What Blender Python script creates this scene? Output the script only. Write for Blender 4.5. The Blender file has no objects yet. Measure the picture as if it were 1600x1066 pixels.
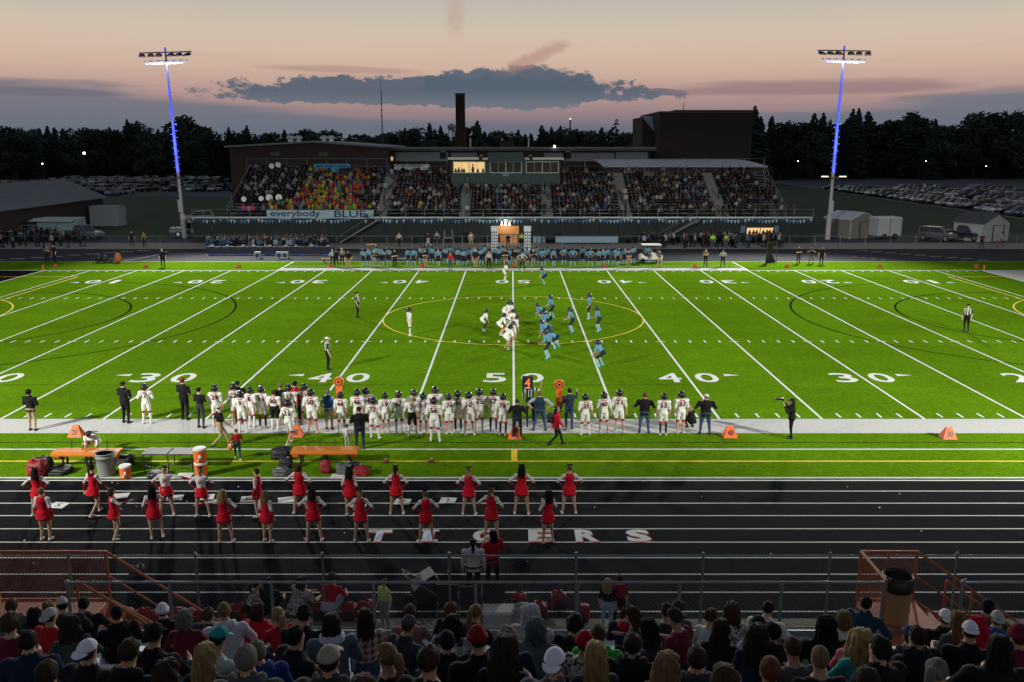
import bpy, bmesh, math, random
import numpy as np
from mathutils import Vector, Matrix, kdtree, noise
R = math.radians
random.seed(7)
scene = bpy.context.scene
COL = scene.collection

# ---------------------------------------------------------------- camera
CAM_X, CAM_Y, CAM_Z, PITCH, FPX = -0.09, -38.5, 11.9, R(12.23), 1409.0
cam = bpy.data.cameras.new('camera')
cam.sensor_width = 36.0
cam.lens = FPX / 1600 * 36
cam.clip_start = 0.1
cam.clip_end = 4000
cam_o = bpy.data.objects.new('camera', cam)
COL.objects.link(cam_o)
cam_o.location = (CAM_X, CAM_Y, CAM_Z)
cam_o.rotation_euler = (math.pi / 2 - PITCH, 0, 0)
scene.camera = cam_o
scene.view_settings.view_transform = 'Standard'
scene.view_settings.look = 'None'
scene.view_settings.exposure = 0.0
scene.view_settings.gamma = 1.0
scene.view_settings.use_curve_mapping = False
scene.cycles.use_denoising = True
scene.cycles.max_bounces = 5
scene.cycles.diffuse_bounces = 2
scene.cycles.glossy_bounces = 2
scene.cycles.transmission_bounces = 2
scene.cycles.transparent_max_bounces = 6
scene.cycles.sample_clamp_indirect = 4.0

def lin(c):
    return tuple(((x / 255 + 0.055) / 1.055) ** 2.4 if x > 10 else x / 255 / 12.92 for x in c)

# ---------------------------------------------------------------- dusk sky
SKY_FILL = 1.0
world = bpy.data.worlds.new('World')
scene.world = world
world.use_nodes = True
nt = world.node_tree
nt.nodes.clear()
def N(kind, **kw):
    n = nt.nodes.new(kind)
    for k, v in kw.items():
        setattr(n, k, v)
    return n
def MA(op, a, b=None, c=None, clamp=False):
    n = N('ShaderNodeMath', operation=op, use_clamp=clamp)
    for i, v in enumerate((a, b, c)):
        if v is None:
            continue
        if isinstance(v, (int, float)):
            n.inputs[i].default_value = v
        else:
            nt.links.new(v, n.inputs[i])
    return n.outputs[0]
def SMOOTH(v, lo, hi):
    n = N('ShaderNodeMapRange', interpolation_type='SMOOTHSTEP')
    nt.links.new(v, n.inputs[0])
    n.inputs[1].default_value = lo
    n.inputs[2].default_value = hi
    return n.outputs[0]
def MIXC(f, a, b):
    n = N('ShaderNodeMix', data_type='RGBA')
    nt.links.new(f, n.inputs[0])
    for i, v in ((6, a), (7, b)):
        if isinstance(v, tuple):
            n.inputs[i].default_value = (*v, 1)
        else:
            nt.links.new(v, n.inputs[i])
    return n.outputs[2]
tc = N('ShaderNodeTexCoord')
sep = N('ShaderNodeSeparateXYZ')
nt.links.new(tc.outputs['Generated'], sep.inputs[0])
DX, DY, DZ = sep.outputs
EL = MA('MULTIPLY', MA('ARCSINE', DZ), 57.2958)
AZ = MA('MULTIPLY', MA('ARCTAN2', DX, DY), 57.2958)
ramp = N('ShaderNodeValToRGB')
mr = N('ShaderNodeMapRange', interpolation_type='LINEAR')
nt.links.new(EL, mr.inputs[0])
mr.inputs[1].default_value, mr.inputs[2].default_value = 0.0, 90.0
nt.links.new(MA('POWER', mr.outputs[0], 0.4), ramp.inputs[0])
stops = [(0.0, (88, 102, 118)), (1.0, (106, 108, 122)), (1.9, (146, 128, 133)), (2.7, (172, 143, 140)), (3.6, (192, 160, 150)),
         (4.6, (206, 177, 159)), (5.6, (210, 187, 168)), (6.8, (206, 190, 172)), (8.6, (190, 184, 174)), (13, (156, 156, 152)),
         (28, (108, 117, 130)), (90, (80, 92, 114))]
while len(ramp.color_ramp.elements) < len(stops):
    ramp.color_ramp.elements.new(0.5)
for e, (el, c) in zip(ramp.color_ramp.elements, stops):
    e.position = (el / 90) ** 0.4
    e.color = (*lin(c), 1)
cmb = N('ShaderNodeCombineXYZ')
nt.links.new(AZ, cmb.inputs[0]); nt.links.new(EL, cmb.inputs[1])
def NOISE(sx, sy, detail=6, rough=0.6, off=0.0):
    m = N('ShaderNodeMapping')
    nt.links.new(cmb.outputs[0], m.inputs[0])
    m.inputs['Scale'].default_value = (sx, sy, 1)
    m.inputs['Location'].default_value = (off, off * 0.7, off * 1.3)
    t = N('ShaderNodeTexNoise')
    t.inputs['Scale'].default_value = 1.0
    t.inputs['Detail'].default_value = detail
    t.inputs['Roughness'].default_value = rough
    nt.links.new(m.outputs[0], t.inputs['Vector'])
    return MA('SUBTRACT', t.outputs['Fac'], 0.5)
sky = ramp.outputs[0]
world.cycles.sampling_method = 'MANUAL'
world.cycles.sample_map_resolution = 256
LUMPS = NOISE(0.8, 1.35, 7, 0.66, 2.0)
STREAKS = NOISE(0.12, 1.3, 3, 0.55, 3.0)
# soft warm/cool streaks through the whole dusk sky
st = SMOOTH(STREAKS, 0.02, 0.30)
lowmask = SMOOTH(EL, 6.5, 2.5)
sky = MIXC(MA('MULTIPLY', MA('MULTIPLY', st, lowmask), 0.62), sky, lin((138, 118, 124)))
# blue-grey haze bank along the horizon, higher to both sides
bt = MA('ADD', 1.15, MA('MULTIPLY', MA('MINIMUM', MA('POWER', MA('DIVIDE', MA('ABSOLUTE', MA('SUBTRACT', AZ, 3.0)), 22.0), 1.6), 1.4), 1.55))
bt = MA('ADD', bt, MA('MULTIPLY', STREAKS, 1.5))
bank = SMOOTH(MA('SUBTRACT', bt, EL), -0.35, 0.5)
sky = MIXC(MA('MULTIPLY', bank, 0.8), sky, lin((102, 113, 127)))
def cloud(az, el, ra, ru, rd, col, amp, soft, dens=1.0, tilt=0.0, sx=0.55, sy=1.3, off=0.0, under=None):
    global sky
    a = MA('SUBTRACT', AZ, az)
    e = MA('SUBTRACT', MA('SUBTRACT', EL, el), MA('MULTIPLY', a, tilt))
    up = MA('DIVIDE', MA('MAXIMUM', e, 0.0), ru)
    dn = MA('DIVIDE', MA('MINIMUM', e, 0.0), rd)
    v = MA('ADD', up, dn)
    d = MA('SQRT', MA('ADD', MA('POWER', MA('ABSOLUTE', MA('DIVIDE', a, ra)), 2.6), MA('MULTIPLY', v, v)))
    d = MA('ADD', d, MA('MULTIPLY', LUMPS if sx > 0.5 else STREAKS, amp))
    m = SMOOTH(d, 1.0 + soft, 1.0 - soft)
    c = col
    if under is not None:
        c = MIXC(SMOOTH(e, 0.5, -0.7), col, under)
    sky = MIXC(MA('MULTIPLY', m, dens), sky, c)
cloud(-4.7, 2.95, 13.4, 1.15, 0.5, lin((82, 97, 113)), 1.5, 0.09, 0.95, 0.0, 0.75, 1.2, 2.0, lin((104, 113, 125)))
cloud(-0.3, 3.1, 5.6, 1.55, 0.95, lin((82, 97, 113)), 1.3, 0.09, 0.95, 0.0, 0.85, 1.3, 5.0, lin((104, 113, 125)))
cloud(9.2, 3.15, 1.6, 0.25, 0.2, lin((98, 104, 118)), 1.3, 0.2, 0.9, -0.05, 0.9, 2.2, 1.0)
cloud(1.5, 5.3, 1.9, 0.4, 0.4, lin((176, 133, 124)), 2.6, 0.6, 0.6, 0.42, 0.8, 1.5, 4.0)
cloud(-3.4, 7.7, 0.5, 1.1, 1.1, lin((182, 140, 128)), 2.6, 0.7, 0.3, 0.0, 0.9, 1.0, 8.0)
cloud(-27.5, 2.9, 4.5, 0.22, 0.2, lin((112, 108, 120)), 1.2, 0.3, 0.8, -0.01, 0.4, 2.0, 6.0)
cloud(-10.5, 4.45, 4.5, 0.2, 0.2, lin((168, 138, 130)), 1.4, 0.4, 0.6, -0.02, 0.4, 2.0, 7.0)
cloud(17.5, 3.2, 7.5, 0.5, 0.3, lin((140, 116, 121)), 1.3, 0.45, 0.7, 0.0, 0.3, 1.4, 11.0)
# the sky away from the afterglow is darker
glow = SMOOTH(DY, -0.9, 0.75)
fade = MA('ADD', 0.60, MA('MULTIPLY', glow, 0.40))
bg = N('ShaderNodeBackground')
nt.links.new(sky, bg.inputs[0])
nt.links.new(MA('MULTIPLY', fade, SKY_FILL), bg.inputs[1])
nis = N('ShaderNodeTexSky')
nis.sky_type = 'NISHITA'
nis.sun_disc = False
nis.sun_elevation = R(-1.5)
nis.sun_rotation = R(-8)
bg2 = N('ShaderNodeBackground')
nt.links.new(nis.outputs[0], bg2.inputs[0])
bg2.inputs[1].default_value = 0.004
add = N('ShaderNodeAddShader')
nt.links.new(bg.outputs[0], add.inputs[0]); nt.links.new(bg2.outputs[0], add.inputs[1])
wo = N('ShaderNodeOutputWorld')
nt.links.new(add.outputs[0], wo.inputs[0])

# stadium lighting (lamps live on the four light towers built further down)
FLOOD_NEAR, FLOOD_FAR = 152000.0, 150000.0
FLOOD_COL = (1.0, 0.97, 0.88)

# ---------------------------------------------------------------- helpers
def ground_at(px, py, z=0.0):
    """where the sight line through a spot of the 1600x1066 photograph meets height z"""
    u, v = (px - 800) / FPX, (py - 533) / FPX
    d = Vector((u, math.cos(PITCH) - v * math.sin(PITCH), -math.sin(PITCH) - v * math.cos(PITCH)))
    t = (z - CAM_Z) / d.z
    return Vector((CAM_X + d.x * t, CAM_Y + d.y * t, z))
def plane_at(px, py, Y):
    u, v = (px - 800) / FPX, (py - 533) / FPX
    d = Vector((u, math.cos(PITCH) - v * math.sin(PITCH), -math.sin(PITCH) - v * math.cos(PITCH)))
    t = (Y - CAM_Y) / d.y
    return Vector((CAM_X + d.x * t, Y, CAM_Z + d.z * t))

MATS = {}
def mat(name, color, rough=0.7, metal=0.0, var=0.12, scale=8.0, bump=0.0, bscale=None, emit=None, estr=1.0, spec=0.4, stretch=None, color2=None, bdist=0.02):
    if name in MATS:
        return MATS[name]
    m = bpy.data.materials.new(name)
    m.use_nodes = True
    t = m.node_tree
    b = t.nodes['Principled BSDF']
    b.inputs['Roughness'].default_value = rough
    b.inputs['Metallic'].default_value = metal
    b.inputs['Specular IOR Level'].default_value = spec
    co = t.nodes.new('ShaderNodeTexCoord')
    mp = t.nodes.new('ShaderNodeMapping')
    t.links.new(co.outputs['Object'], mp.inputs[0])
    if stretch:
        mp.inputs['Scale'].default_value = stretch
    nz = t.nodes.new('ShaderNodeTexNoise')
    nz.inputs['Scale'].default_value = scale
    nz.inputs['Detail'].default_value = 5
    t.links.new(mp.outputs[0], nz.inputs['Vector'])
    mx = t.nodes.new('ShaderNodeMix'); mx.data_type = 'RGBA'
    t.links.new(nz.outputs['Fac'], mx.inputs[0])
    c2 = color2 or tuple(min(1, c * (1 + var)) for c in color)
    c1 = color if color2 else tuple(c * (1 - var) for c in color)
    mx.inputs[6].default_value = (*c1, 1)
    mx.inputs[7].default_value = (*c2, 1)
    t.links.new(mx.outputs[2], b.inputs['Base Color'])
    if bump:
        n2 = t.nodes.new('ShaderNodeTexNoise')
        n2.inputs['Scale'].default_value = bscale or scale * 3
        n2.inputs['Detail'].default_value = 4
        t.links.new(mp.outputs[0], n2.inputs['Vector'])
        bp = t.nodes.new('ShaderNodeBump')
        bp.inputs['Strength'].default_value = bump
        bp.inputs['Distance'].default_value = bdist
        t.links.new(n2.outputs['Fac'], bp.inputs['Height'])
        t.links.new(bp.outputs[0], b.inputs['Normal'])
    if emit:
        b.inputs['Emission Color'].default_value = (*emit, 1)
        b.inputs['Emission Strength'].default_value = estr
    MATS[name] = m
    return m

class MB:
    """collects shapes, links them as one mesh object"""
    def __init__(self):
        self.v, self.f, self.m = [], [], []
    def add(self, vs, fs, mi=0):
        o = len(self.v)
        self.v += [tuple(v) for v in vs]
        self.f += [tuple(i + o for i in f) for f in fs]
        self.m += [mi] * len(fs)
        return self
    def box(self, x0, x1, y0, y1, z0, z1, mi=0):
        return self.add([(x0, y0, z0), (x1, y0, z0), (x1, y1, z0), (x0, y1, z0), (x0, y0, z1), (x1, y0, z1), (x1, y1, z1), (x0, y1, z1)],
                        [(0, 3, 2, 1), (4, 5, 6, 7), (0, 1, 5, 4), (1, 2, 6, 5), (2, 3, 7, 6), (3, 0, 4, 7)], mi)
    def quad(self, a, b, c, d, mi=0):
        return self.add([a, b, c, d], [(0, 1, 2, 3)], mi)
    def sheet(self, x0, x1, y0, y1, z, mi=0):
        return self.quad((x0, y0, z), (x1, y0, z), (x1, y1, z), (x0, y1, z), mi)
    def tube(self, a, b, ra, rb=None, n=8, mi=0, cap=True):
        a, b = Vector(a), Vector(b)
        rb = ra if rb is None else rb
        d = (b - a).normalized()
        p = d.orthogonal().normalized()
        q = d.cross(p)
        vs = [c + (p * math.cos(2 * math.pi * i / n) + q * math.sin(2 * math.pi * i / n)) * r for c, r in ((a, ra), (b, rb)) for i in range(n)]
        fs = [(i, (i + 1) % n, n + (i + 1) % n, n + i) for i in range(n)]
        if cap:
            fs += [tuple(reversed(range(n))), tuple(range(n, 2 * n))]
        return self.add(vs, fs, mi)
    def path(self, pts, r, n=6, mi=0):
        for a, b in zip(pts, pts[1:]):
            self.tube(a, b, r, r, n, mi)
        return self
    def lathe(self, prof, c=(0, 0, 0), n=16, mi=0, sx=1, sy=1):
        vs, fs = [], []
        for r, z in prof:
            vs += [(c[0] + sx * r * math.cos(2 * math.pi * i / n), c[1] + sy * r * math.sin(2 * math.pi * i / n), c[2] + z) for i in range(n)]
        for k in range(len(prof) - 1):
            fs += [(k * n + i, k * n + (i + 1) % n, (k + 1) * n + (i + 1) % n, (k + 1) * n + i) for i in range(n)]
        fs += [tuple(reversed(range(n))), tuple(range((len(prof) - 1) * n, len(prof) * n))]
        return self.add(vs, fs, mi)
    def prism(self, pts, d0, d1, axis='y', mi=0):
        """polygon in (x,z) (axis y), (y,z) (axis x) or (x,y) (axis z) pushed from d0 to d1"""
        f = {'y': lambda p, d: (p[0], d, p[1]), 'x': lambda p, d: (d, p[0], p[1]), 'z': lambda p, d: (p[0], p[1], d)}[axis]
        n = len(pts)
        vs = [f(p, d0) for p in pts] + [f(p, d1) for p in pts]
        fs = [tuple(range(n)), tuple(reversed(range(n, 2 * n)))] + [(i, n + i, n + (i + 1) % n, (i + 1) % n) for i in range(n)]
        return self.add(vs, fs, mi)
    def ball(self, c, rx, ry=None, rz=None, n=10, k=6, mi=0):
        ry = rx if ry is None else ry
        rz = rx if rz is None else rz
        prof = [(math.sin(math.pi * (j + 0.001) / k), -math.cos(math.pi * j / k)) for j in range(k + 1)]
        vs, fs = [], []
        for r, z in prof:
            vs += [(c[0] + rx * r * math.cos(2 * math.pi * i / n), c[1] + ry * r * math.sin(2 * math.pi * i / n), c[2] + rz * z) for i in range(n)]
        for j in range(k):
            fs += [(j * n + i, j * n + (i + 1) % n, (j + 1) * n + (i + 1) % n, (j + 1) * n + i) for i in range(n)]
        return self.add(vs, fs, mi)
    def mesh(self, name, mats, smooth=False):
        me = bpy.data.meshes.new(name)
        me.from_pydata(self.v, [], self.f)
        for m in (mats if isinstance(mats, (list, tuple)) else [mats]):
            me.materials.append(m)
        me.polygons.foreach_set('material_index', self.m)
        if smooth:
            me.polygons.foreach_set('use_smooth', [True] * len(self.f))
        me.validate()
        bm = bmesh.new(); bm.from_mesh(me)
        bmesh.ops.recalc_face_normals(bm, faces=bm.faces)
        bm.to_mesh(me); bm.free()
        return me
    def build(self, name, mats, parent=None, smooth=False):
        return place(name, self.mesh(name, mats, smooth), parent)

def place(name, me, parent=None, loc=None, rz=0.0):
    o = bpy.data.objects.new(name, me)
    COL.objects.link(o)
    if parent is not None:
        o.parent = parent
    if loc is not None:
        o.location = loc
    if rz:
        o.rotation_euler = (0, 0, rz)
    return o
def tag(o, label=None, cat=None, group=None, kind=None):
    for k, v in (('label', label), ('category', cat), ('group', group), ('kind', kind)):
        if v:
            o[k] = v
    return o
def empty(name, loc=(0, 0, 0), rz=0.0):
    return place(name, None, None, loc, rz)
def copy_tree(o, parent=None):
    c = o.copy()
    COL.objects.link(c)
    c.parent = parent
    for ch in o.children:
        copy_tree(ch, c)
    return c
ONES = ['', 'first', 'second', 'third', 'fourth', 'fifth', 'sixth', 'seventh', 'eighth', 'ninth', 'tenth', 'eleventh', 'twelfth', 'thirteenth',
        'fourteenth', 'fifteenth', 'sixteenth', 'seventeenth', 'eighteenth', 'nineteenth']
TENS = ['', '', 'twent', 'thirt', 'fort', 'fift', 'sixt', 'sevent', 'eight', 'ninet']
def nth(n):
    if n < 20:
        return ONES[n]
    return TENS[n // 10] + 'ieth' if n % 10 == 0 else TENS[n // 10] + 'y-' + ONES[n % 10]

TEXT_CACHE = {}
def text_mesh(s, w=None, h=1.0, bold=0.0, depth=0.0):
    """flat lettering in the xy plane, centred, fitted to w by h"""
    key = (s, w, h, bold, depth)
    if key in TEXT_CACHE:
        return TEXT_CACHE[key]
    cu = bpy.data.curves.new('lettering', 'FONT')
    cu.body = s
    cu.align_x = 'CENTER'
    cu.offset = bold
    cu.extrude = depth
    cu.resolution_u = 3
    o = bpy.data.objects.new('lettering', cu)
    COL.objects.link(o)
    dg = bpy.context.evaluated_depsgraph_get()
    me = bpy.data.meshes.new_from_object(o.evaluated_get(dg))
    bpy.data.objects.remove(o)
    co = np.empty(len(me.vertices) * 3); me.vertices.foreach_get('co', co)
    co = co.reshape(-1, 3)
    lo, hi = co.min(0), co.max(0)
    sy = h / (hi[1] - lo[1])
    sx = w / (hi[0] - lo[0]) if w else sy
    co[:, 0] = (co[:, 0] - (lo[0] + hi[0]) / 2) * sx
    co[:, 1] = (co[:, 1] - (lo[1] + hi[1]) / 2) * sy
    me.vertices.foreach_set('co', co.ravel())
    me.materials.clear()
    TEXT_CACHE[key] = me
    return me
def lettering(name, s, m, parent, loc, rot=(0, 0, 0), w=None, h=1.0, bold=0.0, depth=0.0):
    me = text_mesh(s, w, h, bold, depth).copy()
    me.materials.append(m)
    o = place(name, me, parent, loc)
    o.rotation_euler = rot
    return o

# ---------------------------------------------------------------- setting: ground, turf, track
m_turf = mat('turf', (0.092, 0.196, 0.0058), 0.95, var=0.16, scale=1.1, bump=0.5, bscale=60, spec=0.0)
def turf_detail(m):
    """short fibres: fine speckle and faint rolled bands on top of the broad mottling"""
    t = m.node_tree
    b = t.nodes['Principled BSDF']
    src = b.inputs['Base Color'].links[0].from_socket
    co = t.nodes.new('ShaderNodeTexCoord')
    mp = t.nodes.new('ShaderNodeMapping')
    mp.inputs['Scale'].default_value = (1.0, 2.2, 1)
    t.links.new(co.outputs['Object'], mp.inputs[0])
    out = src
    for sc, lo, hi in ((3.2, 0.78, 1.22), (11.0, 0.62, 1.38), (34.0, 0.5, 1.5), (0.12, 0.88, 1.12)):
        nz = t.nodes.new('ShaderNodeTexNoise'); nz.inputs['Scale'].default_value = sc; nz.inputs['Detail'].default_value = 4
        t.links.new(mp.outputs[0], nz.inputs['Vector'])
        mr = t.nodes.new('ShaderNodeMapRange')
        mr.inputs[1].default_value, mr.inputs[2].default_value, mr.inputs[3].default_value, mr.inputs[4].default_value = 0.3, 0.7, lo, hi
        t.links.new(nz.outputs['Fac'], mr.inputs[0])
        mul = t.nodes.new('ShaderNodeVectorMath'); mul.operation = 'SCALE'
        t.links.new(out, mul.inputs[0]); t.links.new(mr.outputs[0], mul.inputs['Scale'])
        out = mul.outputs[0]
    # turf rolls laid across the field in alternating pile direction, five yards wide
    sx = t.nodes.new('ShaderNodeSeparateXYZ'); t.links.new(co.outputs['Object'], sx.inputs[0])
    prev = sx.outputs[0]
    for op, v in (('MULTIPLY', 2 * math.pi / 9.144), ('SINE', None), ('MULTIPLY', 4.0)):
        q = t.nodes.new('ShaderNodeMath'); q.operation = op
        t.links.new(prev, q.inputs[0])
        if v is not None: q.inputs[1].default_value = v
        prev = q.outputs[0]
    mr = t.nodes.new('ShaderNodeMapRange')
    mr.inputs[1].default_value, mr.inputs[2].default_value, mr.inputs[3].default_value, mr.inputs[4].default_value = -1, 1, 0.955, 1.045
    t.links.new(prev, mr.inputs[0])
    mul = t.nodes.new('ShaderNodeVectorMath'); mul.operation = 'SCALE'
    t.links.new(out, mul.inputs[0]); t.links.new(mr.outputs[0], mul.inputs['Scale'])
    t.links.new(mul.outputs[0], b.inputs['Base Color'])
turf_detail(m_turf)
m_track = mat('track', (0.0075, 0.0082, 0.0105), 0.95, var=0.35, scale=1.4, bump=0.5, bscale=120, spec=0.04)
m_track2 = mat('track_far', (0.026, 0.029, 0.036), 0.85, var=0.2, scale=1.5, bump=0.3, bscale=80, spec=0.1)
m_asphalt = mat('asphalt', (0.055, 0.058, 0.066), 0.85, var=0.25, scale=0.35)
m_dirt = mat('far_ground', (0.03, 0.042, 0.02), 0.95, var=0.4, scale=0.05)
m_grass = mat('dark_grass', (0.025, 0.05, 0.012), 0.95, var=0.35, scale=0.3, bump=0.4, bscale=6)
m_conc = mat('concrete', (0.27, 0.25, 0.215), 0.9, var=0.18, scale=0.9)
m_gravel = mat('gravel', (0.21, 0.18, 0.13), 0.95, var=0.55, scale=22, bump=1.0, bscale=30)
m_white = mat('white_marking', (0.64, 0.66, 0.62), 0.85, var=0.14, scale=14, spec=0.1)
m_whiteband = mat('white_band', (0.46, 0.47, 0.46), 0.9, var=0.2, scale=5, bump=0.2, spec=0.1)
m_yellow = mat('yellow_marking', (0.72, 0.50, 0.015), 0.8, var=0.1, scale=14)
m_blackline = mat('black_marking', (0.010, 0.022, 0.006), 0.95, spec=0.0)
m_black = mat('black_turf', (0.012, 0.012, 0.014), 0.95, spec=0.0)
m_orange_line = mat('orange_marking', (0.6, 0.25, 0.12), 0.8)

tag(MB().sheet(-1800, 1800, -400, 2600, -0.05).build('ground', m_dirt), kind='structure')
tag(MB().sheet(-75, 75, -60, 112, -0.036).build('asphalt_yard', m_asphalt), kind='structure')
tag(MB().sheet(-160, -37.5, 80, 176, -0.03).build('grass_bank', m_grass), kind='structure')
tag(MB().sheet(37, 84.5, 88, 215, -0.03).build('grass_verge', m_grass), kind='structure')
tag(MB().sheet(84.6, 240, 90, 300, -0.026).build('parking_ground', m_asphalt), kind='structure')
tag(MB().sheet(-190, -60, 177, 330, -0.026).build('parking_yard', m_asphalt), kind='structure')
tag(MB().box(84.4, 84.9, 100, 290, -0.03, 0.12).build('kerb', m_conc), kind='structure')
turf = tag(MB().sheet(-74, 74, -7.33, 55.9, 0.0).build('turf_field', m_turf), kind='structure')
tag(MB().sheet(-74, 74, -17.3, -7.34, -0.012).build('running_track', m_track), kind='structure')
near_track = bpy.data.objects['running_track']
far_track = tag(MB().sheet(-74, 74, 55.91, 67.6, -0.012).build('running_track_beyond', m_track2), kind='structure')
tag(MB().sheet(-74, 74, 67.6, 74.4, -0.004).build('pavement', m_conc), kind='structure')
tag(MB().sheet(-74, 74, -24.5, -17.3, -0.008).build('gravel_strip', m_gravel), kind='structure')

def strip(name, x0, x1, y0, y1, m, parent, z=0.004):
    return MB().sheet(x0, x1, y0, y1, z).build(name, m, parent)
YD = 0.9144
FW = 48.77
for k in range(-10, 11):
    w = 0.06 if abs(k) < 10 else 0.09
    strip('yard_line', k * 5 * YD - w, k * 5 * YD + w, 0.0, FW, m_white, turf)
strip('sideline_band', -56, 56, -2.05, 0.0, m_whiteband, turf, 0.008)
strip('sideline_stripe', -56, -22.9, FW, FW + 0.22, m_white, turf, 0.008)
strip('sideline_stripe', 22.9, 56, FW, FW + 0.22, m_white, turf, 0.008)
strip('sideline_band', -22.9, 22.9, FW, FW + 1.8, m_whiteband, turf, 0.008)
strip('boundary_line', -23, 23, 52.1, 52.2, m_white, turf)
strip('boundary_line', -74, 74, 55.6, 55.72, m_white, turf)
strip('boundary_line', -74, 74, -4.15, -4.03, m_white, turf)
strip('boundary_line', -74, 74, -7.33, -7.2, m_white, turf)
strip('soccer_line', -56, 56, -5.55, -5.43, m_yellow, turf)
strip('soccer_line', -0.12, 0.12, -5.43, -4.15, m_yellow, turf)
strip('lacrosse_line', -60, 60, -3.28, -3.22, m_blackline, turf)
strip('lacrosse_line', -60, 9.1, 5.82, 5.87, m_blackline, turf, 0.003)
strip('lacrosse_line', -60, 60, 43.0, 43.05, m_blackline, turf, 0.002)
strip('end_zone', -55, -10 * 5 * YD - 0.1, 0.0, FW, m_black, turf, 0.003)
strip('end_zone', 10 * 5 * YD + 0.1, 55, 0.0, FW, m_whiteband, turf, 0.003)
for s in (-1, 1):
    MB().quad((s * 22.9, 55.5, .005), (s * 23.05, 55.5, .005), (s * 23.05, 49, .005), (s * 22.9, 49, .005)).build('restraint_line', m_white, turf)
tick = MB().sheet(-0.05, 0.05, -0.31, 0.31, 0).mesh('hash_mark', m_white)
tick2 = MB().sheet(-0.31, 0.31, -0.05, 0.05, 0).mesh('hash_cross', m_white)
for row, (yy, lim) in enumerate(((0.55, 24), (16.26, 38), (32.51, 46), (48.2, 49))):
    for k in range(-lim, lim + 1):
        if k % 5:
            place('hash_mark', tick, turf, (k * YD, yy, 0.0045))
        elif row in (1, 2):
            place('hash_cross', tick2, turf, (k * YD, yy, 0.0075))
def ring_line(name, cx, cy, r, a0, a1, w, m, n=72, z=0.0058):
    b = MB()
    for i in range(n):
        t0, t1 = R(a0 + (a1 - a0) * i / n), R(a0 + (a1 - a0) * (i + 1) / n)
        b.quad(*[(cx + q * math.cos(t), cy + q * math.sin(t), z) for q, t in ((r - w, t0), (r + w, t0), (r + w, t1), (r - w, t1))])
    return b.build(name, m, turf)
ring_line('centre_circle', 0, FW / 2, 9.15, 0, 360, 0.05, m_yellow, 120)
for s in (-1, 1):
    c = 180 if s > 0 else 0
    ring_line('penalty_arc', s * 45.9, FW / 2, 9.15, c - 53, c + 53, 0.06, m_yellow)
    strip('penalty_line', s * 40.35 - 0.06, s * 40.35 + 0.06, FW / 2 - 20.15, FW / 2 + 20.15, m_yellow, turf, 0.006)
    strip('penalty_line', min(s * 40.35, s * 54), max(s * 40.35, s * 54), FW / 2 + 20.1, FW / 2 + 20.22, m_yellow, turf, 0.006)
    ring_line('lacrosse_arc', s * 39.0, FW / 2, 11.0, c - 95, c + 95, 0.075, m_blackline, 72, 0.0036)
    ring_line('lacrosse_arc', s * 37.0, FW / 2, 16.6, c - 95, c + 95, 0.075, m_blackline, 72, 0.0036)
# yard numbers, read from both sidelines, with the arrow towards the nearer goal
for k in range(-4, 5):
    tens = str(5 - abs(k))
    for near in (True, False):
        yy = 7.32 if near else FW - 7.32
        rot = 0 if near else math.pi
        for j, ch in enumerate((tens, '0')):
            dx = (-0.98 if j == 0 else 0.98) * (1 if near else -1)
            lettering('yard_number', ch, m_white, turf, (k * 10 * YD + dx, yy, 0.0065), (0, 0, rot), 0.5 if ch == '1' else 1.2, 1.9, 0.012)
        if k:
            s = 1 if k > 0 else -1
            x0 = k * 10 * YD + s * 2.0
            b = MB().add([(x0, yy + 0.32, .0065), (x0, yy + 0.78, .0065), (x0 + s * 0.85, yy + 0.5, .0065)] if near else
                         [(x0, yy - 0.32, .0065), (x0, yy - 0.78, .0065), (x0 + s * 0.85, yy - 0.5, .0065)], [(0, 1, 2)])
            b.build('number_arrow', m_white, turf)
# track lanes and lettering
for d in (29.96, 28.86, 27.80, 26.76, 25.77, 24.70, 23.65, 22.59, 21.55):
    strip('lane_line', -74, 74, CAM_Y + d - 0.03, CAM_Y + d + 0.03, m_white, near_track, -0.008)
strip('lane_line', -74, 74, -7.55, -7.45, m_white, near_track, -0.008)
for k in range(9):
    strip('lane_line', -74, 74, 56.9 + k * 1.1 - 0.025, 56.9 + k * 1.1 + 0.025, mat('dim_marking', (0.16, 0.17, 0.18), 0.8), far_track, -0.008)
m_redpaint = mat('red_paint', (0.55, 0.06, 0.04), 0.7)
m_bluepaint = mat('blue_paint', (0.30, 0.38, 0.62), 0.7, var=0.2)
for ch, px in zip('TIGERS', (592, 669, 757, 844, 917, 997)):
    p = ground_at(px, 836.5)
    for nm, mm, dx, dy, dz in (('letter_shadow', m_redpaint, 0.03, -0.07, -0.0075), ('painted_letter', m_white, 0, 0, -0.004)):
        lettering(nm, ch, mm, near_track, (p.x + dx, p.y + dy, dz), (0, 0, 0), 0.34 if ch == 'I' else 0.74, 0.88, 0.045)
    if ch == 'I':
        for q in (-0.37, 0.37):
            MB().sheet(p.x - 0.32, p.x + 0.32, p.y + q - 0.07, p.y + q + 0.07, -0.0035).build('letter_serif', m_white, near_track)
    MB().quad((p.x - 0.09, p.y - 0.3, -.003), (p.x + 0.05, p.y - 0.3, -.003), (p.x + 0.13, p.y + 0.16, -.003), (p.x - 0.01, p.y + 0.16, -.003)).build('letter_stroke', m_bluepaint, near_track) if ch in 'TI' else None
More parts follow.
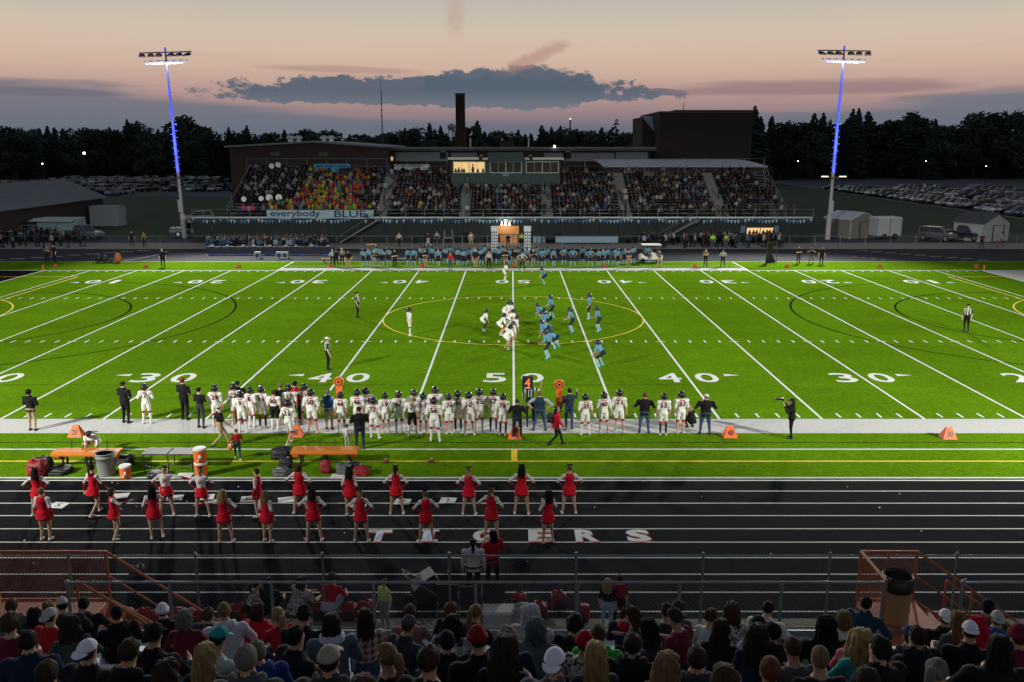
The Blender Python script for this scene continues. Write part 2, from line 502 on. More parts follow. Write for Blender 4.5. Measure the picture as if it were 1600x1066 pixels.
for i in range(9):   # staggered start marks on the far straight
    a, b_ = (62 - i * 1.0), 57.0 + i * 1.08
    strip('stagger_mark', -55.5 + i * 1.5, -54.0 + i * 1.5, 57.0 + i * 1.08, 57.35 + i * 1.08, m_whiteband, far_track, -0.006)
    strip('stagger_mark', 49.5 - i * 1.2, 50.7 - i * 1.2, 57.0 + i * 1.08, 57.3 + i * 1.08, m_whiteband, far_track, -0.006)
    strip('exchange_mark', 39.2 - i * 0.6, 39.7 - i * 0.6, 57.1 + i * 1.08, 57.3 + i * 1.08, m_orange_line, far_track, -0.006)
b = MB()
for i in range(12):
    t0, t1 = i / 12, (i + 1) / 12
    f = lambda t: (-41.2 + 1.6 * math.sin(t * 2.2), 56.6 + 9.0 * t)
    for (xa, ya), (xb, yb) in ((f(t0), f(t1)),):
        b.quad((xa - 0.07, ya, -.006), (xa + 0.07, ya, -.006), (xb + 0.07, yb, -.006), (xb - 0.07, yb, -.006))
b.build('curve_mark', m_white, far_track)
# scattered litter on the near track (confetti-sized paper bits)
rl = random.Random(5)
b = MB()
for i in range(34):
    x, y, s = rl.uniform(-16, 14), rl.uniform(-17, -7.6), rl.uniform(0.008, 0.022)
    b.box(x - s, x + s, y - s, y + s, -0.009, 0.006 + s * 0.3)
tag(b.build('paper_litter', mat('paper', (0.75, 0.75, 0.72), 0.8)), 'small white scraps of paper littering the near track', 'litter', kind='stuff')

# ---------------------------------------------------------------- near stand
m_alu = mat('aluminium', (0.45, 0.46, 0.47), 0.45, metal=0.6, var=0.1, scale=3)
m_wire = mat('fence_wire', (0.10, 0.11, 0.115), 0.6, metal=0.2)
m_galv = mat('galvanised', (0.22, 0.26, 0.28), 0.45, metal=0.7, var=0.15, scale=6)
m_terra = mat('terracotta_steel', (0.42, 0.11, 0.045), 0.6, var=0.22, scale=5, bump=0.15)
TREAD, RISE, ROW0_D, ROW0_Z, DECK_Z = 0.70, 0.324, 13.5, 3.316, 2.86
st = tag(empty('bleachers', (0, CAM_Y + 15, 0)), 'aluminium spectator bleachers in the foreground filled with people', 'bleachers')
def child(mb, name, m, parent, smooth=False):
    o = mb.build(name, m, parent, smooth)
    o.matrix_parent_inverse = Matrix.Translation(parent.location).inverted() if not parent.rotation_euler.z else (Matrix.Translation(parent.location) @ Matrix.Rotation(parent.rotation_euler.z, 4, 'Z')).inverted()
    return o
for i in range(13):
    y, z = CAM_Y + ROW0_D - TREAD * i, ROW0_Z + RISE * i
    child(MB().box(-17, 17, y - 0.13, y + 0.13, z + 0.38, z + 0.42), 'seat_plank', m_alu, st)
    child(MB().box(-17, 17, y + 0.16, y + 0.50, z - 0.05, z), 'foot_plank', m_alu, st)
    child(MB().box(-17, 17, y - 0.16, y - 0.145, z, z + 0.26), 'riser', m_galv, st)
child(MB().box(-17, 17, CAM_Y + 14.05, CAM_Y + 15.45, DECK_Z - 0.06, DECK_Z), 'walkway', m_alu, st)
child(MB().box(-17, 17, CAM_Y + 15.46, CAM_Y + 15.5, DECK_Z - 0.2, DECK_Z + 0.1), 'toe_board', m_galv, st)
for x in range(-16, 17, 4):
    child(MB().box(x - 0.06, x + 0.06, CAM_Y + 15.3, CAM_Y + 15.42, 0, DECK_Z - 0.06), 'post', m_galv, st)

def wire_mesh(x0, x1, z0, z1, y, pitch=0.075, r=0.0022, along='x'):
    """woven diagonal wires as thin three-sided rods"""
    b = MB()
    h = z1 - z0
    L = x1 - x0
    n = int((L + h) / pitch)
    for s in (1, -1):
        for k in range(n):
            a = -h + k * pitch
            p0, q0, p1, q1 = a, 0.0, a + h, h
            if p0 < 0: q0, p0 = -p0, 0.0
            if p1 > L: q1, p1 = q1 - (p1 - L), L
            if q1 - q0 < 0.01: continue
            if s < 0: p0, p1 = L - p0, L - p1
            A = (x0 + p0, y + s * r, z0 + q0); B_ = (x0 + p1, y + s * r, z0 + q1)
            if along == 'y':
                A = (A[1], A[0], A[2]); B_ = (B_[1], B_[0], B_[2])
            b.tube(A, B_, r, r, 3, 0, False)
    return b
def wire_part(parent, m, *a, **k):
    o = child(wire_mesh(*a, **k), 'chain_link', m, parent)
    o['kind'] = 'stuff'
    return o
# chain-link fence between track and stand
YF = CAM_Y + 21.06
fn = tag(empty('chain_link_fence', (0, YF, 0)), 'grey chain-link fence running between the near track and the bleachers', 'fence')
for k in range(-7, 8):
    x = -1.67 + 3.2 * k
    child(MB().tube((x, YF, 0), (x, YF, 1.84), 0.032, n=8).ball((x, YF, 1.86), 0.045), 'post', m_galv, fn)
child(MB().tube((-24.3, YF, 1.80), (21.0, YF, 1.80), 0.026), 'top_rail', m_galv, fn)
child(MB().tube((-24.3, YF, 0.06), (21.0, YF, 0.06), 0.010), 'bottom_wire', m_galv, fn)
wire_part(fn, m_wire, -16, 16, 0.05, 1.79, YF, pitch=0.095, r=0.0018)
# guard rail of the stand
YR = CAM_Y + 15.5
ZR = 3.93
for x0, x1, lab in ((-8.4, 6.86, 'long galvanised guard rail with wire mesh along the front of the bleachers'), (8.33, 15, 'short galvanised guard rail at the right end behind the orange stair')):
    g = tag(empty('guard_rail', (x0, YR, DECK_Z)), lab, 'railing', 'guard rails of the near stand')
    child(MB().tube((x0, YR, ZR), (x1, YR, ZR), 0.026).ball((x0, YR, ZR), 0.05), 'top_rail', m_galv, g)
    child(MB().tube((x0, YR, DECK_Z + 0.14), (x1, YR, DECK_Z + 0.14), 0.016), 'bottom_rail', m_galv, g)
    n = max(2, int((x1 - x0) / 1.9))
    for k in range(n + 1):
        x = x0 + (x1 - x0) * k / n
        child(MB().tube((x, YR, DECK_Z - 0.25), (x, YR, ZR), 0.03), 'post', m_galv, g)
    wire_part(g, m_wire, x0, min(x1, 10.5), DECK_Z + 0.14, ZR - 0.02, YR, pitch=0.095, r=0.0016)
# two terracotta stair landings
def stair(x0, x1, lab):
    y0, y1, z = CAM_Y + 15.56, CAM_Y + 16.8, DECK_Z
    t = tag(empty('steel_stair', (x1, y0, 0)), lab, 'stairs', 'terracotta stairs of the near stand')
    child(MB().box(x0, x1, y0 - 0.6, y1, z - 0.12, z + 0.03), 'landing', m_terra, t)
    child(MB().box(x0, x1, y1 - 0.02, y1 + 0.02, z - 0.35, z + 0.05), 'fascia', m_terra, t)
    ns = 14
    for k in range(ns):
        zz = z - (k + 1) * z / (ns + 1)
        child(MB().box(x1 + k * 0.3, x1 + k * 0.3 + 0.33, y0 + 0.02, y1 - 0.02, zz - 0.04, zz).box(x1 + k * 0.3, x1 + k * 0.3 + 0.02, y0 + 0.02, y1 - 0.02, zz, zz + 0.16), 'step', m_terra, t)
    for y in (y0, y1):
        child(MB().prism([(x1, z - 0.3), (x1 + ns * 0.3, -0.0), (x1 + ns * 0.3, 0.22), (x1, z + 0.04)], y - 0.02, y + 0.02), 'stringer', m_terra, t)
        b = MB().tube((x1, y, z + 1.07), (x1 + ns * 0.3, y, 0.95), 0.027).tube((x1, y, z + 0.55), (x1 + ns * 0.3, y, 0.45), 0.02)
        for k in range(0, ns + 1, 4):
            b.tube((x1 + k * 0.3, y, z * (1 - k / ns)), (x1 + k * 0.3, y, z + 1.07 - (z + 0.12) * k / ns), 0.024)
        child(b, 'handrail', m_terra, t)
    child(MB().path([(x0, y0, z + 1.07), (x0, y1, z + 1.07), (x1, y1, z + 1.07)], 0.03).tube((x0, y1, z), (x0, y1, z + 1.07), 0.03).tube((x1, y1, z), (x1, y1, z + 1.09), 0.03)
          .tube((x0, y0, z), (x0, y0, z + 1.07), 0.03).tube(((x0 + x1) / 2, y1, z), ((x0 + x1) / 2, y1, z + 1.07), 0.02), 'landing_rail', m_terra, t)
    wire_part(t, m_terra, x0, x1, z + 0.05, z + 1.05, y1, pitch=0.07, r=0.004)
    wire_part(t, m_terra, y0, y1, z + 0.05, z + 1.05, x0, pitch=0.07, r=0.004, along='y')
stair(6.92, 8.05, 'terracotta painted steel landing and stair at the right end of the guard rail')
stair(-13.5, -8.25, 'terracotta painted steel landing and stair at the left end of the bleachers')
m_can = mat('tan_plastic', (0.40, 0.23, 0.10), 0.6, var=0.12, scale=4)
m_bag = mat('black_plastic', (0.012, 0.012, 0.014), 0.35, bump=0.6, bscale=9)
def bin_(x, y, z, lab, h=0.95, r=0.29, body=m_can, bag=True, cat='bin', grp='tan bins on the landings'):
    t = tag(empty('trash_can', (x, y, z)), lab, cat, grp)
    prof = [(r * 0.86, 0), (r * 0.9, 0.03), (r * 0.88, 0.06), (r * 0.95, h * 0.55), (r * 0.98, h * 0.8), (r * 1.04, h * 0.81), (r * 1.04, h * 0.84), (r, h * 0.85), (r, h), (r * 0.92, h), (r * 0.86, h * 0.3)]
    o = MB().lathe(prof, n=24).build('barrel', body, t, True)
    if bag:
        MB().lathe([(r * 1.03, h * 0.72), (r * 1.06, h * 0.8), (r * 1.05, h * 1.0), (r * 0.95, h * 1.03), (r * 0.88, h * 0.97), (r * 0.8, h * 0.6)], n=18).build('liner', m_bag, t, True)
    else:
        MB().lathe([(r * 1.0, h * 0.96), (r * 1.09, h * 0.97), (r * 1.09, h * 1.01), (r * 0.97, h * 1.01), (r * 0.95, h * 0.96)], n=24).build('rim', body, t, True)
    return t
bin_(7.32, CAM_Y + 15.95, DECK_Z + 0.03, 'tan barrel bin with black liner on the right orange landing')
bin_(-10.15, CAM_Y + 15.75, DECK_Z + 0.03, 'tan barrel bin with black liner at the left picture edge')

# ---------------------------------------------------------------- far stand
m_wallgreen = mat('dark_screen', (0.007, 0.013, 0.012), 0.8, var=0.3, scale=2)
m_plank = mat('bench_plank', (0.085, 0.09, 0.092), 0.5, metal=0.4, var=0.15, scale=3)
m_tread = mat('riser_steel', (0.09, 0.10, 0.10), 0.7, var=0.2)
YS, ZS = 74.6, 3.15
NR, T2, R2 = 15, 0.76, 0.34
fs = tag(empty('grandstand', (0, YS, 0)), 'far grandstand with aluminium benches packed with spectators', 'grandstand')
for k in range(32):
    x0 = -40 + k * 2.42
    if -2.2 < x0 + 1.2 < 1.2 and False: continue
    child(MB().box(x0, x0 + 2.38, YS, YS + 0.06, 0, ZS - 0.1), 'wall_panel', m_wallgreen, fs)
child(MB().box(-40, 37.4, YS - 0.02, YS + 1.45, ZS - 0.1, ZS), 'deck', m_conc, fs)
child(MB().box(-40, 37.4, YS - 0.06, YS - 0.025, ZS - 0.12, ZS + 0.08), 'deck_edge', m_galv, fs)
child(MB().tube((-40, YS, ZS + 1.0), (37.4, YS, ZS + 1.0), 0.025, n=6), 'deck_rail', m_galv, fs)
child(MB().tube((-40, YS, ZS + 0.5), (37.4, YS, ZS + 0.5), 0.015, n=6), 'deck_rail', m_galv, fs)
for k in range(33):
    x = -40 + k * 2.42
    child(MB().tube((x, YS, ZS), (x, YS, ZS + 1.0), 0.025, n=6), 'rail_post', m_galv, fs)
AISLES = (-16.6, -6.1, 4.4, 14.4, 26.6)
SX0, SX1 = -36.0, 34.5
edges = [SX0] + [e for a in AISLES for e in (a - 0.75, a + 0.75)] + [SX1]
SECT = [(edges[i], edges[i + 1]) for i in range(0, len(edges), 2)]
for i in range(NR):
    y, z = YS + 1.5 + i * T2, ZS + i * R2
    child(MB().box(SX0, SX1, y, y + T2 - 0.01, z - 0.1, z), 'tread', m_tread, fs)
    for a, b_ in SECT:
        child(MB().box(a, b_, y + 0.42, y + 0.70, z + 0.40, z + 0.44), 'bench', m_plank, fs)
for a in AISLES:
    for i in range(NR * 2):
        y, z = YS + 1.5 + i * T2 / 2, ZS + i * R2 / 2
        child(MB().box(a - 0.7, a + 0.7, y, y + 0.1, z + 0.004, z + R2 / 2 + 0.01), 'aisle_step', m_plank, fs)
for x in (SX0, SX1):
    b = MB().tube((x, YS + 1.3, ZS + 1.1), (x, YS + 1.5 + NR * T2, ZS + NR * R2 + 1.1), 0.035).tube((x, YS + 1.3, ZS + 0.5), (x, YS + 1.5 + NR * T2, ZS + NR * R2 + 0.5), 0.025)
    for k in range(0, NR + 1, 3):
        b.tube((x, YS + 1.5 + k * T2, ZS + k * R2), (x, YS + 1.5 + k * T2, ZS + k * R2 + 1.1), 0.025)
    child(b, 'side_rail', m_galv, fs)
YB = YS + 1.5 + NR * T2 + 0.1
ZB = ZS + NR * R2
for a, b_ in ((SX0 - 0.5, -9.0), (7.2, SX1)):
    b = MB().tube((a, YB, ZB + 1.9), (b_, YB, ZB + 1.9), 0.025, n=6).tube((a, YB, ZB + 0.9), (b_, YB, ZB + 0.9), 0.015, n=6)
    n = int((b_ - a) / 2.6)
    for k in range(n + 1):
        x = a + (b_ - a) * k / n
        b.tube((x, YB, ZB - 0.2), (x, YB, ZB + 1.95), 0.03, n=6)
    child(b, 'back_fence', m_galv, fs)
    child(MB().box(a, b_, YB + 0.05, YB + 0.1, 0, ZB), 'back_panel', m_wallgreen, fs)
# ramps down from the deck
for x0, x1 in ((-16.5, -21.5), (23.0, 17.5)):
    child(MB().tube((x0, YS - 0.4, ZS + 0.9), (x1, YS - 0.4, 0.9), 0.03).tube((x0, YS - 1.5, ZS + 0.9), (x1, YS - 1.5, 0.9), 0.03)
          .prism([(x0, ZS), (x0, ZS - 0.25), (x1, -0.0), (x1, 0.2)], YS - 1.5, YS - 0.3), 'ramp', m_tread, fs)
# bunting: pennants along the deck edge
m_pen = [mat('pennant_blue', (0.06, 0.16, 0.30), 0.7), mat('pennant_pale', (0.22, 0.34, 0.44), 0.7), mat('pennant_navy', (0.02, 0.04, 0.10), 0.7)]
bt_ = tag(empty('pennant_bunting', (0, YS - 0.12, ZS)), 'string of blue pennants hanging along the far grandstand deck edge', 'bunting')
rp = random.Random(3)
for k in range(180):
    x = -40 + k * 0.43
    if -21 < x < -17.5 and k % 5: continue
    z = ZS - 0.12 - 0.22 * abs(math.sin(k * 0.35))
    w = 0.19
    child(MB().add([(x, YS - 0.12, z), (x + 2 * w, YS - 0.12, z), (x + w, YS - 0.14, z - 0.46), (x, YS - 0.108, z), (x + 2 * w, YS - 0.108, z), (x + w, YS - 0.128, z - 0.46)],
                   [(0, 2, 1), (3, 4, 5), (0, 1, 4, 3), (1, 2, 5, 4), (2, 0, 3, 5)]), 'pennant', m_pen[rp.choice((0, 0, 1, 1, 2))], bt_)
# fence in front of the far stand
YF2 = 70.8
f2 = tag(empty('perimeter_fence', (0, YF2, 0)), 'low chain-link fence behind the far running track', 'fence')
child(MB().tube((-74, YF2, 1.2), (74, YF2, 1.2), 0.028, n=6), 'top_rail', m_galv, f2)
for k in range(-24, 25):
    child(MB().tube((k * 3.05, YF2, 0), (k * 3.05, YF2, 1.22), 0.028, n=6), 'post', m_galv, f2)
# press box
m_pb = mat('press_box_siding', (0.024, 0.050, 0.060), 0.6, var=0.2, stretch=(1, 1, 12), scale=3)
m_pbtrim = mat('pale_trim', (0.62, 0.60, 0.56), 0.6)
m_frame = mat('window_trim', (0.46, 0.48, 0.44), 0.5)
m_dark = mat('dark_glass', (0.012, 0.013, 0.012), 0.25, spec=0.5)
m_lit = mat('lit_room', (0.7, 0.5, 0.25), 0.9, emit=(1.0, 0.66, 0.27), estr=0.62, var=0.25, scale=1.5)
YP = YS + 1.5 + 9.6 * T2
pb = tag(empty('press_box', (-0.9, YP, 7.2)), 'dark press box above the far grandstand with one lit window', 'press box')
X0, X1 = -8.2, 6.3
child(MB().box(X0, X1, YP + 0.3, YB + 0.4, 5.9, 10.0), 'wall', m_pb, pb)
zt = 9.6
for k, (a, b_) in enumerate(((709, 757), (766.5, 814), (823, 872))):
    xa, xb = plane_at(a, 262, YP).x, plane_at(b_, 262, YP).x
    za, zb = plane_at(800, 269.5, YP).z, plane_at(800, 253.5, YP).z
    w = child(MB().box(xa, xb, YP + 0.1, YP + 0.28, za - 0.1, za).box(xa, xb, YP + 0.1, YP + 0.28, zb, zb + 0.1).box(xa - 0.1, xa, YP + 0.1, YP + 0.28, za - 0.1, zb + 0.1)
              .box(xb, xb + 0.1, YP + 0.1, YP + 0.28, za - 0.1, zb + 0.1), 'window', m_frame, pb)
    for q in range(1, 4):
        x = xa + (xb - xa) * q / 4
        child(MB().box(x - (0.05 if q == 2 else 0.02), x + (0.05 if q == 2 else 0.02), YP + 0.12, YP + 0.27, za, zb), 'mullion', m_frame, pb)
    child(MB().box(xa, xb, YP + 0.285, YP + 0.295, za, zb), 'lit_pane' if k == 0 else 'pane', m_lit if k == 0 else m_dark, pb)
    if k == 0:
        rr = random.Random(8)
        for q, (fx, hh) in enumerate(((0.06, .42), (0.16, .55), (0.26, .4), (0.33, .38), (0.62, .95), (0.78, .35), (0.95, .4))):
            x = xa + (xb - xa) * fx
            child(MB().ball((x, YP + 0.2, za + hh), 0.11, 0.05, 0.13).ball((x, YP + 0.2, za + hh * 0.35), 0.2, 0.05, hh * 0.5), 'silhouette', m_dark, pb)
for a, b_, y0, y1, mm, nm in ((700, 748, 246.5, 249.6, m_pbtrim, 'roof_slab'), (754, 762, 247.2, 249.6, m_pbtrim, 'roof_slab'), (820, 827, 247.2, 249.6, m_pbtrim, 'roof_slab'),
                              (832.5, 881, 246.8, 249.8, m_pbtrim, 'roof_slab'), (762, 818, 239, 253, m_pb, 'roof_box'), (749, 754, 243, 251, m_dark, 'roof_post'), (827, 832, 243, 251, m_dark, 'roof_post')):
    xa, xb = plane_at(a, 250, YP - 0.6).x, plane_at(b_, 250, YP - 0.6).x
    za, zb = plane_at(800, y1, YP - 0.6).z, plane_at(800, y0, YP - 0.6).z
    child(MB().box(xa, xb, YP - 0.6 if nm != 'roof_box' else YP - 0.2, YB + 0.6, za, zb), nm, mm, pb)
p = plane_at(790, 272, YP + 0.25)
child(MB().add([(p.x - 0.75, YP + 0.27, p.z + 0.25), (p.x + 0.75, YP + 0.27, p.z + 0.25), (p.x + 0.5, YP + 0.27, p.z - 0.05), (p.x + 0.3, YP + 0.27, p.z - 0.3), (p.x - 0.3, YP + 0.27, p.z - 0.3), (p.x - 0.5, YP + 0.27, p.z - 0.05)],
               [(0, 1, 2, 3, 4, 5)]), 'emblem', mat('emblem_blue', (0.10, 0.22, 0.36), 0.6), pb)
for px in (692, 888):   # loudspeakers on both sides
    p = plane_at(px, 242, YP + 1)
    b = MB().box(-0.35, 0.35, -0.3, 0.3, -0.45, 0.45)
    o = tag(b.build('loudspeaker', m_dark), 'dark loudspeaker horn at the %s end of the press box roof' % ('left' if px < 800 else 'right'), 'speaker', 'press box speakers')
    o.location = (p.x, YP + 1, p.z)
    o.rotation_euler = (R(20), 0, R(15 if px < 800 else -15))

# ---------------------------------------------------------------- banners
m_ban = mat('grey_banner', (0.24, 0.32, 0.38), 0.8, var=0.12, scale=2)
m_inkblue = mat('navy_ink', (0.012, 0.03, 0.075), 0.8)
def banner(name, lab, px0, px1, py0, py1, Y, m, texts, cat='banner'):
    a, b_ = plane_at(px0, py1, Y), plane_at(px1, py0, Y)
    t = tag(empty(name, (a.x, Y, a.z)), lab, cat)
    n = 16
    mb = MB()
    for k in range(n):
        u0, u1 = k / n, (k + 1) / n
        w = lambda u: 0.04 * math.sin(u * 19)
        sag = lambda u: 0.10 * math.sin(u * math.pi * 3) ** 2
        xa, xb = a.x + (b_.x - a.x) * u0, a.x + (b_.x - a.x) * u1
        mb.quad((xa, Y + w(u0), a.z - sag(u0)), (xb, Y + w(u1), a.z - sag(u1)), (xb, Y + w(u1), b_.z), (xa, Y + w(u0), b_.z))
    child(mb, 'cloth', m, t)
    for s, u, v, w, h, mm in texts:
        me = text_mesh(s, w, h, 0.01).copy(); me.materials.append(mm)
        o = place('lettering', me, t, ((b_.x - a.x) * u, -0.07, (b_.z - a.z) * v))
        o.rotation_euler = (R(90), 0, 0)
    return t
b1 = banner('cloth_banner', 'long grey banner painted everybody BLUE hanging on the grandstand front', 417, 583.5, 328.5, 341, YS - 0.18, m_ban,
            [('everybody', 0.27, 0.5, 6.2, 0.98, m_inkblue), ('BLUE', 0.78, 0.52, 3.9, 0.84, m_inkblue)])
mb = MB()
for k in range(5):
    mb.ball((12.2 + 0.16 * k - 0.3, -0.08, 0.45 + 0.06 * (2 - abs(k - 2))), 0.05, 0.01, 0.12)
mb.ball((12.35, -0.08, 0.25), 0.3, 0.012, 0.2)
mb.build('paw_print', m_inkblue, b1)
banner('sky_blue_banner', 'sky blue banner with dark lettering tied on the fence behind the student section', 491, 547, 256, 270, YB - 0.1, mat('skyblue_cloth', (0.045, 0.22, 0.40), 0.75, var=0.12),
       [])
def brush_strokes(parent, u0, u1, v, h, W, Hh, seed, m):
    """lettering too small to read: short upright and slanted strokes"""
    r = random.Random(seed)
    b = MB()
    x = u0 * W
    while x < u1 * W:
        s = r.uniform(-.04, .04)
        b.quad((x, -.08, v * Hh), (x + .06, -.08, v * Hh), (x + .06 + s, -.08, v * Hh + h), (x + s, -.08, v * Hh + h))
        if r.random() < .6:
            zz = v * Hh + h * r.choice((0, .45, .85))
            b.quad((x, -.082, zz), (x + .16, -.082, zz), (x + .16, -.082, zz + .05), (x, -.082, zz + .05))
        x += r.choice((.13, .18, .2, .34))
    o = b.build('lettering', m, parent)
    o['kind'] = 'stuff'
sb_ = bpy.data.objects['sky_blue_banner']
brush_strokes(sb_, .06, .94, .62, .3, 4.9, 1.22, 2, m_inkblue)
brush_strokes(sb_, .08, .44, .14, .38, 4.9, 1.22, 3, m_inkblue)
brush_strokes(sb_, .62, .90, .14, .38, 4.9, 1.22, 4, m_inkblue)
brush_strokes(b1, .53, .62, .5, .3, 13.2, 1.0, 5, m_bluepaint)
brush_strokes(b1, .53, .62, .12, .3, 13.2, 1.0, 6, m_bluepaint)
banner('white_sign', 'narrow white and teal sign with dark lettering behind the upper rows', 616, 671, 257, 265, YB - 0.1, mat('pale_sign', (0.34, 0.42, 0.43), 0.7),
       [('SKYLINE GRIZZLIES', 0.42, 0.76, 3.6, 0.28, m_inkblue)], 'sign')

# ---------------------------------------------------------------- school buildings beyond the stand
def brickmat(name, c1, c2, mortar, sc=6):
    m = bpy.data.materials.new(name); m.use_nodes = True
    t = m.node_tree; b = t.nodes['Principled BSDF']
    co = t.nodes.new('ShaderNodeTexCoord'); mp = t.nodes.new('ShaderNodeMapping')
    mp.inputs['Rotation'].default_value = (R(90), 0, 0)
    t.links.new(co.outputs['Object'], mp.inputs[0])
    br = t.nodes.new('ShaderNodeTexBrick')
    br.inputs['Scale'].default_value = sc
    br.inputs['Color1'].default_value = (*c1, 1); br.inputs['Color2'].default_value = (*c2, 1); br.inputs['Mortar'].default_value = (*mortar, 1)
    t.links.new(mp.outputs[0], br.inputs['Vector'])
    t.links.new(br.outputs['Color'], b.inputs['Base Color'])
    b.inputs['Roughness'].default_value = 0.9
    return m
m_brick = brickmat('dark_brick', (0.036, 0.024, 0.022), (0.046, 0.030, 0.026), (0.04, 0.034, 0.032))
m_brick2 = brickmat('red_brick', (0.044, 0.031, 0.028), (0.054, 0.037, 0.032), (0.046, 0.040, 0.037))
m_panel = mat('blue_grey_panel', (0.19, 0.23, 0.28), 0.6, var=0.08, stretch=(6, 1, 0.1), scale=2)
m_fascia = mat('roof_fascia', (0.20, 0.23, 0.25), 0.6)
m_roof = mat('flat_roof', (0.10, 0.11, 0.12), 0.9)
m_whiteroof = mat('white_roof', (0.40, 0.44, 0.49), 0.5, var=0.08, scale=0.5)
m_vent = mat('vent_metal', (0.6, 0.62, 0.64), 0.35, metal=0.5)

def front(pxs, Y):
    return [plane_at(x, y, Y) for x, y in pxs]
# gymnasium
Y = 112.0
P_ = front([(358, 231), (490, 223), (599, 231)], Y)
gy = tag(empty('gymnasium_building', (P_[0].x, Y, 0)), 'long low brick gymnasium with pitched roof behind the student section', 'building')
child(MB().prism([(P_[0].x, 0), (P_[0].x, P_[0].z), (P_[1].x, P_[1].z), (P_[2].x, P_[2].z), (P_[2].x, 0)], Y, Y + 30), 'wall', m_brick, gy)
rf = child(MB().prism([(P_[0].x - 0.6, P_[0].z + 0.02), (P_[0].x - 0.6, P_[0].z + 0.3), (P_[1].x, P_[1].z + 0.3), (P_[2].x + 0.3, P_[2].z + 0.3), (P_[2].x + 0.3, P_[2].z + 0.02), (P_[1].x, P_[1].z + 0.02)], Y - 0.5, Y + 30), 'roof', m_fascia, gy)
for px in (454.5, 466.5, 506.5, 517.5):
    p = plane_at(px, 222.5, Y + 9)
    o = MB().lathe([(0.5, -0.4), (0.5, 0.5), (0.75, 0.6), (0.75, 0.8), (0.35, 1.15)], (0, 0, 0), 12).build('roof_vent', m_vent, rf)
    o.matrix_parent_inverse = rf.matrix_world.inverted() if False else Matrix.Identity(4)
    o.location = (p.x, Y + 9, p.z)
for px in (430, 505):
    p = plane_at(px, 241, Y)
    child(MB().box(p.x - 0.7, p.x + 0.7, Y - 0.06, Y + 0.02, p.z - 0.3, p.z + 0.3), 'louvre', m_roof, gy)
# classroom wing
Y = 121.0
a, b_ = plane_at(597, 231, Y), plane_at(1016, 231, Y)
cw = tag(empty('classroom_building', (a.x, Y, 0)), 'long flat-roofed school wing with blue-grey upper panels behind the press box', 'building')
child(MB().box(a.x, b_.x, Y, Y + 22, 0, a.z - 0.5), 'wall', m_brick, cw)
child(MB().box(a.x - 0.8, b_.x + 0.8, Y - 1.2, Y + 22.5, a.z - 0.5, a.z), 'roof', m_roof, cw)
child(MB().box(a.x - 0.85, b_.x + 0.85, Y - 1.26, Y - 1.2, a.z - 0.12, a.z + 0.12), 'fascia', m_fascia, cw)
for x0, x1, y0, y1 in ((618, 700, 238, 252), (705, 745, 239, 250), (850, 885, 239, 250), (880, 960, 239, 252), (962, 1012, 238, 252)):
    q0, q1 = plane_at(x0, y1, Y), plane_at(x1, y0, Y)
    child(MB().box(q0.x, q1.x, Y - 0.15, Y - 0.02, q0.z, q1.z), 'upper_panel', m_panel, cw)
for x0 in (926, 932):
    q0, q1 = plane_at(x0, 248, Y), plane_at(x0 + 4, 243, Y)
    child(MB().box(q0.x, q1.x, Y - 0.2, Y - 0.14, q0.z, q1.z), 'window', m_dark, cw)
q0, q1 = plane_at(605, 251, Y), plane_at(614, 245, Y)
child(MB().box(q0.x, q1.x, Y - 0.12, Y - 0.03, q0.z, q1.z), 'lit_window', m_lit, cw)
q0 = plane_at(793, 231, Y + 4)
child(MB().box(q0.x - 1.4, q0.x + 1.2, Y + 4, Y + 7, q0.z - 0.5, q0.z + 1.1).box(q0.x - 1.5, q0.x + 1.3, Y + 3.9, Y + 7.1, q0.z + 1.1, q0.z + 1.25), 'roof_unit', m_brick, cw)
for px, py in ((735, 216), (784.5, 216), (826, 216)):
    p = plane_at(px, py, Y + 5)
    child(MB().tube((p.x, Y + 5, a.z - 0.3), (p.x, Y + 5, p.z), 0.14, n=8), 'vent_pipe', m_vent, cw)
# low white-roofed building right behind the stand
Y = 97.0
a, b_ = plane_at(952, 252, Y), plane_at(1200, 262, Y)
lw = tag(empty('annex_building', (a.x, Y, 0)), 'low annex with curved white roof behind the right end of the grandstand', 'building')
child(MB().box(a.x, b_.x, Y + 0.5, Y + 18, 0, a.z - 0.9), 'wall', m_brick, lw)
n = 10
mb = MB()
for k in range(n):
    u0, u1 = k / n, (k + 1) / n
    f = lambda u: (Y + u * 19, a.z - 0.75 + 0.75 * math.sin(u * 1.5))
    (ya, za), (yb, zb) = f(u0), f(u1)
    mb.add([(a.x - 0.8, ya, za), (b_.x, ya, za), (b_.x, yb, zb), (a.x - 0.8, yb, zb), (a.x - 0.8, ya, za - 0.12), (b_.x, ya, za - 0.12), (b_.x, yb, zb - 0.12), (a.x - 0.8, yb, zb - 0.12)],
           [(0, 1, 2, 3), (4, 7, 6, 5), (0, 4, 5, 1), (0, 3, 7, 4), (1, 5, 6, 2)])
child(mb, 'roof', m_whiteroof, lw)
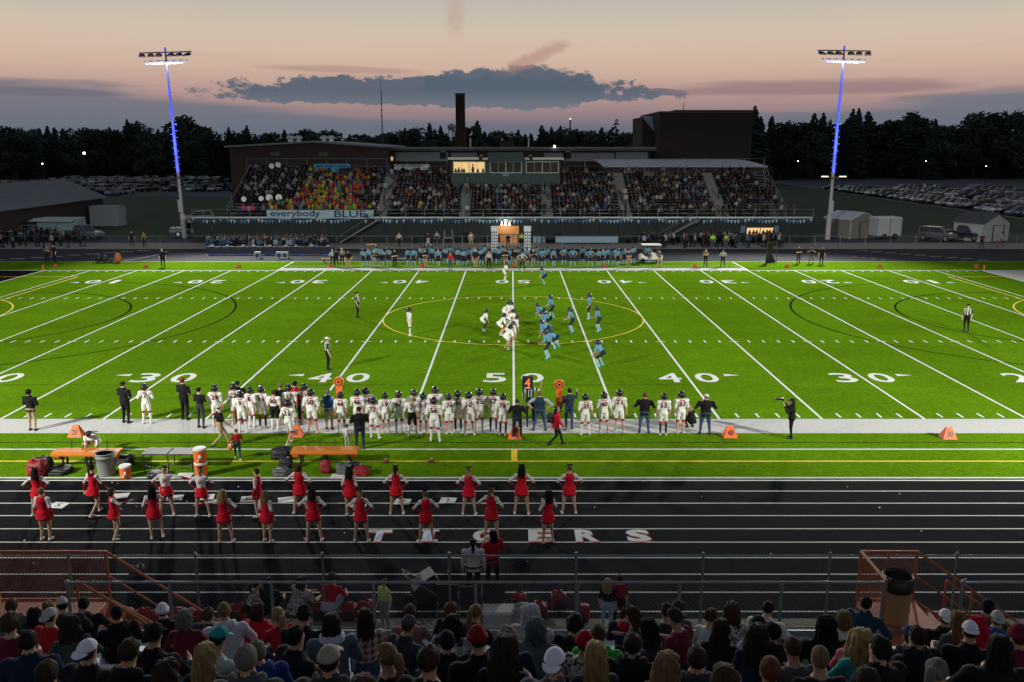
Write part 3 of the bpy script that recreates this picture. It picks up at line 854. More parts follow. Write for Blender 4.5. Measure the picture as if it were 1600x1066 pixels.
# auditorium
Y = 137.0
P_ = front([(1031, 174), (1177, 172)], Y)
au = tag(empty('auditorium_building', (P_[0].x, Y, 0)), 'tall windowless red brick auditorium block with slanted white roof at its left', 'building')
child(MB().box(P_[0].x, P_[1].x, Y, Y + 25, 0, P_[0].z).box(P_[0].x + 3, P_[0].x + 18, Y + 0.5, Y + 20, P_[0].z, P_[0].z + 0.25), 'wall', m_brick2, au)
child(MB().box(P_[0].x - 0.15, P_[1].x + 0.15, Y - 0.1, Y + 25.1, P_[0].z - 0.3, P_[0].z - 0.01), 'parapet', m_roof, au)
q = front([(1003, 183), (1003, 260), (1031, 260), (1031, 204), (1020, 204)], Y + 6)
child(MB().prism([(v.x, max(v.z, 0)) for v in (q[1], q[0], q[4], q[3], q[2])], Y + 6, Y + 20), 'fly_wall', m_brick2, au)
q = front([(1003, 182), (1030.5, 182), (1030.5, 204), (1020, 204)], Y + 6)
zt_, zb_ = q[0].z, q[3].z
child(MB().add([(q[0].x, Y + 5.9, zt_), (q[3].x, Y + 5.9, zb_), (q[2].x + 0.4, Y + 5.9, zb_), (q[2].x + 0.4, Y + 9, zt_ + 0.1), (q[0].x, Y + 9, zt_ + 0.15)], [(0, 1, 2, 3, 4)]), 'slanted_roof', m_whiteroof, au)
child(MB().tube((P_[0].x + 5, Y + 3, P_[0].z), (P_[0].x + 5, Y + 3, P_[0].z + 1.8), 0.06, n=6), 'antenna', m_roof, au)
# chimney, radio mast, water tower
p = plane_at(719, 148.5, 146.0)
ch = tag(empty('brick_chimney', (p.x, 146, 0)), 'tall square dark brick chimney rising behind the press box', 'chimney')
child(MB().prism([(p.x - 1.0, 0), (p.x + 1.0, 0), (p.x + 0.88, p.z), (p.x - 0.88, p.z)], 145, 147), 'stack', m_brick, ch)
child(MB().box(p.x - 0.95, p.x + 0.95, 144.95, 147.05, p.z, p.z + 0.3), 'cap', m_roof, ch)
p = plane_at(594.5, 115, 128.0)
ms = tag(empty('radio_mast', (p.x, 128, 0)), 'thin lattice radio mast standing above the gymnasium roof', 'mast')
for k in range(3):
    an = k * 2.094
    child(MB().tube((p.x + 0.34 * math.cos(an), 128 + 0.34 * math.sin(an), 0), (p.x + 0.05 * math.cos(an), 128 + 0.05 * math.sin(an), p.z - 3), 0.045, 0.035, 5), 'leg', m_roof, ms)
mb = MB()
for k in range(22):
    z0, z1 = k * (p.z - 3) / 22, (k + 1) * (p.z - 3) / 22
    r0, r1 = 0.34 - 0.29 * k / 22, 0.34 - 0.29 * (k + 1) / 22
    for j in range(3):
        a0, a1 = j * 2.094, (j + 1) * 2.094
        mb.tube((p.x + r0 * math.cos(a0), 128 + r0 * math.sin(a0), z0), (p.x + r1 * math.cos(a1), 128 + r1 * math.sin(a1), z1), 0.022, n=3)
o = child(mb, 'lattice', m_roof, ms); o['kind'] = 'stuff'
child(MB().tube((p.x, 128, p.z - 3.2), (p.x, 128, p.z), 0.04, 0.02, 5), 'tip', m_roof, ms)
p = plane_at(705.5, 200, 520.0)
wt = tag(empty('water_tower', (p.x, 520, 0)), 'small distant white and red water tower left of the chimney', 'water tower')
s_ = 520 / 1409 * 1.07
child(MB().lathe([(0.5, -1.5), (2.3, -0.6), (2.6, 0.6), (2.2, 1.7), (0.4, 2.6)], (p.x, 520, p.z), 16), 'tank', mat('tank_paint', (0.42, 0.33, 0.36), 0.5), wt)
for k in range(5):
    an = k * 1.2566
    child(MB().tube((p.x + 2.6 * math.cos(an), 520 + 2.6 * math.sin(an), 0), (p.x + 1.9 * math.cos(an), 520 + 1.9 * math.sin(an), p.z - 0.6), 0.22, n=5), 'leg', m_roof, wt)
p = plane_at(891, 187, 420.0)
rt = tag(empty('beacon_tower', (p.x, 420, 0)), 'thin distant beacon tower right of the press box', 'tower')
child(MB().tube((p.x, 420, 0), (p.x, 420, p.z), 0.7, 0.35, 5), 'shaft', m_roof, rt)
child(MB().ball((p.x, 420, p.z + 0.3), 0.45), 'beacon', mat('beacon', (0.8, 0.7, 0.6), 0.5, emit=(1, 0.8, 0.7), estr=1.5), rt)

# ---------------------------------------------------------------- light towers
m_pole = mat('pole_steel', (0.34, 0.36, 0.38), 0.45, metal=0.3, var=0.12, scale=2)
m_fix = mat('lamp_housing', (0.05, 0.05, 0.05), 0.5)
m_lens = mat('lamp_lens', (0.9, 0.9, 0.9), 0.3, emit=(1.0, 0.97, 0.92), estr=16.0)
m_lens2 = mat('lamp_reflector', (0.8, 0.8, 0.8), 0.3, emit=(1.0, 0.97, 0.92), estr=0.45)
def tower(x, y, face, lab, blue, aim, power, tilt=0.0):
    """face = -1: fixtures look towards -Y"""
    H = 23.4
    t = tag(empty('light_tower', (x, y, 0)), lab, 'floodlight', 'stadium light towers')
    MB().lathe([(0.34, 0), (0.34, 3.0), (0.29, 3.1), (0.29, 3.2)], n=14).build('base_sleeve', mat('base_concrete', (0.36, 0.38, 0.39), 0.7), t, False)
    MB().lathe([(0.24, 3.2), (0.11, H + 0.6)], n=22).build('pole', m_pole, t, False)
    for k in range(16):
        z = 8.3 + k * 0.42
        s = 1 if k % 2 else -1
        MB().tube((0, 0, z), (s * 0.48, 0, z), 0.018, n=5).build('climbing_peg', m_pole, t)
    MB().box(-0.3, 0.3, 0.28 * face - 0.15, 0.28 * face + 0.15, 3.4, 5.0).build('control_box', m_pole, t)
    MB().box(-3.3, 3.3, -0.07, 0.07, H - 0.05, H + 0.08).build('cross_arm', m_fix, t)
    MB().box(-2.7, 2.7, 0.1 * face - 0.05, 0.1 * face + 0.05, H - 1.05, H - 0.95).build('cross_arm', m_fix, t)
    for row, (zz, xs) in enumerate(((H - 0.42, (-3.0, -1.85, -0.8, 0.8, 1.85, 3.0)), (H - 1.3, (-2.3, -1.4, -0.5, 0.55, 1.45, 2.35)))):
        for xx in xs:
            # visor hood: open below and to the front, the lens inside it
            f = MB()
            w, d, h = (0.42 if row == 0 else 0.36), 0.75, 0.30
            y0 = face * 0.15
            f.add([(-w, y0, 0.02), (w, y0, 0.02), (w, y0 + face * d, -h * 0.6), (-w, y0 + face * d, -h * 0.6), (-w * 0.7, y0, 0.32), (w * 0.7, y0, 0.32), (w * 0.8, y0 + face * d, -h * 0.1), (-w * 0.8, y0 + face * d, -h * 0.1)],
                  [(0, 1, 5, 4), (4, 5, 6, 7), (0, 4, 7, 3), (1, 2, 6, 5)])
            f.tube((0, 0, 0.35), (0, y0, 0.2), 0.06, n=6)
            o = f.build('lamp_hood', m_fix if row == 0 else m_lens2, t)
            o.location = (xx, 0, zz)
            o.rotation_euler = (0, 0, -0.35 * face * xx / 3.0 * -1)
            g = MB().add([(-w * 0.9, y0 + face * 0.1, -0.02), (w * 0.9, y0 + face * 0.1, -0.02), (w * 0.9, y0 + face * (d - 0.1), -h * 0.55), (-w * 0.9, y0 + face * (d - 0.1), -h * 0.55)], [(0, 1, 2, 3)])
            l = g.build('lens', m_lens if (row == 1 and abs(xx) < 1.6) else m_lens2 if row == 1 else m_dark, o)
    if blue:
        for s in (-1, 1):
            MB().box(s * 0.42 - 0.16, s * 0.42 + 0.16, -0.75, -0.45, 7.75, 8.0).tube((s * 0.2, -0.1, 7.8), (s * 0.42, -0.6, 7.8), 0.03, n=5).build('uplight', m_fix, t)
            for en, ang, zt2 in ((BLUE_E, 95, 11.0), (BLUE_E * 4.2, 17, 14.6)):
                ld = bpy.data.lights.new('blue_uplight', 'SPOT')
                ld.energy = 1.0
                ld.color = (0.03, 0.06, 1.0)
                ld.spot_size = R(ang); ld.spot_blend = 1.0; ld.shadow_soft_size = 0.05
                ld.use_nodes = True
                tt = ld.node_tree
                em = tt.nodes['Emission']
                fo = tt.nodes.new('ShaderNodeLightFalloff')
                fo.inputs['Strength'].default_value = en
                tt.links.new(fo.outputs['Constant'], em.inputs['Strength'])
                lo = bpy.data.objects.new('blue_uplight', ld)
                COL.objects.link(lo); lo.parent = t
                lo.location = (s * 0.42, -0.78, 8.02)
                d = Vector((0, 0, zt2)) - Vector(lo.location)
                lo.rotation_euler = d.to_track_quat('-Z', 'Y').to_euler()
    MB().box(-4.5, 4.5, face * 2.7 - 0.02, face * 2.7 + 0.02, H - 2.06, H - 1.2).build('added_beam_shield', m_fix, t) if not blue else None  # unseen plate added to cut the near floods off the far stand
    for k, tx in enumerate(aim):
        ld = bpy.data.lights.new('floodlight', 'SPOT')
        ld.energy = power / len(aim)
        ld.color = FLOOD_COL
        ld.spot_size = R(75); ld.spot_blend = 0.65; ld.shadow_soft_size = 0.14
        lo = bpy.data.objects.new('floodlight', ld)
        COL.objects.link(lo); lo.parent = t
        lo.location = ((k - 0.5) * 2.0, face * 1.2, H - 1.9)
        d = Vector(tx) - (Vector((x, y, 0)) + Vector(lo.location))
        lo.rotation_euler = d.to_track_quat('-Z', 'Y').to_euler()
    t.rotation_euler = (0, R(tilt), 0)
    return t
BLUE_E = 380.0
tower(-43.2, 80.5, -1, 'blue-lit floodlight tower left of the grandstand', True, [(-14, 14, 0), (0, 10, 0)], FLOOD_FAR, -1.6)
tower(40.8, 78.6, -1, 'blue-lit floodlight tower right of the grandstand', True, [(0, 10, 0), (14, 14, 0)], FLOOD_FAR, 0.9)
tower(-43.6, -31.0, 1, 'floodlight tower behind the near stand on the left', False, [(-20, 31, 0), (0, 37, 0)], FLOOD_NEAR)
tower(42.0, -31.0, 1, 'floodlight tower behind the near stand on the right', False, [(0, 37, 0), (20, 31, 0)], FLOOD_NEAR)

# ---------------------------------------------------------------- trees
def leafmat(name, c):
    return mat(name, c, 0.85, var=0.45, scale=0.9, spec=0.2)
m_needle = leafmat('spruce_needles', (0.040, 0.068, 0.058))
m_leaf = leafmat('broad_leaves', (0.048, 0.078, 0.052))
m_bark = mat('bark', (0.06, 0.045, 0.035), 0.95)
def conifer_mesh(seed, slim=1.0, sparse=False):
    """unit-height spruce: whorls of drooping fronds"""
    r = random.Random(seed)
    b = MB()
    whorls = 40 if not sparse else 20
    for k in range(whorls):
        t = k / whorls
        z = 0.08 + 0.91 * t
        rad = (0.20 * slim) * (1 - t) ** 0.85 + 0.012
        nb = int((24 if not sparse else 8) * (1 - t * 0.6))
        for j in range(nb):
            an = r.uniform(0, 6.283)
            L = rad * r.uniform(0.55, 1.15) * (1 if not sparse else r.uniform(0.5, 1.3))
            zz = z + r.uniform(-0.012, 0.012)
            droop = r.uniform(0.12, 0.42) * L
            ca, sa = math.cos(an), math.sin(an)
            w = L * r.uniform(0.26, 0.42)
            p0 = (0.15 * L * ca, 0.15 * L * sa, zz + 0.012)
            p1 = (0.6 * L * ca - w * sa, 0.6 * L * sa + w * ca, zz - droop * 0.5)
            p2 = (L * ca, L * sa, zz - droop)
            p3 = (0.6 * L * ca + w * sa, 0.6 * L * sa - w * ca, zz - droop * 0.5)
            p4 = (0.62 * L * ca, 0.62 * L * sa, zz - droop * 0.5 - 0.028)
            b.add([p0, p1, p2, p3, p4], [(0, 1, 2), (0, 2, 3), (0, 1, 4), (1, 2, 4), (0, 4, 3), (4, 2, 3)])
    return b.mesh('spruce_crown', m_needle)
def broad_mesh(seed):
    """unit-height broadleaf crown: leaf sprays over many uneven clumps"""
    r = random.Random(seed)
    b = MB()
    cl = []
    for k in range(26):
        z = r.uniform(0.26, 0.93)
        mx = 0.34 * math.sin(math.pi * min(1, (z - 0.10) / 0.9)) ** 0.6
        an, q = r.uniform(0, 6.283), mx * math.sqrt(r.random())
        cl.append((q * math.cos(an), q * math.sin(an), z, r.uniform(0.075, 0.14)))
    for cx, cy, cz, cr in cl:
        for j in range(110):
            d = Vector((r.gauss(0, 1), r.gauss(0, 1), r.gauss(0, 1))).normalized()
            p = Vector((cx, cy, cz)) + d * cr * r.uniform(0.55, 1.12)
            s = r.uniform(0.018, 0.036)
            u = Vector((r.gauss(0, 1), r.gauss(0, 1), r.gauss(0, 1))).normalized()
            v = u.orthogonal().normalized()
            b.add([p - u * s, p + v * s * 0.7, p + u * s, p - v * s * 0.7], [(0, 1, 2, 3)])
    return b.mesh('broad_crown', m_leaf)
def trunk_mesh(kind):
    b = MB()
    if kind == 'spruce':
        b.tube((0, 0, 0), (0, 0, 0.96), 0.016, 0.002, 7)
    else:
        b.tube((0, 0, 0), (0, 0, 0.42), 0.026, 0.015, 7)
        for k in range(6):
            an = k * 1.05
            b.tube((0, 0, 0.28 + 0.03 * k), (0.2 * math.cos(an), 0.2 * math.sin(an), 0.55 + 0.05 * k), 0.011, 0.004, 5)
    return b.mesh(kind + '_trunk', m_bark)
CON = [conifer_mesh(1), conifer_mesh(2, 0.85), conifer_mesh(3, 1.15), conifer_mesh(4, 0.95)]
SPARSE = conifer_mesh(9, 1.1, True)
BRO = [broad_mesh(s) for s in (11, 12, 13, 14)]
TRK = {'spruce': trunk_mesh('spruce'), 'broad': trunk_mesh('broad')}
tree_n = {}
def tree(px, top, Y, kind, seed, width=None):
    p = plane_at(px, top, Y)
    h = p.z
    r = random.Random(seed)
    con = kind in ('spruce', 'sparse')
    where = 'of those left of the left tower' if px < 262 else 'between left tower and radio mast' if px < 594 else 'between radio mast and auditorium' if px < 1010 else 'between auditorium and right tower' if px < 1306 else 'of those right of the right tower'
    key = ('spruce' if con else 'broad', where)
    tree_n[key] = tree_n.get(key, 0) + 1
    t = empty('spruce_tree' if con else 'broadleaf_tree', (p.x, Y, 0), r.uniform(0, 6.28))
    t['_px'] = px
    w = width or r.uniform(1.3, 1.75)
    t.scale = (h * w, h * w, h)
    place('crown', SPARSE if kind == 'sparse' else r.choice(CON) if con else r.choice(BRO), t)
    place('trunk', TRK['spruce' if con else 'broad'], t)
    TREES.append((px, t, key))
TREES = []
SKYLINE = [(2, 199, 'b'), (18, 203, 'b'), (33, 206, 's'), (48, 203, 'b'), (61, 198, 's'), (73, 195, 's'), (84, 197, 's'), (97, 199, 's'), (112, 204, 'b'), (128, 203, 'b'), (141, 204, 'b'), (151, 203, 's'), (163, 205, 'b'),
           (171, 197, 's'), (184, 201, 's'), (198, 184, 's'), (206, 190, 's'), (214, 187, 's'), (224, 196, 'b'), (233, 198, 's'), (246, 200, 's'), (258, 203, 's'), (276, 194, 'b'), (291, 184, 'b'), (306, 194, 'b'), (318, 201, 'b'),
           (331, 212, 'b'), (343, 209, 'b'), (357, 197, 's'), (371, 208, 'b'), (385, 194, 's'), (398, 207, 's'), (412, 211, 'b'), (428, 209, 'b'), (444, 201, 's'), (455, 207, 's'), (472, 208, 'b'), (488, 206, 'b'), (503, 207, 'b'),
           (520, 207, 'b'), (546, 208, 's'), (560, 212, 'b'), (577, 210, 's'), (590, 214, 'b'), (606, 212, 'b'), (620, 208, 'b'), (632, 198, 's'), (641, 201, 's'), (652, 199, 's'), (662, 203, 'b'), (671, 190, 's'), (680, 200, 's'),
           (688, 194, 's'), (697, 206, 's'), (733, 200, 'b'), (746, 187, 's'), (757, 203, 's'), (769, 208, 'b'), (783, 208, 'b'), (797, 211, 'b'), (810, 201, 's'), (821, 208, 's'), (829, 206, 's'), (847, 194, 's'), (855, 203, 's'),
           (862, 196, 's'), (876, 195, 's'), (888, 204, 'b'), (901, 206, 'b'), (917, 209, 'b'), (929, 208, 'b'), (940, 197, 's'), (951, 206, 'b'), (963, 181, 'x'), (974, 211, 'b'), (985, 218, 'b'), (997, 220, 'b'),
           (1168, 181, 's'), (1180, 163, 's'), (1190, 180, 's'), (1207, 179, 's'), (1219, 196, 'b'), (1233, 193, 'b'), (1246, 194, 'b'), (1259, 197, 'b'), (1273, 175, 's'), (1287, 174, 's'), (1298, 185, 's'), (1312, 196, 'b'),
           (1324, 184, 's'), (1334, 168, 's'), (1343, 167, 's'), (1358, 172, 's'), (1371, 193, 'b'), (1387, 198, 'b'), (1402, 190, 'b'), (1416, 179, 'b'), (1431, 177, 's'), (1440, 186, 'b'), (1450, 183, 's'), (1463, 184, 's'),
           (1476, 197, 'b'), (1488, 196, 's'), (1500, 198, 'b'), (1514, 188, 'b'), (1529, 181, 'b'), (1544, 179, 'b'), (1559, 179, 'b'), (1575, 184, 'b'), (1590, 182, 'b'), (1606, 177, 'b')]
rt_ = random.Random(21)
KIND = {'s': 'spruce', 'b': 'broad', 'x': 'sparse'}
for i, (px, top, k) in enumerate(SKYLINE):
    Y = rt_.uniform(300, 345) if px < 340 or px > 1200 else rt_.uniform(215, 260)
    tree(px, top, Y, KIND[k], i, None if k != 'b' else rt_.uniform(1.05, 1.4))
for i in range(95):   # lower trees that close the wood beneath the skyline
    side = i % 5
    px = rt_.uniform(-10, 350) if side < 2 else rt_.uniform(1165, 1610) if side < 4 else rt_.uniform(350, 1000)
    Y = rt_.uniform(290, 340) if side < 4 else rt_.uniform(205, 240)
    tree(px, rt_.uniform(205, 224) if side < 2 or side == 4 else rt_.uniform(196, 222), Y, rt_.choice(('broad', 'broad', 'spruce')), 500 + i, 1.3)
TREES.sort(key=lambda q: q[0])
cnt = {}
for px, t, key in TREES:
    cnt[key] = cnt.get(key, 0) + 1
    tag(t, 'dark %s, %s from left %s' % ('spruce' if key[0] == 'spruce' else 'broadleaf tree', nth(cnt[key]), key[1]), 'tree', 'trees along the skyline')
    del t['_px']
tag(MB().box(-420, 420, 352, 372, 0, 14).build('distant_wood', leafmat('far_wood', (0.04, 0.065, 0.055))), 'dark far wood closing the view between the trees', 'wood', kind='stuff')

# ---------------------------------------------------------------- people: body templates
SKIN, TOP, BOT, SHOE, SLEEVE, FORE, SHIN, TRIM, DARK = range(9)
def rotx(v, a, o):
    v = Vector(v) - Vector(o)
    c, s = math.cos(a), math.sin(a)
    return Vector((v.x, v.y * c + v.z * s, -v.y * s + v.z * c)) + Vector(o)
POSES = {
    'stand': dict(),
    'stand2': dict(knee=((-.12, .05, .51), (.14, .0, .50)), ank=((-.14, .04, .09), (.19, -.04, .09)), arm=(((-.09, -.04, -.28), (-.05, .12, -.50)), ((.08, -.02, -.29), (.10, .04, -.54)))),
    'hips': dict(knee=((-.15, .01, .51), (.15, .01, .51)), ank=((-.20, -.01, .09), (.20, -.01, .09)), arm=(((-.22, -.06, -.20), (-.03, .02, -.40)), ((.22, -.06, -.20), (.03, .02, -.40)))),
    'cross': dict(arm=(((-.07, .03, -.28), (.14, .20, -.22)), ((.07, .03, -.28), (-.14, .20, -.26)))),
    'front': dict(knee=((-.13, .01, .51), (.13, .01, .51)), ank=((-.16, -.01, .09), (.16, -.01, .09)), arm=(((-.13, .02, -.26), (.08, .24, -.10)), ((.13, .02, -.26), (-.08, .24, -.10)))),
    'walk': dict(hip=.95, lean=5, knee=((-.10, .20, .54), (.10, .02, .49)), ank=((-.10, .30, .10), (.10, -.30, .16)), arm=(((-.08, -.12, -.26), (-.10, -.12, -.50)), ((.08, .08, -.28), (.08, .24, -.46)))),
    'two': dict(hip=.80, hipy=-.16, lean=48, head=-30, knee=((-.20, .16, .49), (.20, .16, .49)), ank=((-.22, -.04, .09), (.22, -.04, .09)), arm=(((-.09, .06, -.28), (-.02, .16, -.50)), ((.09, .06, -.28), (.02, .16, -.50)))),
    'three': dict(hip=.70, hipy=-.34, lean=74, head=-50, knee=((-.20, .02, .44), (.20, -.06, .42)), ank=((-.22, -.24, .09), (.22, -.42, .12)), arm=(((-.08, -.06, -.26), (.04, .10, -.34)), ((.02, .06, -.34), (0, .10, -.72)))),
    'ready': dict(hip=.86, hipy=-.08, lean=26, head=-16, knee=((-.17, .13, .50), (.19, .08, .49)), ank=((-.22, -.02, .09), (.24, -.10, .09)), arm=(((-.12, .05, -.26), (-.06, .26, -.36)), ((.12, .05, -.26), (.06, .26, -.36)))),
    'sit': dict(hip=.53, lean=6, knee=((-.13, .44, .52), (.13, .44, .52)), ank=((-.12, .42, .09), (.12, .42, .09)), arm=(((-.10, .06, -.27), (.06, .30, -.30)), ((.10, .06, -.27), (-.06, .30, -.30)))),
    'sit2': dict(hip=.53, lean=24, head=-12, knee=((-.16, .44, .52), (.16, .44, .52)), ank=((-.16, .40, .09), (.16, .46, .09)), arm=(((-.16, .10, -.26), (-.06, .32, -.32)), ((.16, .10, -.26), (.06, .32, -.32)))),
    'slump': dict(hip=.53, lean=55, head=25, knee=((-.17, .42, .52), (.17, .42, .52)), ank=((-.16, .40, .09), (.16, .46, .09)), arm=(((-.08, .06, -.27), (.04, .22, -.42)), ((.08, .06, -.27), (-.04, .22, -.42)))),
    'sit3': dict(hip=.53, lean=12, head=10, knee=((-.10, .44, .52), (.12, .44, .52)), ank=((-.10, .46, .09), (.12, .40, .09)), arm=(((-.08, .02, -.28), (-.02, .24, -.36)), ((.15, .08, -.24), (.02, .30, -.22)))),
    'left': dict(knee=((-.13, .01, .51), (.15, .01, .51)), ank=((-.16, -.01, .09), (.20, -.01, .09)), arm=(((-.27, .02, -.06), (-.50, .06, -.12)), ((.22, -.06, -.20), (.03, .02, -.40)))),
    'reach': dict(knee=((-.10, .01, .51), (.15, .10, .53)), ank=((-.10, -.01, .09), (.19, -.05, .12)), arm=(((-.10, .0, -.28), (-.06, .18, -.44)), ((.10, .20, -.16), (.12, .44, -.08)))),
    'pole': dict(arm=(((-.08, -.02, -.28), (-.08, .12, -.50)), ((.14, .20, -.12), (.20, .34, .08)))),
    'camera': dict(lean=3, knee=((-.11, .02, .51), (.13, .0, .50)), arm=(((-.15, .18, -.18), (-.05, .28, .08)), ((.15, .18, -.18), (.05, .24, .10)))),
    'squat': dict(hip=.36, hipy=-.14, lean=28, head=-10, knee=((-.16, .26, .50), (.16, .26, .48)), ank=((-.14, .0, .09), (.14, -.02, .09)), arm=(((-.10, .10, -.24), (.02, .34, -.26)), ((.10, .10, -.24), (-.02, .34, -.26)))),
    'floor': dict(hip=.14, lean=20, head=-6, knee=((-.22, .34, .32), (.22, .34, .30)), ank=((-.10, .46, .07), (.12, .44, .07)), arm=(((-.14, .12, -.26), (-.04, .34, -.30)), ((.14, .12, -.26), (.04, .34, -.30)))),
}
TEMPL = {}
def template(pose, kind='plain', voxel=0.026):
    """one continuous figure: tapered limbs and a lofted trunk merged into a single surface; each face keeps the garment it belongs to"""
    key = (pose, kind)
    if key in TEMPL:
        return TEMPL[key]
    P = POSES[pose]
    hip, hipy, lean = P.get('hip', .97), P.get('hipy', 0), R(P.get('lean', 0))
    O = Vector((0, hipy, hip))
    fem = kind in ('cheer', 'woman')
    pads = kind == 'player'
    up = lambda x, y, z: rotx((x, hipy + y, hip + z), lean, O)
    Lx = Vector((1, 0, 0))
    Fy = Vector((0, math.cos(lean), -math.sin(lean)))
    b = MB()
    def loft(secs, slots, n=20):
        vs, fs, ms = [], [], []
        s2, l2 = [secs[0]], []
        for (c0, F, x0, y0), (c1, F1, x1, y1), sl in zip(secs, secs[1:], slots):
            m_ = max(1, round((c1 - c0).length / .022))
            for j in range(1, m_ + 1):
                u = j / m_
                s2.append((c0.lerp(c1, u), F, x0 + (x1 - x0) * u, y0 + (y1 - y0) * u)); l2.append(sl)
        secs, slots = s2, l2
        for (c, F, rx, ry) in secs:
            for i in range(n):
                t = 2 * math.pi * i / n
                vs.append(c + Lx * (rx * math.cos(t)) + F * (ry * math.sin(t)))
        for k in range(len(secs) - 1):
            for i in range(n):
                fs.append((k * n + i, k * n + (i + 1) % n, (k + 1) * n + (i + 1) % n, (k + 1) * n + i)); ms.append(slots[k])
        m = len(secs) - 1
        fs.append(tuple(reversed(range(n)))); ms.append(slots[0])
        fs.append(tuple(range(m * n, m * n + n))); ms.append(slots[-1])
        o = len(b.v)
        b.v += [tuple(v) for v in vs]; b.f += [tuple(i + o for i in f) for f in fs]; b.m += ms
    def limb(a, c, ra, rc, slot, steps=6, slot2=None):
        a, c = Vector(a), Vector(c)
        d = (c - a).normalized()
        p = d.orthogonal().normalized(); q = d.cross(p)
        n = 12
        steps = max(steps, round((c - a).length / .025))
        prof = [(-ra * .8, ra * .5), ] + [((c - a).length * k / steps, ra + (rc - ra) * k / steps) for k in range(steps + 1)] + [((c - a).length + rc * .8, rc * .5)]
        vs, fs, ms = [], [], []
        for h, r in prof:
            vs += [a + d * h + (p * math.cos(2 * math.pi * i / n) + q * math.sin(2 * math.pi * i / n)) * r for i in range(n)]
        for k in range(len(prof) - 1):
            for i in range(n):
                fs.append((k * n + i, k * n + (i + 1) % n, (k + 1) * n + (i + 1) % n, (k + 1) * n + i))
                ms.append(slot2 if slot2 is not None and k >= len(prof) - 6 else slot)
        fs += [tuple(reversed(range(n))), tuple(range((len(prof) - 1) * n, len(prof) * n))]; ms += [slot, slot2 if slot2 is not None else slot]
        o = len(b.v)
        b.v += [tuple(v) for v in vs]; b.f += [tuple(i + o for i in f) for f in fs]; b.m += ms
    W = .86 if fem else 1.0
    coat = 1.2 if kind == 'coat' else 1.0
    thick = coat
    # trunk
    secs = [(up(0, 0, -.08), Fy, .150 * W, .115), (up(0, -.005, .02), Fy, .168 * (1.02 if fem else 1) * coat, .125 * coat), (up(0, 0, .12), Fy, .140 * W * coat, .108 * coat), (up(0, .005, .24), Fy, .158 * W * coat, .118 * coat),
            (up(0, .0, .36), Fy, (.182 if not pads else .205) * W * coat, (.125 if not pads else .15) * coat), (up(0, -.01, .455), Fy, (.172 if not pads else .205) * W * coat, (.105 if not pads else .14) * coat), (up(0, -.012, .51), Fy, .095 if not pads else .15, .075 if not pads else .10)]
    loft(secs, [BOT, BOT if kind != 'coat' else TOP, TOP, TOP, TOP, TOP])
    if kind == 'coat':
        loft([(up(0, -.012, .44), Fy, .13, .10), (up(0, -.012, .50), Fy, .098, .086), (up(0, -.014, .565), Fy, .078, .080)], [TOP, TOP])
        loft([(up(0, 0, -.14), Fy, .185, .14), (up(0, 0, .05), Fy, .18, .135)], [TOP])
    # neck and head
    hp = R(P.get('lean', 0) * 0.45 + P.get('head', 0))
    nb = up(0, -.012, .50)
    hc = nb + Vector((0, math.sin(hp) * .17 + .012, math.cos(hp) * .17))
    limb(nb, nb.lerp(hc, .6), .060, .056, SKIN, 3)
    HM = Matrix.Translation(hc) @ Matrix.Rotation(-hp, 4, 'X')
    def hv(x, y, z): return HM @ Vector((x, y, z))
    def ell(c, rx, ry, rz, slot, M=HM, n=14, k=10):
        t = MB().ball((0, 0, 0), rx, ry, rz, n, k)
        o = len(b.v)
        b.v += [tuple(M @ (Vector(v) + Vector(c))) for v in t.v]; b.f += [tuple(i + o for i in f) for f in t.f]; b.m += [slot] * len(t.f)
    ell((0, -.005, .025), .076, .096, .098, SKIN)
    ell((0, .022, -.045), .058, .072, .072, SKIN)
    ell((0, .096, -.012), .014, .018, .022, SKIN)
    for s in (-1, 1):
        ell((s * .078, -.005, -.005), .012, .022, .032, SKIN)
    # arms
    armd = P.get('arm', (((-.06, -.02, -.29), (-.07, .06, -.54)), ((.06, -.02, -.29), (.07, .06, -.54))))
    sw = (.185 if not pads else .188) * (W * .98 if fem else 1) * (1.14 if kind == 'coat' else 1)
    for s, (e, w) in zip((-1, 1), armd):
        sh = up(s * sw, -.01, .44)
        el, wr = sh + Vector(e), sh + Vector(w)
        at = coat * (1.0 if not fem else .88)
        ell((0, 0, 0), .075 * at if not pads else .104, .075 * at if not pads else .104, .07 if not pads else .088, SLEEVE if not pads else TOP, Matrix.Translation(sh + Vector((0, 0, .0))))
        limb(sh, el, (.058 if not pads else .075) * at, (.047 if not pads else .055) * at, SLEEVE, 7)
        limb(el, wr, .045 * at, .034 * at, FORE, 6)
        d = (wr - el).normalized()
        limb(wr + d * .02, wr + d * .12, .034, .028, SKIN, 3)
        inw = Vector((-s, .4, 0)).normalized()
        limb(wr + d * .03, wr + d * .07 + inw * .045, .017, .013, SKIN, 2)
        sd = d.cross(inw).normalized()
        for q in range(4):
            o = sd * (.012 * (q - 1.5) * 1.5)
            limb(wr + d * .10 + o, wr + d * (.17 + (.012 if q in (1, 2) else 0)) + o + inw * .02, .011, .009, SKIN, 2)
    # legs
    kn = P.get('knee', ((-.11, .02, .51), (.11, .02, .51)))
    an = P.get('ank', ((-.115, -.02, .09), (.115, -.02, .09)))
    lt = 1.08 if kind in ('coat',) else 1.0
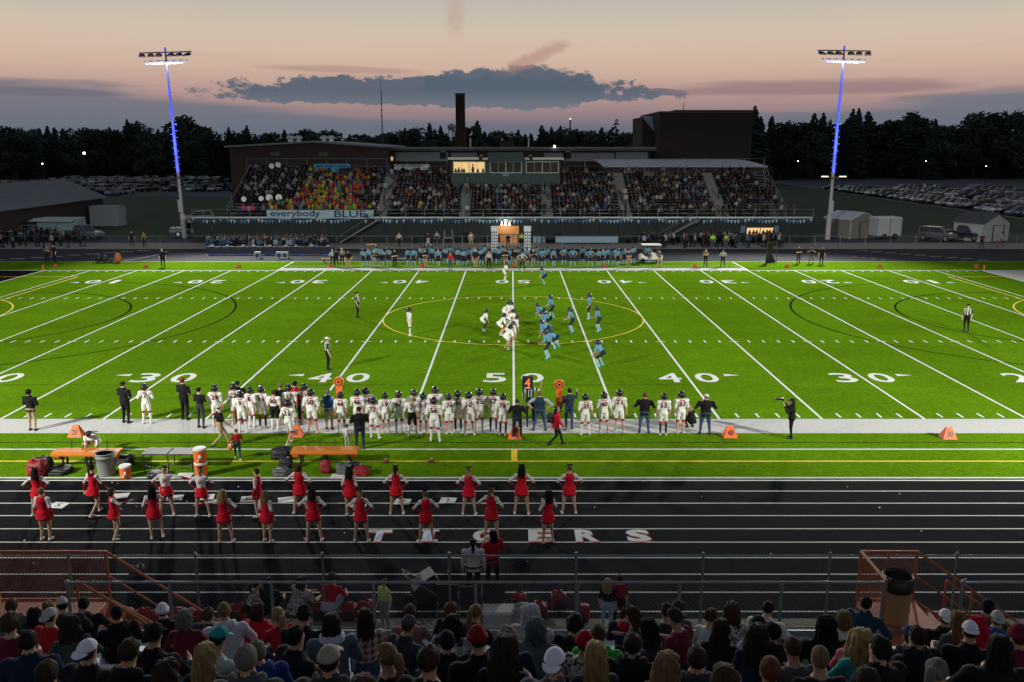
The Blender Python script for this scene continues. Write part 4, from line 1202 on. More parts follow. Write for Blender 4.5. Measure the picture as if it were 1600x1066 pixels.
    for s, k, a in zip((-1, 1), kn, an):
        h = Vector((s * .088, hipy, hip - .04))
        k, a = Vector(k), Vector(a)
        limb(h if kind != 'cheer' else h.lerp(k, .3), k, (.092 if not pads else .098) * lt, (.060 if not pads else .066) * lt, BOT if kind != 'cheer' else SKIN, 12, TRIM if pads else None)
        limb(k, a, .056 * lt if not fem else .052, .040 * lt if not fem else .036, SHIN, 7)
        t = a + Vector((s * .02, .13, -.045))
        limb(a + Vector((0, -.035, -.05)), t, .042, .034, SHOE, 4)
        limb(a, a + Vector((0, -.03, -.04)), .044, .042, SHOE, 2)
    if kind == 'cheer':
        loft([(up(0, 0, .10), Fy, .128, .105), (up(0, -.005, .02), Fy, .165, .135), (up(0, -.005, -.10), Fy, .195, .165), (up(0, -.005, -.21), Fy, .215, .185), (up(0, -.005, -.245), Fy, .212, .182)], [BOT, BOT, BOT, TRIM])
    src = b.mesh('figure', [])
    so = bpy.data.objects.new('figure', src)
    COL.objects.link(so)
    md = so.modifiers.new('merge', 'REMESH')
    md.mode = 'VOXEL'; md.voxel_size = voxel; md.adaptivity = 0.0
    sm = so.modifiers.new('smooth', 'SMOOTH'); sm.factor = 0.5; sm.iterations = 2
    dg = bpy.context.evaluated_depsgraph_get()
    me = bpy.data.meshes.new_from_object(so.evaluated_get(dg))
    bpy.data.objects.remove(so)
    kd = kdtree.KDTree(len(b.f))
    cen = [sum((Vector(b.v[i]) for i in f), Vector()) / len(f) for f in b.f]
    for i, c in enumerate(cen):
        kd.insert(c, i)
    kd.balance()
    eyes = [hv(s * .032, .088, .02) for s in (-1, 1)]
    idx = []
    for p in me.polygons:
        c = p.center
        m = b.m[kd.find(c)[1]]
        if m == SKIN and any((c - e).length < .019 for e in eyes): m = DARK
        idx.append(m)
    me.name = 'figure_' + pose
    dm = mat('default_cloth', (0.1, 0.1, 0.1))
    me.materials.clear()
    for k in range(9): me.materials.append(dm)
    me.polygons.foreach_set('material_index', idx)
    me.polygons.foreach_set('use_smooth', [True] * len(me.polygons))
    TEMPL[key] = (me, HM, up(0, 0, .30), Fy)
    return TEMPL[key]

# ---- headwear and hair, modelled round a head centred on the origin, facing +Y
def bumpy(b, amp, fr, seed):
    out = []
    for v in b.v:
        q = Vector(v)
        n_ = noise.noise(Vector((q.x * fr + seed, q.y * fr, q.z * fr * .45)))
        d = Vector((q.x, q.y, q.z * .4))
        out.append(tuple(q + (d.normalized() if d.length > 1e-4 else Vector()) * n_ * amp))
    b.v = out
def cap_shape(front_z, back_z, rx, ry, rz, cy=-.008, cz=.028, inside=.72, n=22, k=16):
    """closed shell over the skull: the part that would cover the face is drawn inside the head"""
    b = MB().ball((0, 0, 0), rx, ry, rz, n, k)
    vs = []
    for v in b.v:
        x, y, z = v
        t = max(0.0, min(1.0, (y / ry + .25) / 1.0))
        lim = back_z + (front_z - back_z) * t
        f = 1.0 if z > lim else inside
        vs.append((x * f, y * f + cy, (z if z > lim else max(z * f, -0.06)) + cz))
    b.v = vs
    return b
def hair_short(): 
    b = cap_shape(.052, -.085, .087, .109, .108); bumpy(b, .012, 30, 1); return b
def hair_buzz():
    b = cap_shape(.05, -.075, .082, .103, .104); bumpy(b, .004, 40, 2); return b
def strands(b, seed):
    out = []
    for v in b.v:
        q = Vector(v)
        an = math.atan2(q.y + .03, q.x)
        s = .008 * math.sin(an * 11 + seed + q.z * 9) + .006 * math.sin(an * 23 + q.z * 31) + .006 * math.sin(q.z * 40 + an * 5)
        d = Vector((q.x, q.y + .03, 0))
        out.append(tuple(q + d.normalized() * s)) if d.length > 1e-4 else out.append(v)
    b.v = out
def loft_hair(secs, seed, n=44, wave=0.0):
    b = MB()
    fine = []
    for s0, s1 in zip(secs, secs[1:]):
        fine += [tuple(a + (c - a) * u for a, c in zip(s0, s1)) for u in (0, .34, .67)]
    secs = fine + [secs[-1]]
    vs, fs = [], []
    for k, (z, rx, ry, cy) in enumerate(secs):
        for i in range(n):
            t = 2 * math.pi * i / n
            vs.append((rx * math.cos(t) + wave * math.sin(z * 40 + i), cy + ry * math.sin(t), z))
    for k in range(len(secs) - 1):
        fs += [(k * n + i, k * n + (i + 1) % n, (k + 1) * n + (i + 1) % n, (k + 1) * n + i) for i in range(n)]
    fs += [tuple(range(n)), tuple(reversed(range((len(secs) - 1) * n, len(secs) * n)))]
    b.add(vs, fs)
    strands(b, seed)
    return b
def hair_long(): return loft_hair([(.142, .02, .025, -.015), (.128, .065, .075, -.018), (.09, .088, .098, -.022), (.04, .098, .092, -.032), (-.03, .106, .078, -.05), (-.10, .112, .066, -.066), (-.18, .118, .055, -.078), (-.27, .108, .046, -.084), (-.34, .085, .036, -.086), (-.385, .05, .022, -.088)], 1, wave=.004)
def hair_wavy(): return loft_hair([(.146, .025, .03, -.015), (.13, .075, .085, -.018), (.09, .1, .108, -.024), (.03, .118, .1, -.036), (-.04, .132, .085, -.052), (-.11, .135, .072, -.066), (-.19, .14, .062, -.078), (-.27, .118, .05, -.084), (-.33, .08, .03, -.086)], 4, wave=.010)
def hair_bob(): return loft_hair([(.142, .02, .025, -.015), (.128, .065, .075, -.018), (.09, .09, .1, -.022), (.03, .104, .094, -.032), (-.05, .113, .082, -.045), (-.11, .108, .07, -.05), (-.135, .08, .045, -.05)], 2)
def hair_curly():
    b = cap_shape(.05, -.11, .108, .125, .125, cy=-.016); bumpy(b, .03, 26, 7); return b
def hair_pony():
    b = cap_shape(.055, -.075, .085, .106, .107)
    strands(b, 3)
    t = MB()
    pts = [(0, -.10, .075, .022), (0, -.145, .07, .032), (0, -.165, .01, .036), (.005, -.16, -.08, .034), (.0, -.15, -.17, .028), (0, -.145, -.24, .010)]
    n = 12
    vs, fs = [], []
    for x, y, z, r in pts:
        vs += [(x + r * 1.15 * math.cos(2 * math.pi * i / n) * (1 + .12 * (i % 2)), y + r * .8 * math.sin(2 * math.pi * i / n), z) for i in range(n)]
    for k in range(len(pts) - 1):
        fs += [(k * n + i, k * n + (i + 1) % n, (k + 1) * n + (i + 1) % n, (k + 1) * n + i) for i in range(n)]
    fs += [tuple(range(n)), tuple(reversed(range((len(pts) - 1) * n, len(pts) * n)))]
    b.add(vs, fs)
    return b
def hair_bun():
    b = cap_shape(.055, -.075, .085, .106, .107); strands(b, 3)
    c = MB().ball((0, -.10, .105), .05, .05, .045, 14, 9); bumpy(c, .012, 60, 3)
    b.add(c.v, c.f); return b
def hat_cap(back=False):
    b = cap_shape(.03, .012, .090, .112, .112, cz=.03, inside=.8)
    s = -1 if back else 1
    n = 12
    vs = [(.085 * math.cos(math.pi * i / n), s * (.085 + .0 * i) * 1.0 + s * .012 * math.sin(math.pi * i / n), .046) for i in range(n + 1)]
    vs2 = [(.078 * math.cos(math.pi * i / n), s * (.095 + .085 * math.sin(math.pi * i / n)), .040 - .014 * math.sin(math.pi * i / n)) for i in range(n + 1)]
    vs3 = [(x, y, z - .008) for x, y, z in vs2]; vs4 = [(x, y, z - .008) for x, y, z in vs]
    o = n + 1
    fs = [(i, i + 1, o + i + 1, o + i) for i in range(n)] + [(o + i, o + i + 1, 2 * o + i + 1, 2 * o + i) for i in range(n)] + [(2 * o + i, 2 * o + i + 1, 3 * o + i + 1, 3 * o + i) for i in range(n)]
    b.add(vs + vs2 + vs3 + vs4, fs)
    b.ball((0, -.006, .141), .01, n=8, k=4)
    return b
def hat_beanie():
    b = cap_shape(.03, -.03, .092, .114, .125, cz=.03); bumpy(b, .006, 50, 4)
    b.lathe([(.099, -.012), (.103, 0), (.1, .03), (.094, .036)], (0, -.006, .03), 22, sy=1.18)
    return b
def hat_hood():
    b = loft_hair([(.165, .02, .025, -.03), (.15, .075, .075, -.03), (.11, .108, .115, -.028), (.05, .124, .125, -.030), (-.02, .127, .118, -.034), (-.08, .125, .105, -.036), (-.13, .145, .105, -.03), (-.17, .17, .11, -.025), (-.2, .16, .1, -.02)], 6)
    vs = []
    for x, y, z in b.v:
        if y > .045 and z > -.1: y = .045 - (y - .045) * .3
        vs.append((x, y, z))
    b.v = vs
    bumpy(b, .008, 18, 5)
    return b
def hood_down():
    b = MB()
    n, k = 16, 10
    vs, fs = [], []
    for i in range(n + 1):
        t = math.pi * (1.0 + i / n)
        c = Vector((.115 * math.cos(t), .02 + .115 * math.sin(t), -.165 + .02 * math.sin(t)))
        r = .042 + .030 * abs(math.sin(t))
        rad = Vector((math.cos(t), math.sin(t), 0))
        for j in range(k):
            u = 2 * math.pi * j / k
            vs.append(c + rad * r * .8 * math.cos(u) + Vector((0, 0, 1)) * r * 1.15 * math.sin(u))
    for i in range(n):
        fs += [(i * k + j, i * k + (j + 1) % k, (i + 1) * k + (j + 1) % k, (i + 1) * k + j) for j in range(k)]
    fs += [tuple(range(k)), tuple(reversed(range(n * k, n * k + k)))]
    b.add(vs, fs)
    bumpy(b, .016, 22, 9)
    return b
def hat_bow():
    b = MB()
    for s in (-1, 1):
        b.ball((s * .05, -.03, .15), .045, .018, .032, 10, 6)
        b.ball((s * .035, -.09, .10), .016, .03, .05, 8, 6)
    b.ball((0, -.03, .145), .018, n=8, k=5)
    return b
def helmet_shell():
    b = cap_shape(.05, -.135, .138, .165, .155, cy=-.008, cz=.016, inside=.80, n=24, k=18)
    return b
def helmet_mask():
    b = MB()
    for z, w in ((-.03, .132), (-.07, .13), (-.11, .112)):
        pts = [(w * math.cos(t), .03 + .145 * math.sin(t), z) for t in [math.pi * i / 8 for i in range(9)]]
        b.path(pts, .008, 5)
    for x in (-.04, .04):
        b.path([(x, .165, -.02), (x, .172, -.07), (x, .155, -.11)], .007, 5)
    b.path([(-.11, .05, -.01), (-.118, .03, -.03)], .01, 5).path([(.11, .05, -.01), (.118, .03, -.03)], .01, 5)
    return b
HEADGEAR = {}
def headgear(kind):
    if kind not in HEADGEAR:
        f = dict(short=hair_short, buzz=hair_buzz, long=hair_long, wavy=hair_wavy, bob=hair_bob, curly=hair_curly, pony=hair_pony, bun=hair_bun, cap=hat_cap, backcap=lambda: hat_cap(True), beanie=hat_beanie,
                 hood=hat_hood, hooddown=hood_down, bow=hat_bow, helmet=helmet_shell, mask=helmet_mask)[kind]
        HEADGEAR[kind] = f().mesh(kind, mat('default_cloth', (0.1, 0.1, 0.1)), True)
    return HEADGEAR[kind]
GEAR_NAME = dict(cap='cap', backcap='cap', beanie='knit_hat', hood='hood', hooddown='hood', bow='hair_bow', helmet='helmet', mask='face_mask')

def cloth(c, rough=0.85):
    if isinstance(c, bpy.types.Material): return c
    c = tuple(round(x, 3) for x in c)
    k = 'cloth_%g_%g_%g' % c
    return mat(k, c, rough, var=0.2, scale=7, bump=0.9, bscale=7, spec=0.12, bdist=0.05)
def hairmat(c):
    c = tuple(round(x, 3) for x in c)
    return mat('hair_%g_%g_%g' % c, c, 0.75, var=0.6, scale=26, bump=0.9, bscale=60, spec=0.15, stretch=(1, 1, 0.12))
def skin(c):
    return mat('skin_%g_%g_%g' % c, c, 0.6, var=0.06, scale=20, spec=0.3)
SKINS = [(0.50, 0.30, 0.21), (0.46, 0.27, 0.18), (0.42, 0.235, 0.155), (0.27, 0.145, 0.09)]
PEOPLE = []
def person(x, y, z, face, pose, kind='plain', skin_i=0, top=(.1, .1, .1), bot=(.05, .06, .09), shoe=(.5, .5, .5), sleeve=None, fore=None, shin=None, trim=None, gear=(), size=1.0, label='', group=None, wide=1.0, extra=None):
    me, HM, chest, Fy = template(pose, kind)
    o = bpy.data.objects.new('person', me)
    COL.objects.link(o)
    o.location = (x, y, z)
    o.rotation_euler = (0, 0, R(face))
    o.scale = (size * wide, size * wide, size)
    sk = skin(SKINS[skin_i])
    mats = [sk, cloth(top), cloth(bot), cloth(shoe), cloth(sleeve) if sleeve else cloth(top), sk if fore is None else cloth(fore), sk if shin == 'skin' else cloth(shin or bot), cloth(trim or bot), mat('eye', (0.02, 0.015, 0.01), 0.4)]
    for i, m in enumerate(mats):
        o.material_slots[i].link = 'OBJECT'
        o.material_slots[i].material = m
    prev = None
    for g, c in gear:
        h = bpy.data.objects.new(GEAR_NAME.get(g, 'hair'), headgear(g))
        COL.objects.link(h)
        h.material_slots[0].link = 'OBJECT'
        h.material_slots[0].material = hairmat(c) if g not in GEAR_NAME else mat('shell_%g_%g_%g' % c, c, 0.3, var=0.05, spec=0.5) if g in ('helmet', 'mask') else cloth(c)
        if g == 'mask' and prev is not None:
            h.parent = prev
        else:
            h.parent = o
            h.matrix_local = HM @ Matrix.Diagonal((.93, .95, .98, 1)) if g in ('long', 'wavy', 'bob', 'hood', 'curly') else HM
        prev = h
    tag(o, label, 'person', group)
    PEOPLE.append(o)
    return o
def number_on(o, s, pose, kind, col, side=-1, h=.23, namestrip=None):
    """jersey digits wrapped onto the back (side -1) or chest (+1)"""
    me, HM, chest, Fy = template(pose, kind)
    key = ('num', s, pose, kind, side)
    if key not in TEXT_CACHE:
        t = text_mesh(s, .115 * len(s) + .03 * (len(s) - 1), h, 0.03).copy()
        bm = bmesh.new(); bm.from_mesh(t)
        bmesh.ops.triangulate(bm, faces=bm.faces)
        for _ in range(2):
            bmesh.ops.subdivide_edges(bm, edges=[e for e in bm.edges if e.calc_length() > .04], cuts=1)
        from mathutils.bvhtree import BVHTree
        bv = BVHTree.FromPolygons([v.co.copy() for v in me.vertices], [tuple(p.vertices) for p in me.polygons])
        if s == '-': pass
        for v in bm.verts:
            src = chest + Vector((v.co.x * (1 if side < 0 else -1), 0, 0)) + Vector((0, Fy.z * -1 * 0, 0)) + Vector((0, 0, v.co.y + .03)) + Fy * (side * .6)
            hit = bv.ray_cast(src, Fy * -side)
            q = hit[0] if hit[0] is not None else src
            v.co = q + Fy * (side * .008)
        bm.to_mesh(t); bm.free()
        t.materials.clear(); t.materials.append(cloth(col))
        TEXT_CACHE[key] = t
    n = place('jersey_number', TEXT_CACHE[key], o)
    if n.data.materials[0] is not cloth(col):
        n.material_slots[0].link = 'OBJECT'; n.material_slots[0].material = cloth(col)
    if namestrip:
        k2 = ('strip', pose, kind)
        if k2 not in TEXT_CACHE:
            b = MB()
            from mathutils.bvhtree import BVHTree
            bv = BVHTree.FromPolygons([v.co.copy() for v in me.vertices], [tuple(p.vertices) for p in me.polygons])
            g = []
            for i in range(9):
                for dz in (.165, .195):
                    src = chest + Vector((-.10 + .025 * i, 0, dz)) - Fy * .6
                    hit = bv.ray_cast(src, Fy)
                    g.append((hit[0] if hit[0] is not None else src) - Fy * .008)
            b.add(g, [(2 * i, 2 * i + 2, 2 * i + 3, 2 * i + 1) for i in range(8)])
            TEXT_CACHE[k2] = b.mesh('name_strip', cloth(namestrip))
        place('name_strip', TEXT_CACHE[k2], o)
BLACK, CHAR, NAVY, WHITE, RED, KHAKI, JEAN, GREY, WINE = (.012, .012, .014), (.035, .037, .042), (.014, .022, .05), (.66, .66, .64), (.50, .012, .022), (.36, .27, .16), (.045, .075, .14), (.19, .20, .21), (.20, .012, .03)
BLOND, DBLOND, BROWN, DBROWN, BLACKH, GREYH, AUBURN = (.28, .19, .085), (.16, .10, .047), (.055, .032, .02), (.028, .018, .012), (.010, .009, .009), (.13, .12, .11), (.10, .032, .018)

# ---------------------------------------------------------------- patterned cloth
def pattern(name, kind, a, b_, sc=1.0):
    m = bpy.data.materials.new(name); m.use_nodes = True
    t = m.node_tree; bs = t.nodes['Principled BSDF']; bs.inputs['Roughness'].default_value = 0.85; bs.inputs['Specular IOR Level'].default_value = 0.15
    co = t.nodes.new('ShaderNodeTexCoord')
    mx = t.nodes.new('ShaderNodeMix'); mx.data_type = 'RGBA'
    mx.inputs[6].default_value = (*a, 1); mx.inputs[7].default_value = (*b_, 1)
    if kind in ('stripe', 'zebra'):
        w = t.nodes.new('ShaderNodeTexWave'); w.inputs['Scale'].default_value = sc
        w.bands_direction = 'X'
        w.inputs['Distortion'].default_value = 0.0 if kind == 'stripe' else 9.0
        t.links.new(co.outputs['Object'], w.inputs['Vector'])
        g = t.nodes.new('ShaderNodeMath'); g.operation = 'GREATER_THAN'; g.inputs[1].default_value = 0.5
        t.links.new(w.outputs['Fac'], g.inputs[0]); t.links.new(g.outputs[0], mx.inputs[0])
    elif kind == 'plaid':
        sx = t.nodes.new('ShaderNodeSeparateXYZ'); t.links.new(co.outputs['Object'], sx.inputs[0])
        outs = []
        for ax in (0, 2):
            s = t.nodes.new('ShaderNodeMath'); s.operation = 'MULTIPLY'; s.inputs[1].default_value = sc
            t.links.new(sx.outputs[ax], s.inputs[0])
            f = t.nodes.new('ShaderNodeMath'); f.operation = 'FRACT'; t.links.new(s.outputs[0], f.inputs[0])
            g = t.nodes.new('ShaderNodeMath'); g.operation = 'GREATER_THAN'; g.inputs[1].default_value = 0.55
            t.links.new(f.outputs[0], g.inputs[0]); outs.append(g.outputs[0])
        ad = t.nodes.new('ShaderNodeMath'); ad.operation = 'ADD'; t.links.new(outs[0], ad.inputs[0]); t.links.new(outs[1], ad.inputs[1])
        hf = t.nodes.new('ShaderNodeMath'); hf.operation = 'MULTIPLY'; hf.inputs[1].default_value = 0.5; t.links.new(ad.outputs[0], hf.inputs[0])
        t.links.new(hf.outputs[0], mx.inputs[0])
    else:
        n = t.nodes.new('ShaderNodeTexVoronoi'); n.inputs['Scale'].default_value = sc
        t.links.new(co.outputs['Object'], n.inputs['Vector'])
        g = t.nodes.new('ShaderNodeMath'); g.operation = 'GREATER_THAN'; g.inputs[1].default_value = 0.45
        t.links.new(n.outputs['Distance'], g.inputs[0]); t.links.new(g.outputs[0], mx.inputs[0])
    t.links.new(mx.outputs[2], bs.inputs['Base Color'])
    return m
m_ref = pattern('referee_stripes', 'stripe', (.02, .02, .02), (.68, .68, .66), 2.6)
m_plaidr = pattern('red_plaid', 'plaid', (.45, .40, .38), (.22, .015, .02), 11)
m_plaidw = pattern('white_plaid', 'plaid', (.50, .46, .45), (.05, .03, .07), 7)
m_spots = pattern('speckled_print', 'spots', (.03, .03, .04), (.42, .40, .38), 26)
m_zebra = pattern('zebra_print', 'zebra', (.04, .04, .04), (.55, .52, .48), 7)

# ---------------------------------------------------------------- near-stand spectators
HAIRN = {'short': 'short hair', 'buzz': 'cropped hair', 'long': 'long hair', 'wavy': 'wavy hair', 'bob': 'bobbed hair', 'curly': 'curly hair', 'pony': 'ponytail', 'bun': 'hair bun'}
COLN = {BLOND: 'blond', DBLOND: 'dark blond', BROWN: 'brown', DBROWN: 'dark brown', BLACKH: 'black', GREYH: 'grey', AUBURN: 'auburn'}
LIME, PINK, TEAL, GREEN, BLUE, MAROON = (.30, .42, .10), (.48, .12, .20), (.02, .27, .25), (.02, .33, .04), (.02, .06, .22), (.13, .015, .03)
LGREY, DGREY, SLATE, CREAM, MINT, DKGREEN, LBLUE = (.46, .48, .53), (.07, .075, .08), (.08, .10, .13), (.60, .59, .55), (.36, .44, .36), (.05, .075, .075), (.28, .34, .42)
# head place in the photo, gear, garment colour and its description
SPEC = [
 (8, 957, [('short', BROWN)], 'coat', DGREY, 'charcoal jacket'), (54, 958, [('long', BLACKH)], 'plain', BLACK, 'black top'), (73, 947, [('bun', DBLOND)], 'woman', GREY, 'grey top'),
 (61, 968, [('backcap', (.42, .42, .44))], 'plain', (.40, .014, .03), 'red shirt, pale backward cap'), (101, 961, [('cap', (.44, .44, .42))], 'coat', CHAR, 'dark coat, off-white cap'), (129, 950, [('short', BLACKH)], 'coat', BLACK, 'black jacket'),
 (184, 959, [('cap', BLACK)], 'coat', BLACK, 'black jacket, black cap'), (253, 955, [('beanie', (.66, .66, .72))], 'coat', BLACK, 'black coat, white knit hat'), (281, 980, [('bob', GREYH)], 'woman', MAROON, 'maroon hoodie'),
 (321, 960, [('short', BROWN)], 'coat', CHAR, 'dark jacket'), (112, 986, [('wavy', DBROWN)], 'woman', DKGREEN, 'dark green jacket'), (130, 1019, [('backcap', (.72, .72, .80))], 'coat', BLACK, 'black jacket, white mesh cap'),
 (41, 1005, [('short', BLACKH)], 'coat', NAVY, 'navy jacket'), (67, 1047, [('short', DBROWN)], 'coat', DGREY, 'charcoal jacket'), (229, 1009, [('cap', BLACK)], 'coat', BLACK, 'bulky black jacket, black cap'),
 (324, 1001, [('cap', TEAL)], 'plain', MINT, 'mint shirt, teal cap'), (318, 1032, [('long', BLOND)], 'woman', BLACK, 'black top'), (12, 984, [('curly', BROWN)], 'plain', MAROON, 'maroon top'),
 (351, 969, [('short', DBLOND), ('hooddown', LGREY)], 'coat', (.48, .50, .57), 'light grey hooded sweatshirt'), (391, 963, [('bob', DBROWN)], 'coat', (.42, .012, .03), 'red jacket'), (443, 967, [('pony', BLOND)], 'woman', (.45, .014, .035), 'red shirt'),
 (469, 971, [('beanie', BLACK)], 'coat', BLACK, 'black jacket, black knit hat'), (518, 978, [('bob', DBROWN), ('hooddown', LGREY)], 'coat', SLATE, 'slate hooded sweatshirt'), (571, 984, [('long', DBROWN)], 'plain', m_plaidr, 'red plaid shirt'),
 (404, 1028, [('short', GREYH)], 'coat', (.012, .035, .15), 'blue jacket'), (612, 1028, [('pony', DBLOND)], 'woman', BLACK, 'black top'), (625, 979, [('cap', (.06, .065, .08))], 'coat', (.03, .035, .045), 'dark grey jacket, grey cap'),
 (639, 967, [('short', BROWN)], 'plain', (.22, .10, .10), 'dusty pink top'), (693, 961, [('short', AUBURN)], 'woman', BLACK, 'black top'), (734, 967, [('pony', DBLOND)], 'coat', BLACK, 'black jacket'),
 (702, 986, [('long', BLACKH)], 'plain', m_plaidw, 'white and navy plaid shirt'), (795, 1001, [('curly', GREYH)], 'plain', NAVY, 'navy jacket'), (833, 990, [('hood', (.085, .105, .105))], 'coat', (.085, .105, .105), 'grey sweatshirt, hood up'),
 (829, 966, [('hood', (.36, .36, .38))], 'coat', (.36, .36, .38), 'pale grey sweatshirt, hood up'), (891, 982, [('curly', BLACKH)], 'plain', BLACK, 'black shirt'), (909, 997, [('beanie', (.26, .01, .02))], 'plain', m_spots, 'speckled shirt, red knit hat'),
 (652, 1054, [('short', DBROWN)], 'plain', BLACK, 'black shirt'), (784, 1043, [('wavy', DBROWN)], 'woman', BLACK, 'black top'), (752, 1046, [('beanie', (.20, .012, .02))], 'coat', BLACK, 'black coat, red knit hat'), (857, 1054, [('backcap', (.66, .68, .80))], 'coat', DGREY, 'charcoal coat, white backward cap'),
 (979, 959, [('beanie', BLACK), ('hooddown', (.38, .012, .025))], 'coat', NAVY, 'navy vest over red hood'), (1002, 966, [('long', BROWN)], 'woman', CHAR, 'dark top'), (1045, 959, [('short', DBROWN)], 'plain', CHAR, 'dark shirt'), (1058, 962, [('short', BROWN)], 'woman', DGREY, 'grey top'),
 (1029, 983, [('hood', BLACK)], 'coat', (.018, .020, .024), 'black quilted jacket, hood up'), (1070, 985, [('backcap', (.03, .03, .035))], 'plain', MAROON, 'maroon shirt, black cap'), (1108, 976, [('bun', BROWN)], 'woman', LGREY, 'pale grey top'), (1122, 995, [('long', DBROWN)], 'woman', BLACK, 'black top'),
 (1141, 965, [('wavy', BROWN)], 'woman', m_spots, 'speckled dark blouse'), (1197, 956, [('short', BLACKH)], 'coat', CREAM, 'cream long-sleeved shirt'), (1188, 986, [('beanie', DBROWN)], 'plain', (.30, .36, .48), 'pale blue shirt, brown knit hat'), (1182, 1012, [('wavy', DBROWN)], 'woman', NAVY, 'navy top'),
 (934, 997, [('short', BROWN), ('hooddown', GREEN)], 'coat', GREEN, 'bright green hoodie'), (931, 1046, [('long', BLOND)], 'woman', CHAR, 'dark top'), (1031, 1040, [('wavy', DBLOND)], 'woman', BLACK, 'black top'), (1207, 1054, [('buzz', AUBURN)], 'plain', SLATE, 'slate shirt'),
 (1346, 944, [('short', BLACKH)], 'coat', (.016, .045, .075), 'blue t-shirt'), (1293, 984, [('hood', BLACK)], 'coat', BLACK, 'black jacket, hood up'), (1321, 971, [('bob', DBLOND)], 'plain', CREAM, 'cream top'), (1325, 1004, [('long', BLOND)], 'woman', PINK, 'pink top'),
 (1361, 1021, [('wavy', BLOND)], 'woman', TEAL, 'teal top'), (1285, 1042, [('buzz', DBLOND)], 'plain', BLACK, 'black shirt'), (1403, 1031, [('short', BLACKH)], 'coat', BLACK, 'black jacket'), (1454, 1036, [('pony', GREYH)], 'woman', LBLUE, 'pale denim shirt'),
 (1480, 967, [('backcap', (.75, .75, .77))], 'coat', BLACK, 'black jacket, white cap'), (1500, 972, [('long', DBLOND)], 'woman', DGREY, 'grey top'), (1520, 998, [('backcap', (.72, .72, .78))], 'coat', BLACK, 'black jacket, white mesh cap'), (1541, 986, [('hood', (.42, .012, .025))], 'coat', (.42, .012, .025), 'red sweatshirt, hood up'),
 (1541, 962, [('cap', BLACK)], 'coat', (.05, .04, .025), 'brown jacket, black cap'), (1560, 966, [('backcap', (.42, .42, .40))], 'coat', (.02, .10, .30), 'blue jacket, white cap'), (1454, 1016, [('short', DBROWN)], 'coat', BLACK, 'black jacket'), (1378, 1053, [('short', DBROWN)], 'coat', CHAR, 'dark jacket'),
 (1596, 998, [('beanie', MAROON)], 'coat', MAROON, 'maroon jacket, maroon knit hat'), (1425, 1021, [('cap', (.02, .05, .10))], 'coat', NAVY, 'navy jacket, navy cap'), (1232, 1000, [('short', BLACKH)], 'coat', BLACK, 'black jacket'), (1575, 1035, [('long', BLACKH)], 'coat', BLACK, 'black coat'),
 (1250, 1040, [('buzz', BROWN)], 'plain', DGREY, 'charcoal shirt'), (185, 1040, [('short', DBROWN)], 'coat', BLACK, 'black jacket'), (455, 1008, [('short', BLACKH)], 'coat', BLACK, 'black jacket'), (500, 1055, [('cap', (.28, .25, .20))], 'coat', CHAR, 'dark jacket, beige cap'),
 (560, 1050, [('bob', BROWN)], 'woman', CHAR, 'dark top'), (700, 1030, [('short', BLACKH)], 'coat', BLACK, 'black jacket'), (985, 1010, [('short', DBROWN)], 'coat', BLACK, 'black jacket'), (1090, 1045, [('short', DBROWN)], 'coat', CHAR, 'dark jacket'),
 (1135, 1055, [('bob', BROWN)], 'woman', BLACK, 'black top'), (255, 1050, [('wavy', DBROWN)], 'woman', BLACK, 'black top'), (375, 1058, [('short', GREYH)], 'coat', DGREY, 'charcoal jacket'),
]
def head_y(i):
    D, zh = ROW0_D - TREAD * i, ROW0_Z + RISE * i + 1.19
    return 533 + FPX * math.tan(math.atan((CAM_Z - zh) / D) - PITCH)
ROWY = [head_y(i) for i in range(12)]
seats = {}
CROWD = []
rs = random.Random(77)
def seat(px, py, strict=False):
    order = sorted(range(12), key=lambda i: abs(ROWY[i] - py))
    for i in order[:(1 if strict else 4)]:
        x = plane_at(px, ROWY[i], CAM_Y + ROW0_D - TREAD * i).x
        if all(abs(x - q) > 0.58 for q in seats.get(i, [])):
            seats.setdefault(i, []).append(x)
            return i, x
    return None
def spectator(px, py, gear, kind, top, desc, strict=False):
    s = seat(px, py, strict)
    if s is None:
        return
    i, x = s
    pose = rs.choice(('sit', 'sit', 'sit2', 'sit3'))
    long_sleeve = kind == 'coat'
    g0, c0 = gear[0]
    look = (COLN.get(c0, 'dark') + ' ' + HAIRN[g0] + ', ' if g0 in HAIRN else '') + desc
    if kind == 'coat' and g0 in ('short', 'cap', 'buzz', 'bob', 'pony') and len(gear) < 2 and rs.random() < .55 and not isinstance(top, bpy.types.Material):
        gear = gear + [('hooddown', top)]
    if g0 in ('cap', 'backcap', 'beanie'):
        gear = gear + [('buzz', rs.choice((BROWN, DBROWN, BLACKH)))]
    o = person(x, CAM_Y + ROW0_D - TREAD * i, ROW0_Z + RISE * i, rs.gauss(0, 22), pose, kind, rs.choice((0, 0, 1, 1, 2)), top, rs.choice((JEAN, BLACK, CHAR, NAVY)), (.2, .2, .2),
               fore=top if long_sleeve or rs.random() < .5 else None, gear=gear, size=rs.uniform(.96, 1.04), wide=rs.uniform(.98, 1.07), label='', group='spectators in the near bleachers')
    CROWD.append((i, x, o, look))
for e in SPEC:
    spectator(*e)
fillers = [([('short', DBROWN)], 'coat', BLACK, 'black jacket'), ([('short', BLACKH)], 'coat', CHAR, 'dark jacket'), ([('long', DBROWN)], 'woman', BLACK, 'black top'), ([('bob', BROWN)], 'woman', DGREY, 'charcoal top'), ([('cap', BLACK)], 'coat', NAVY, 'navy jacket, black cap'),
           ([('hood', CHAR)], 'coat', CHAR, 'charcoal sweatshirt, hood up'), ([('buzz', DBROWN)], 'coat', (.02, .03, .028), 'dark green jacket'), ([('wavy', BROWN)], 'woman', BLACK, 'black top')]
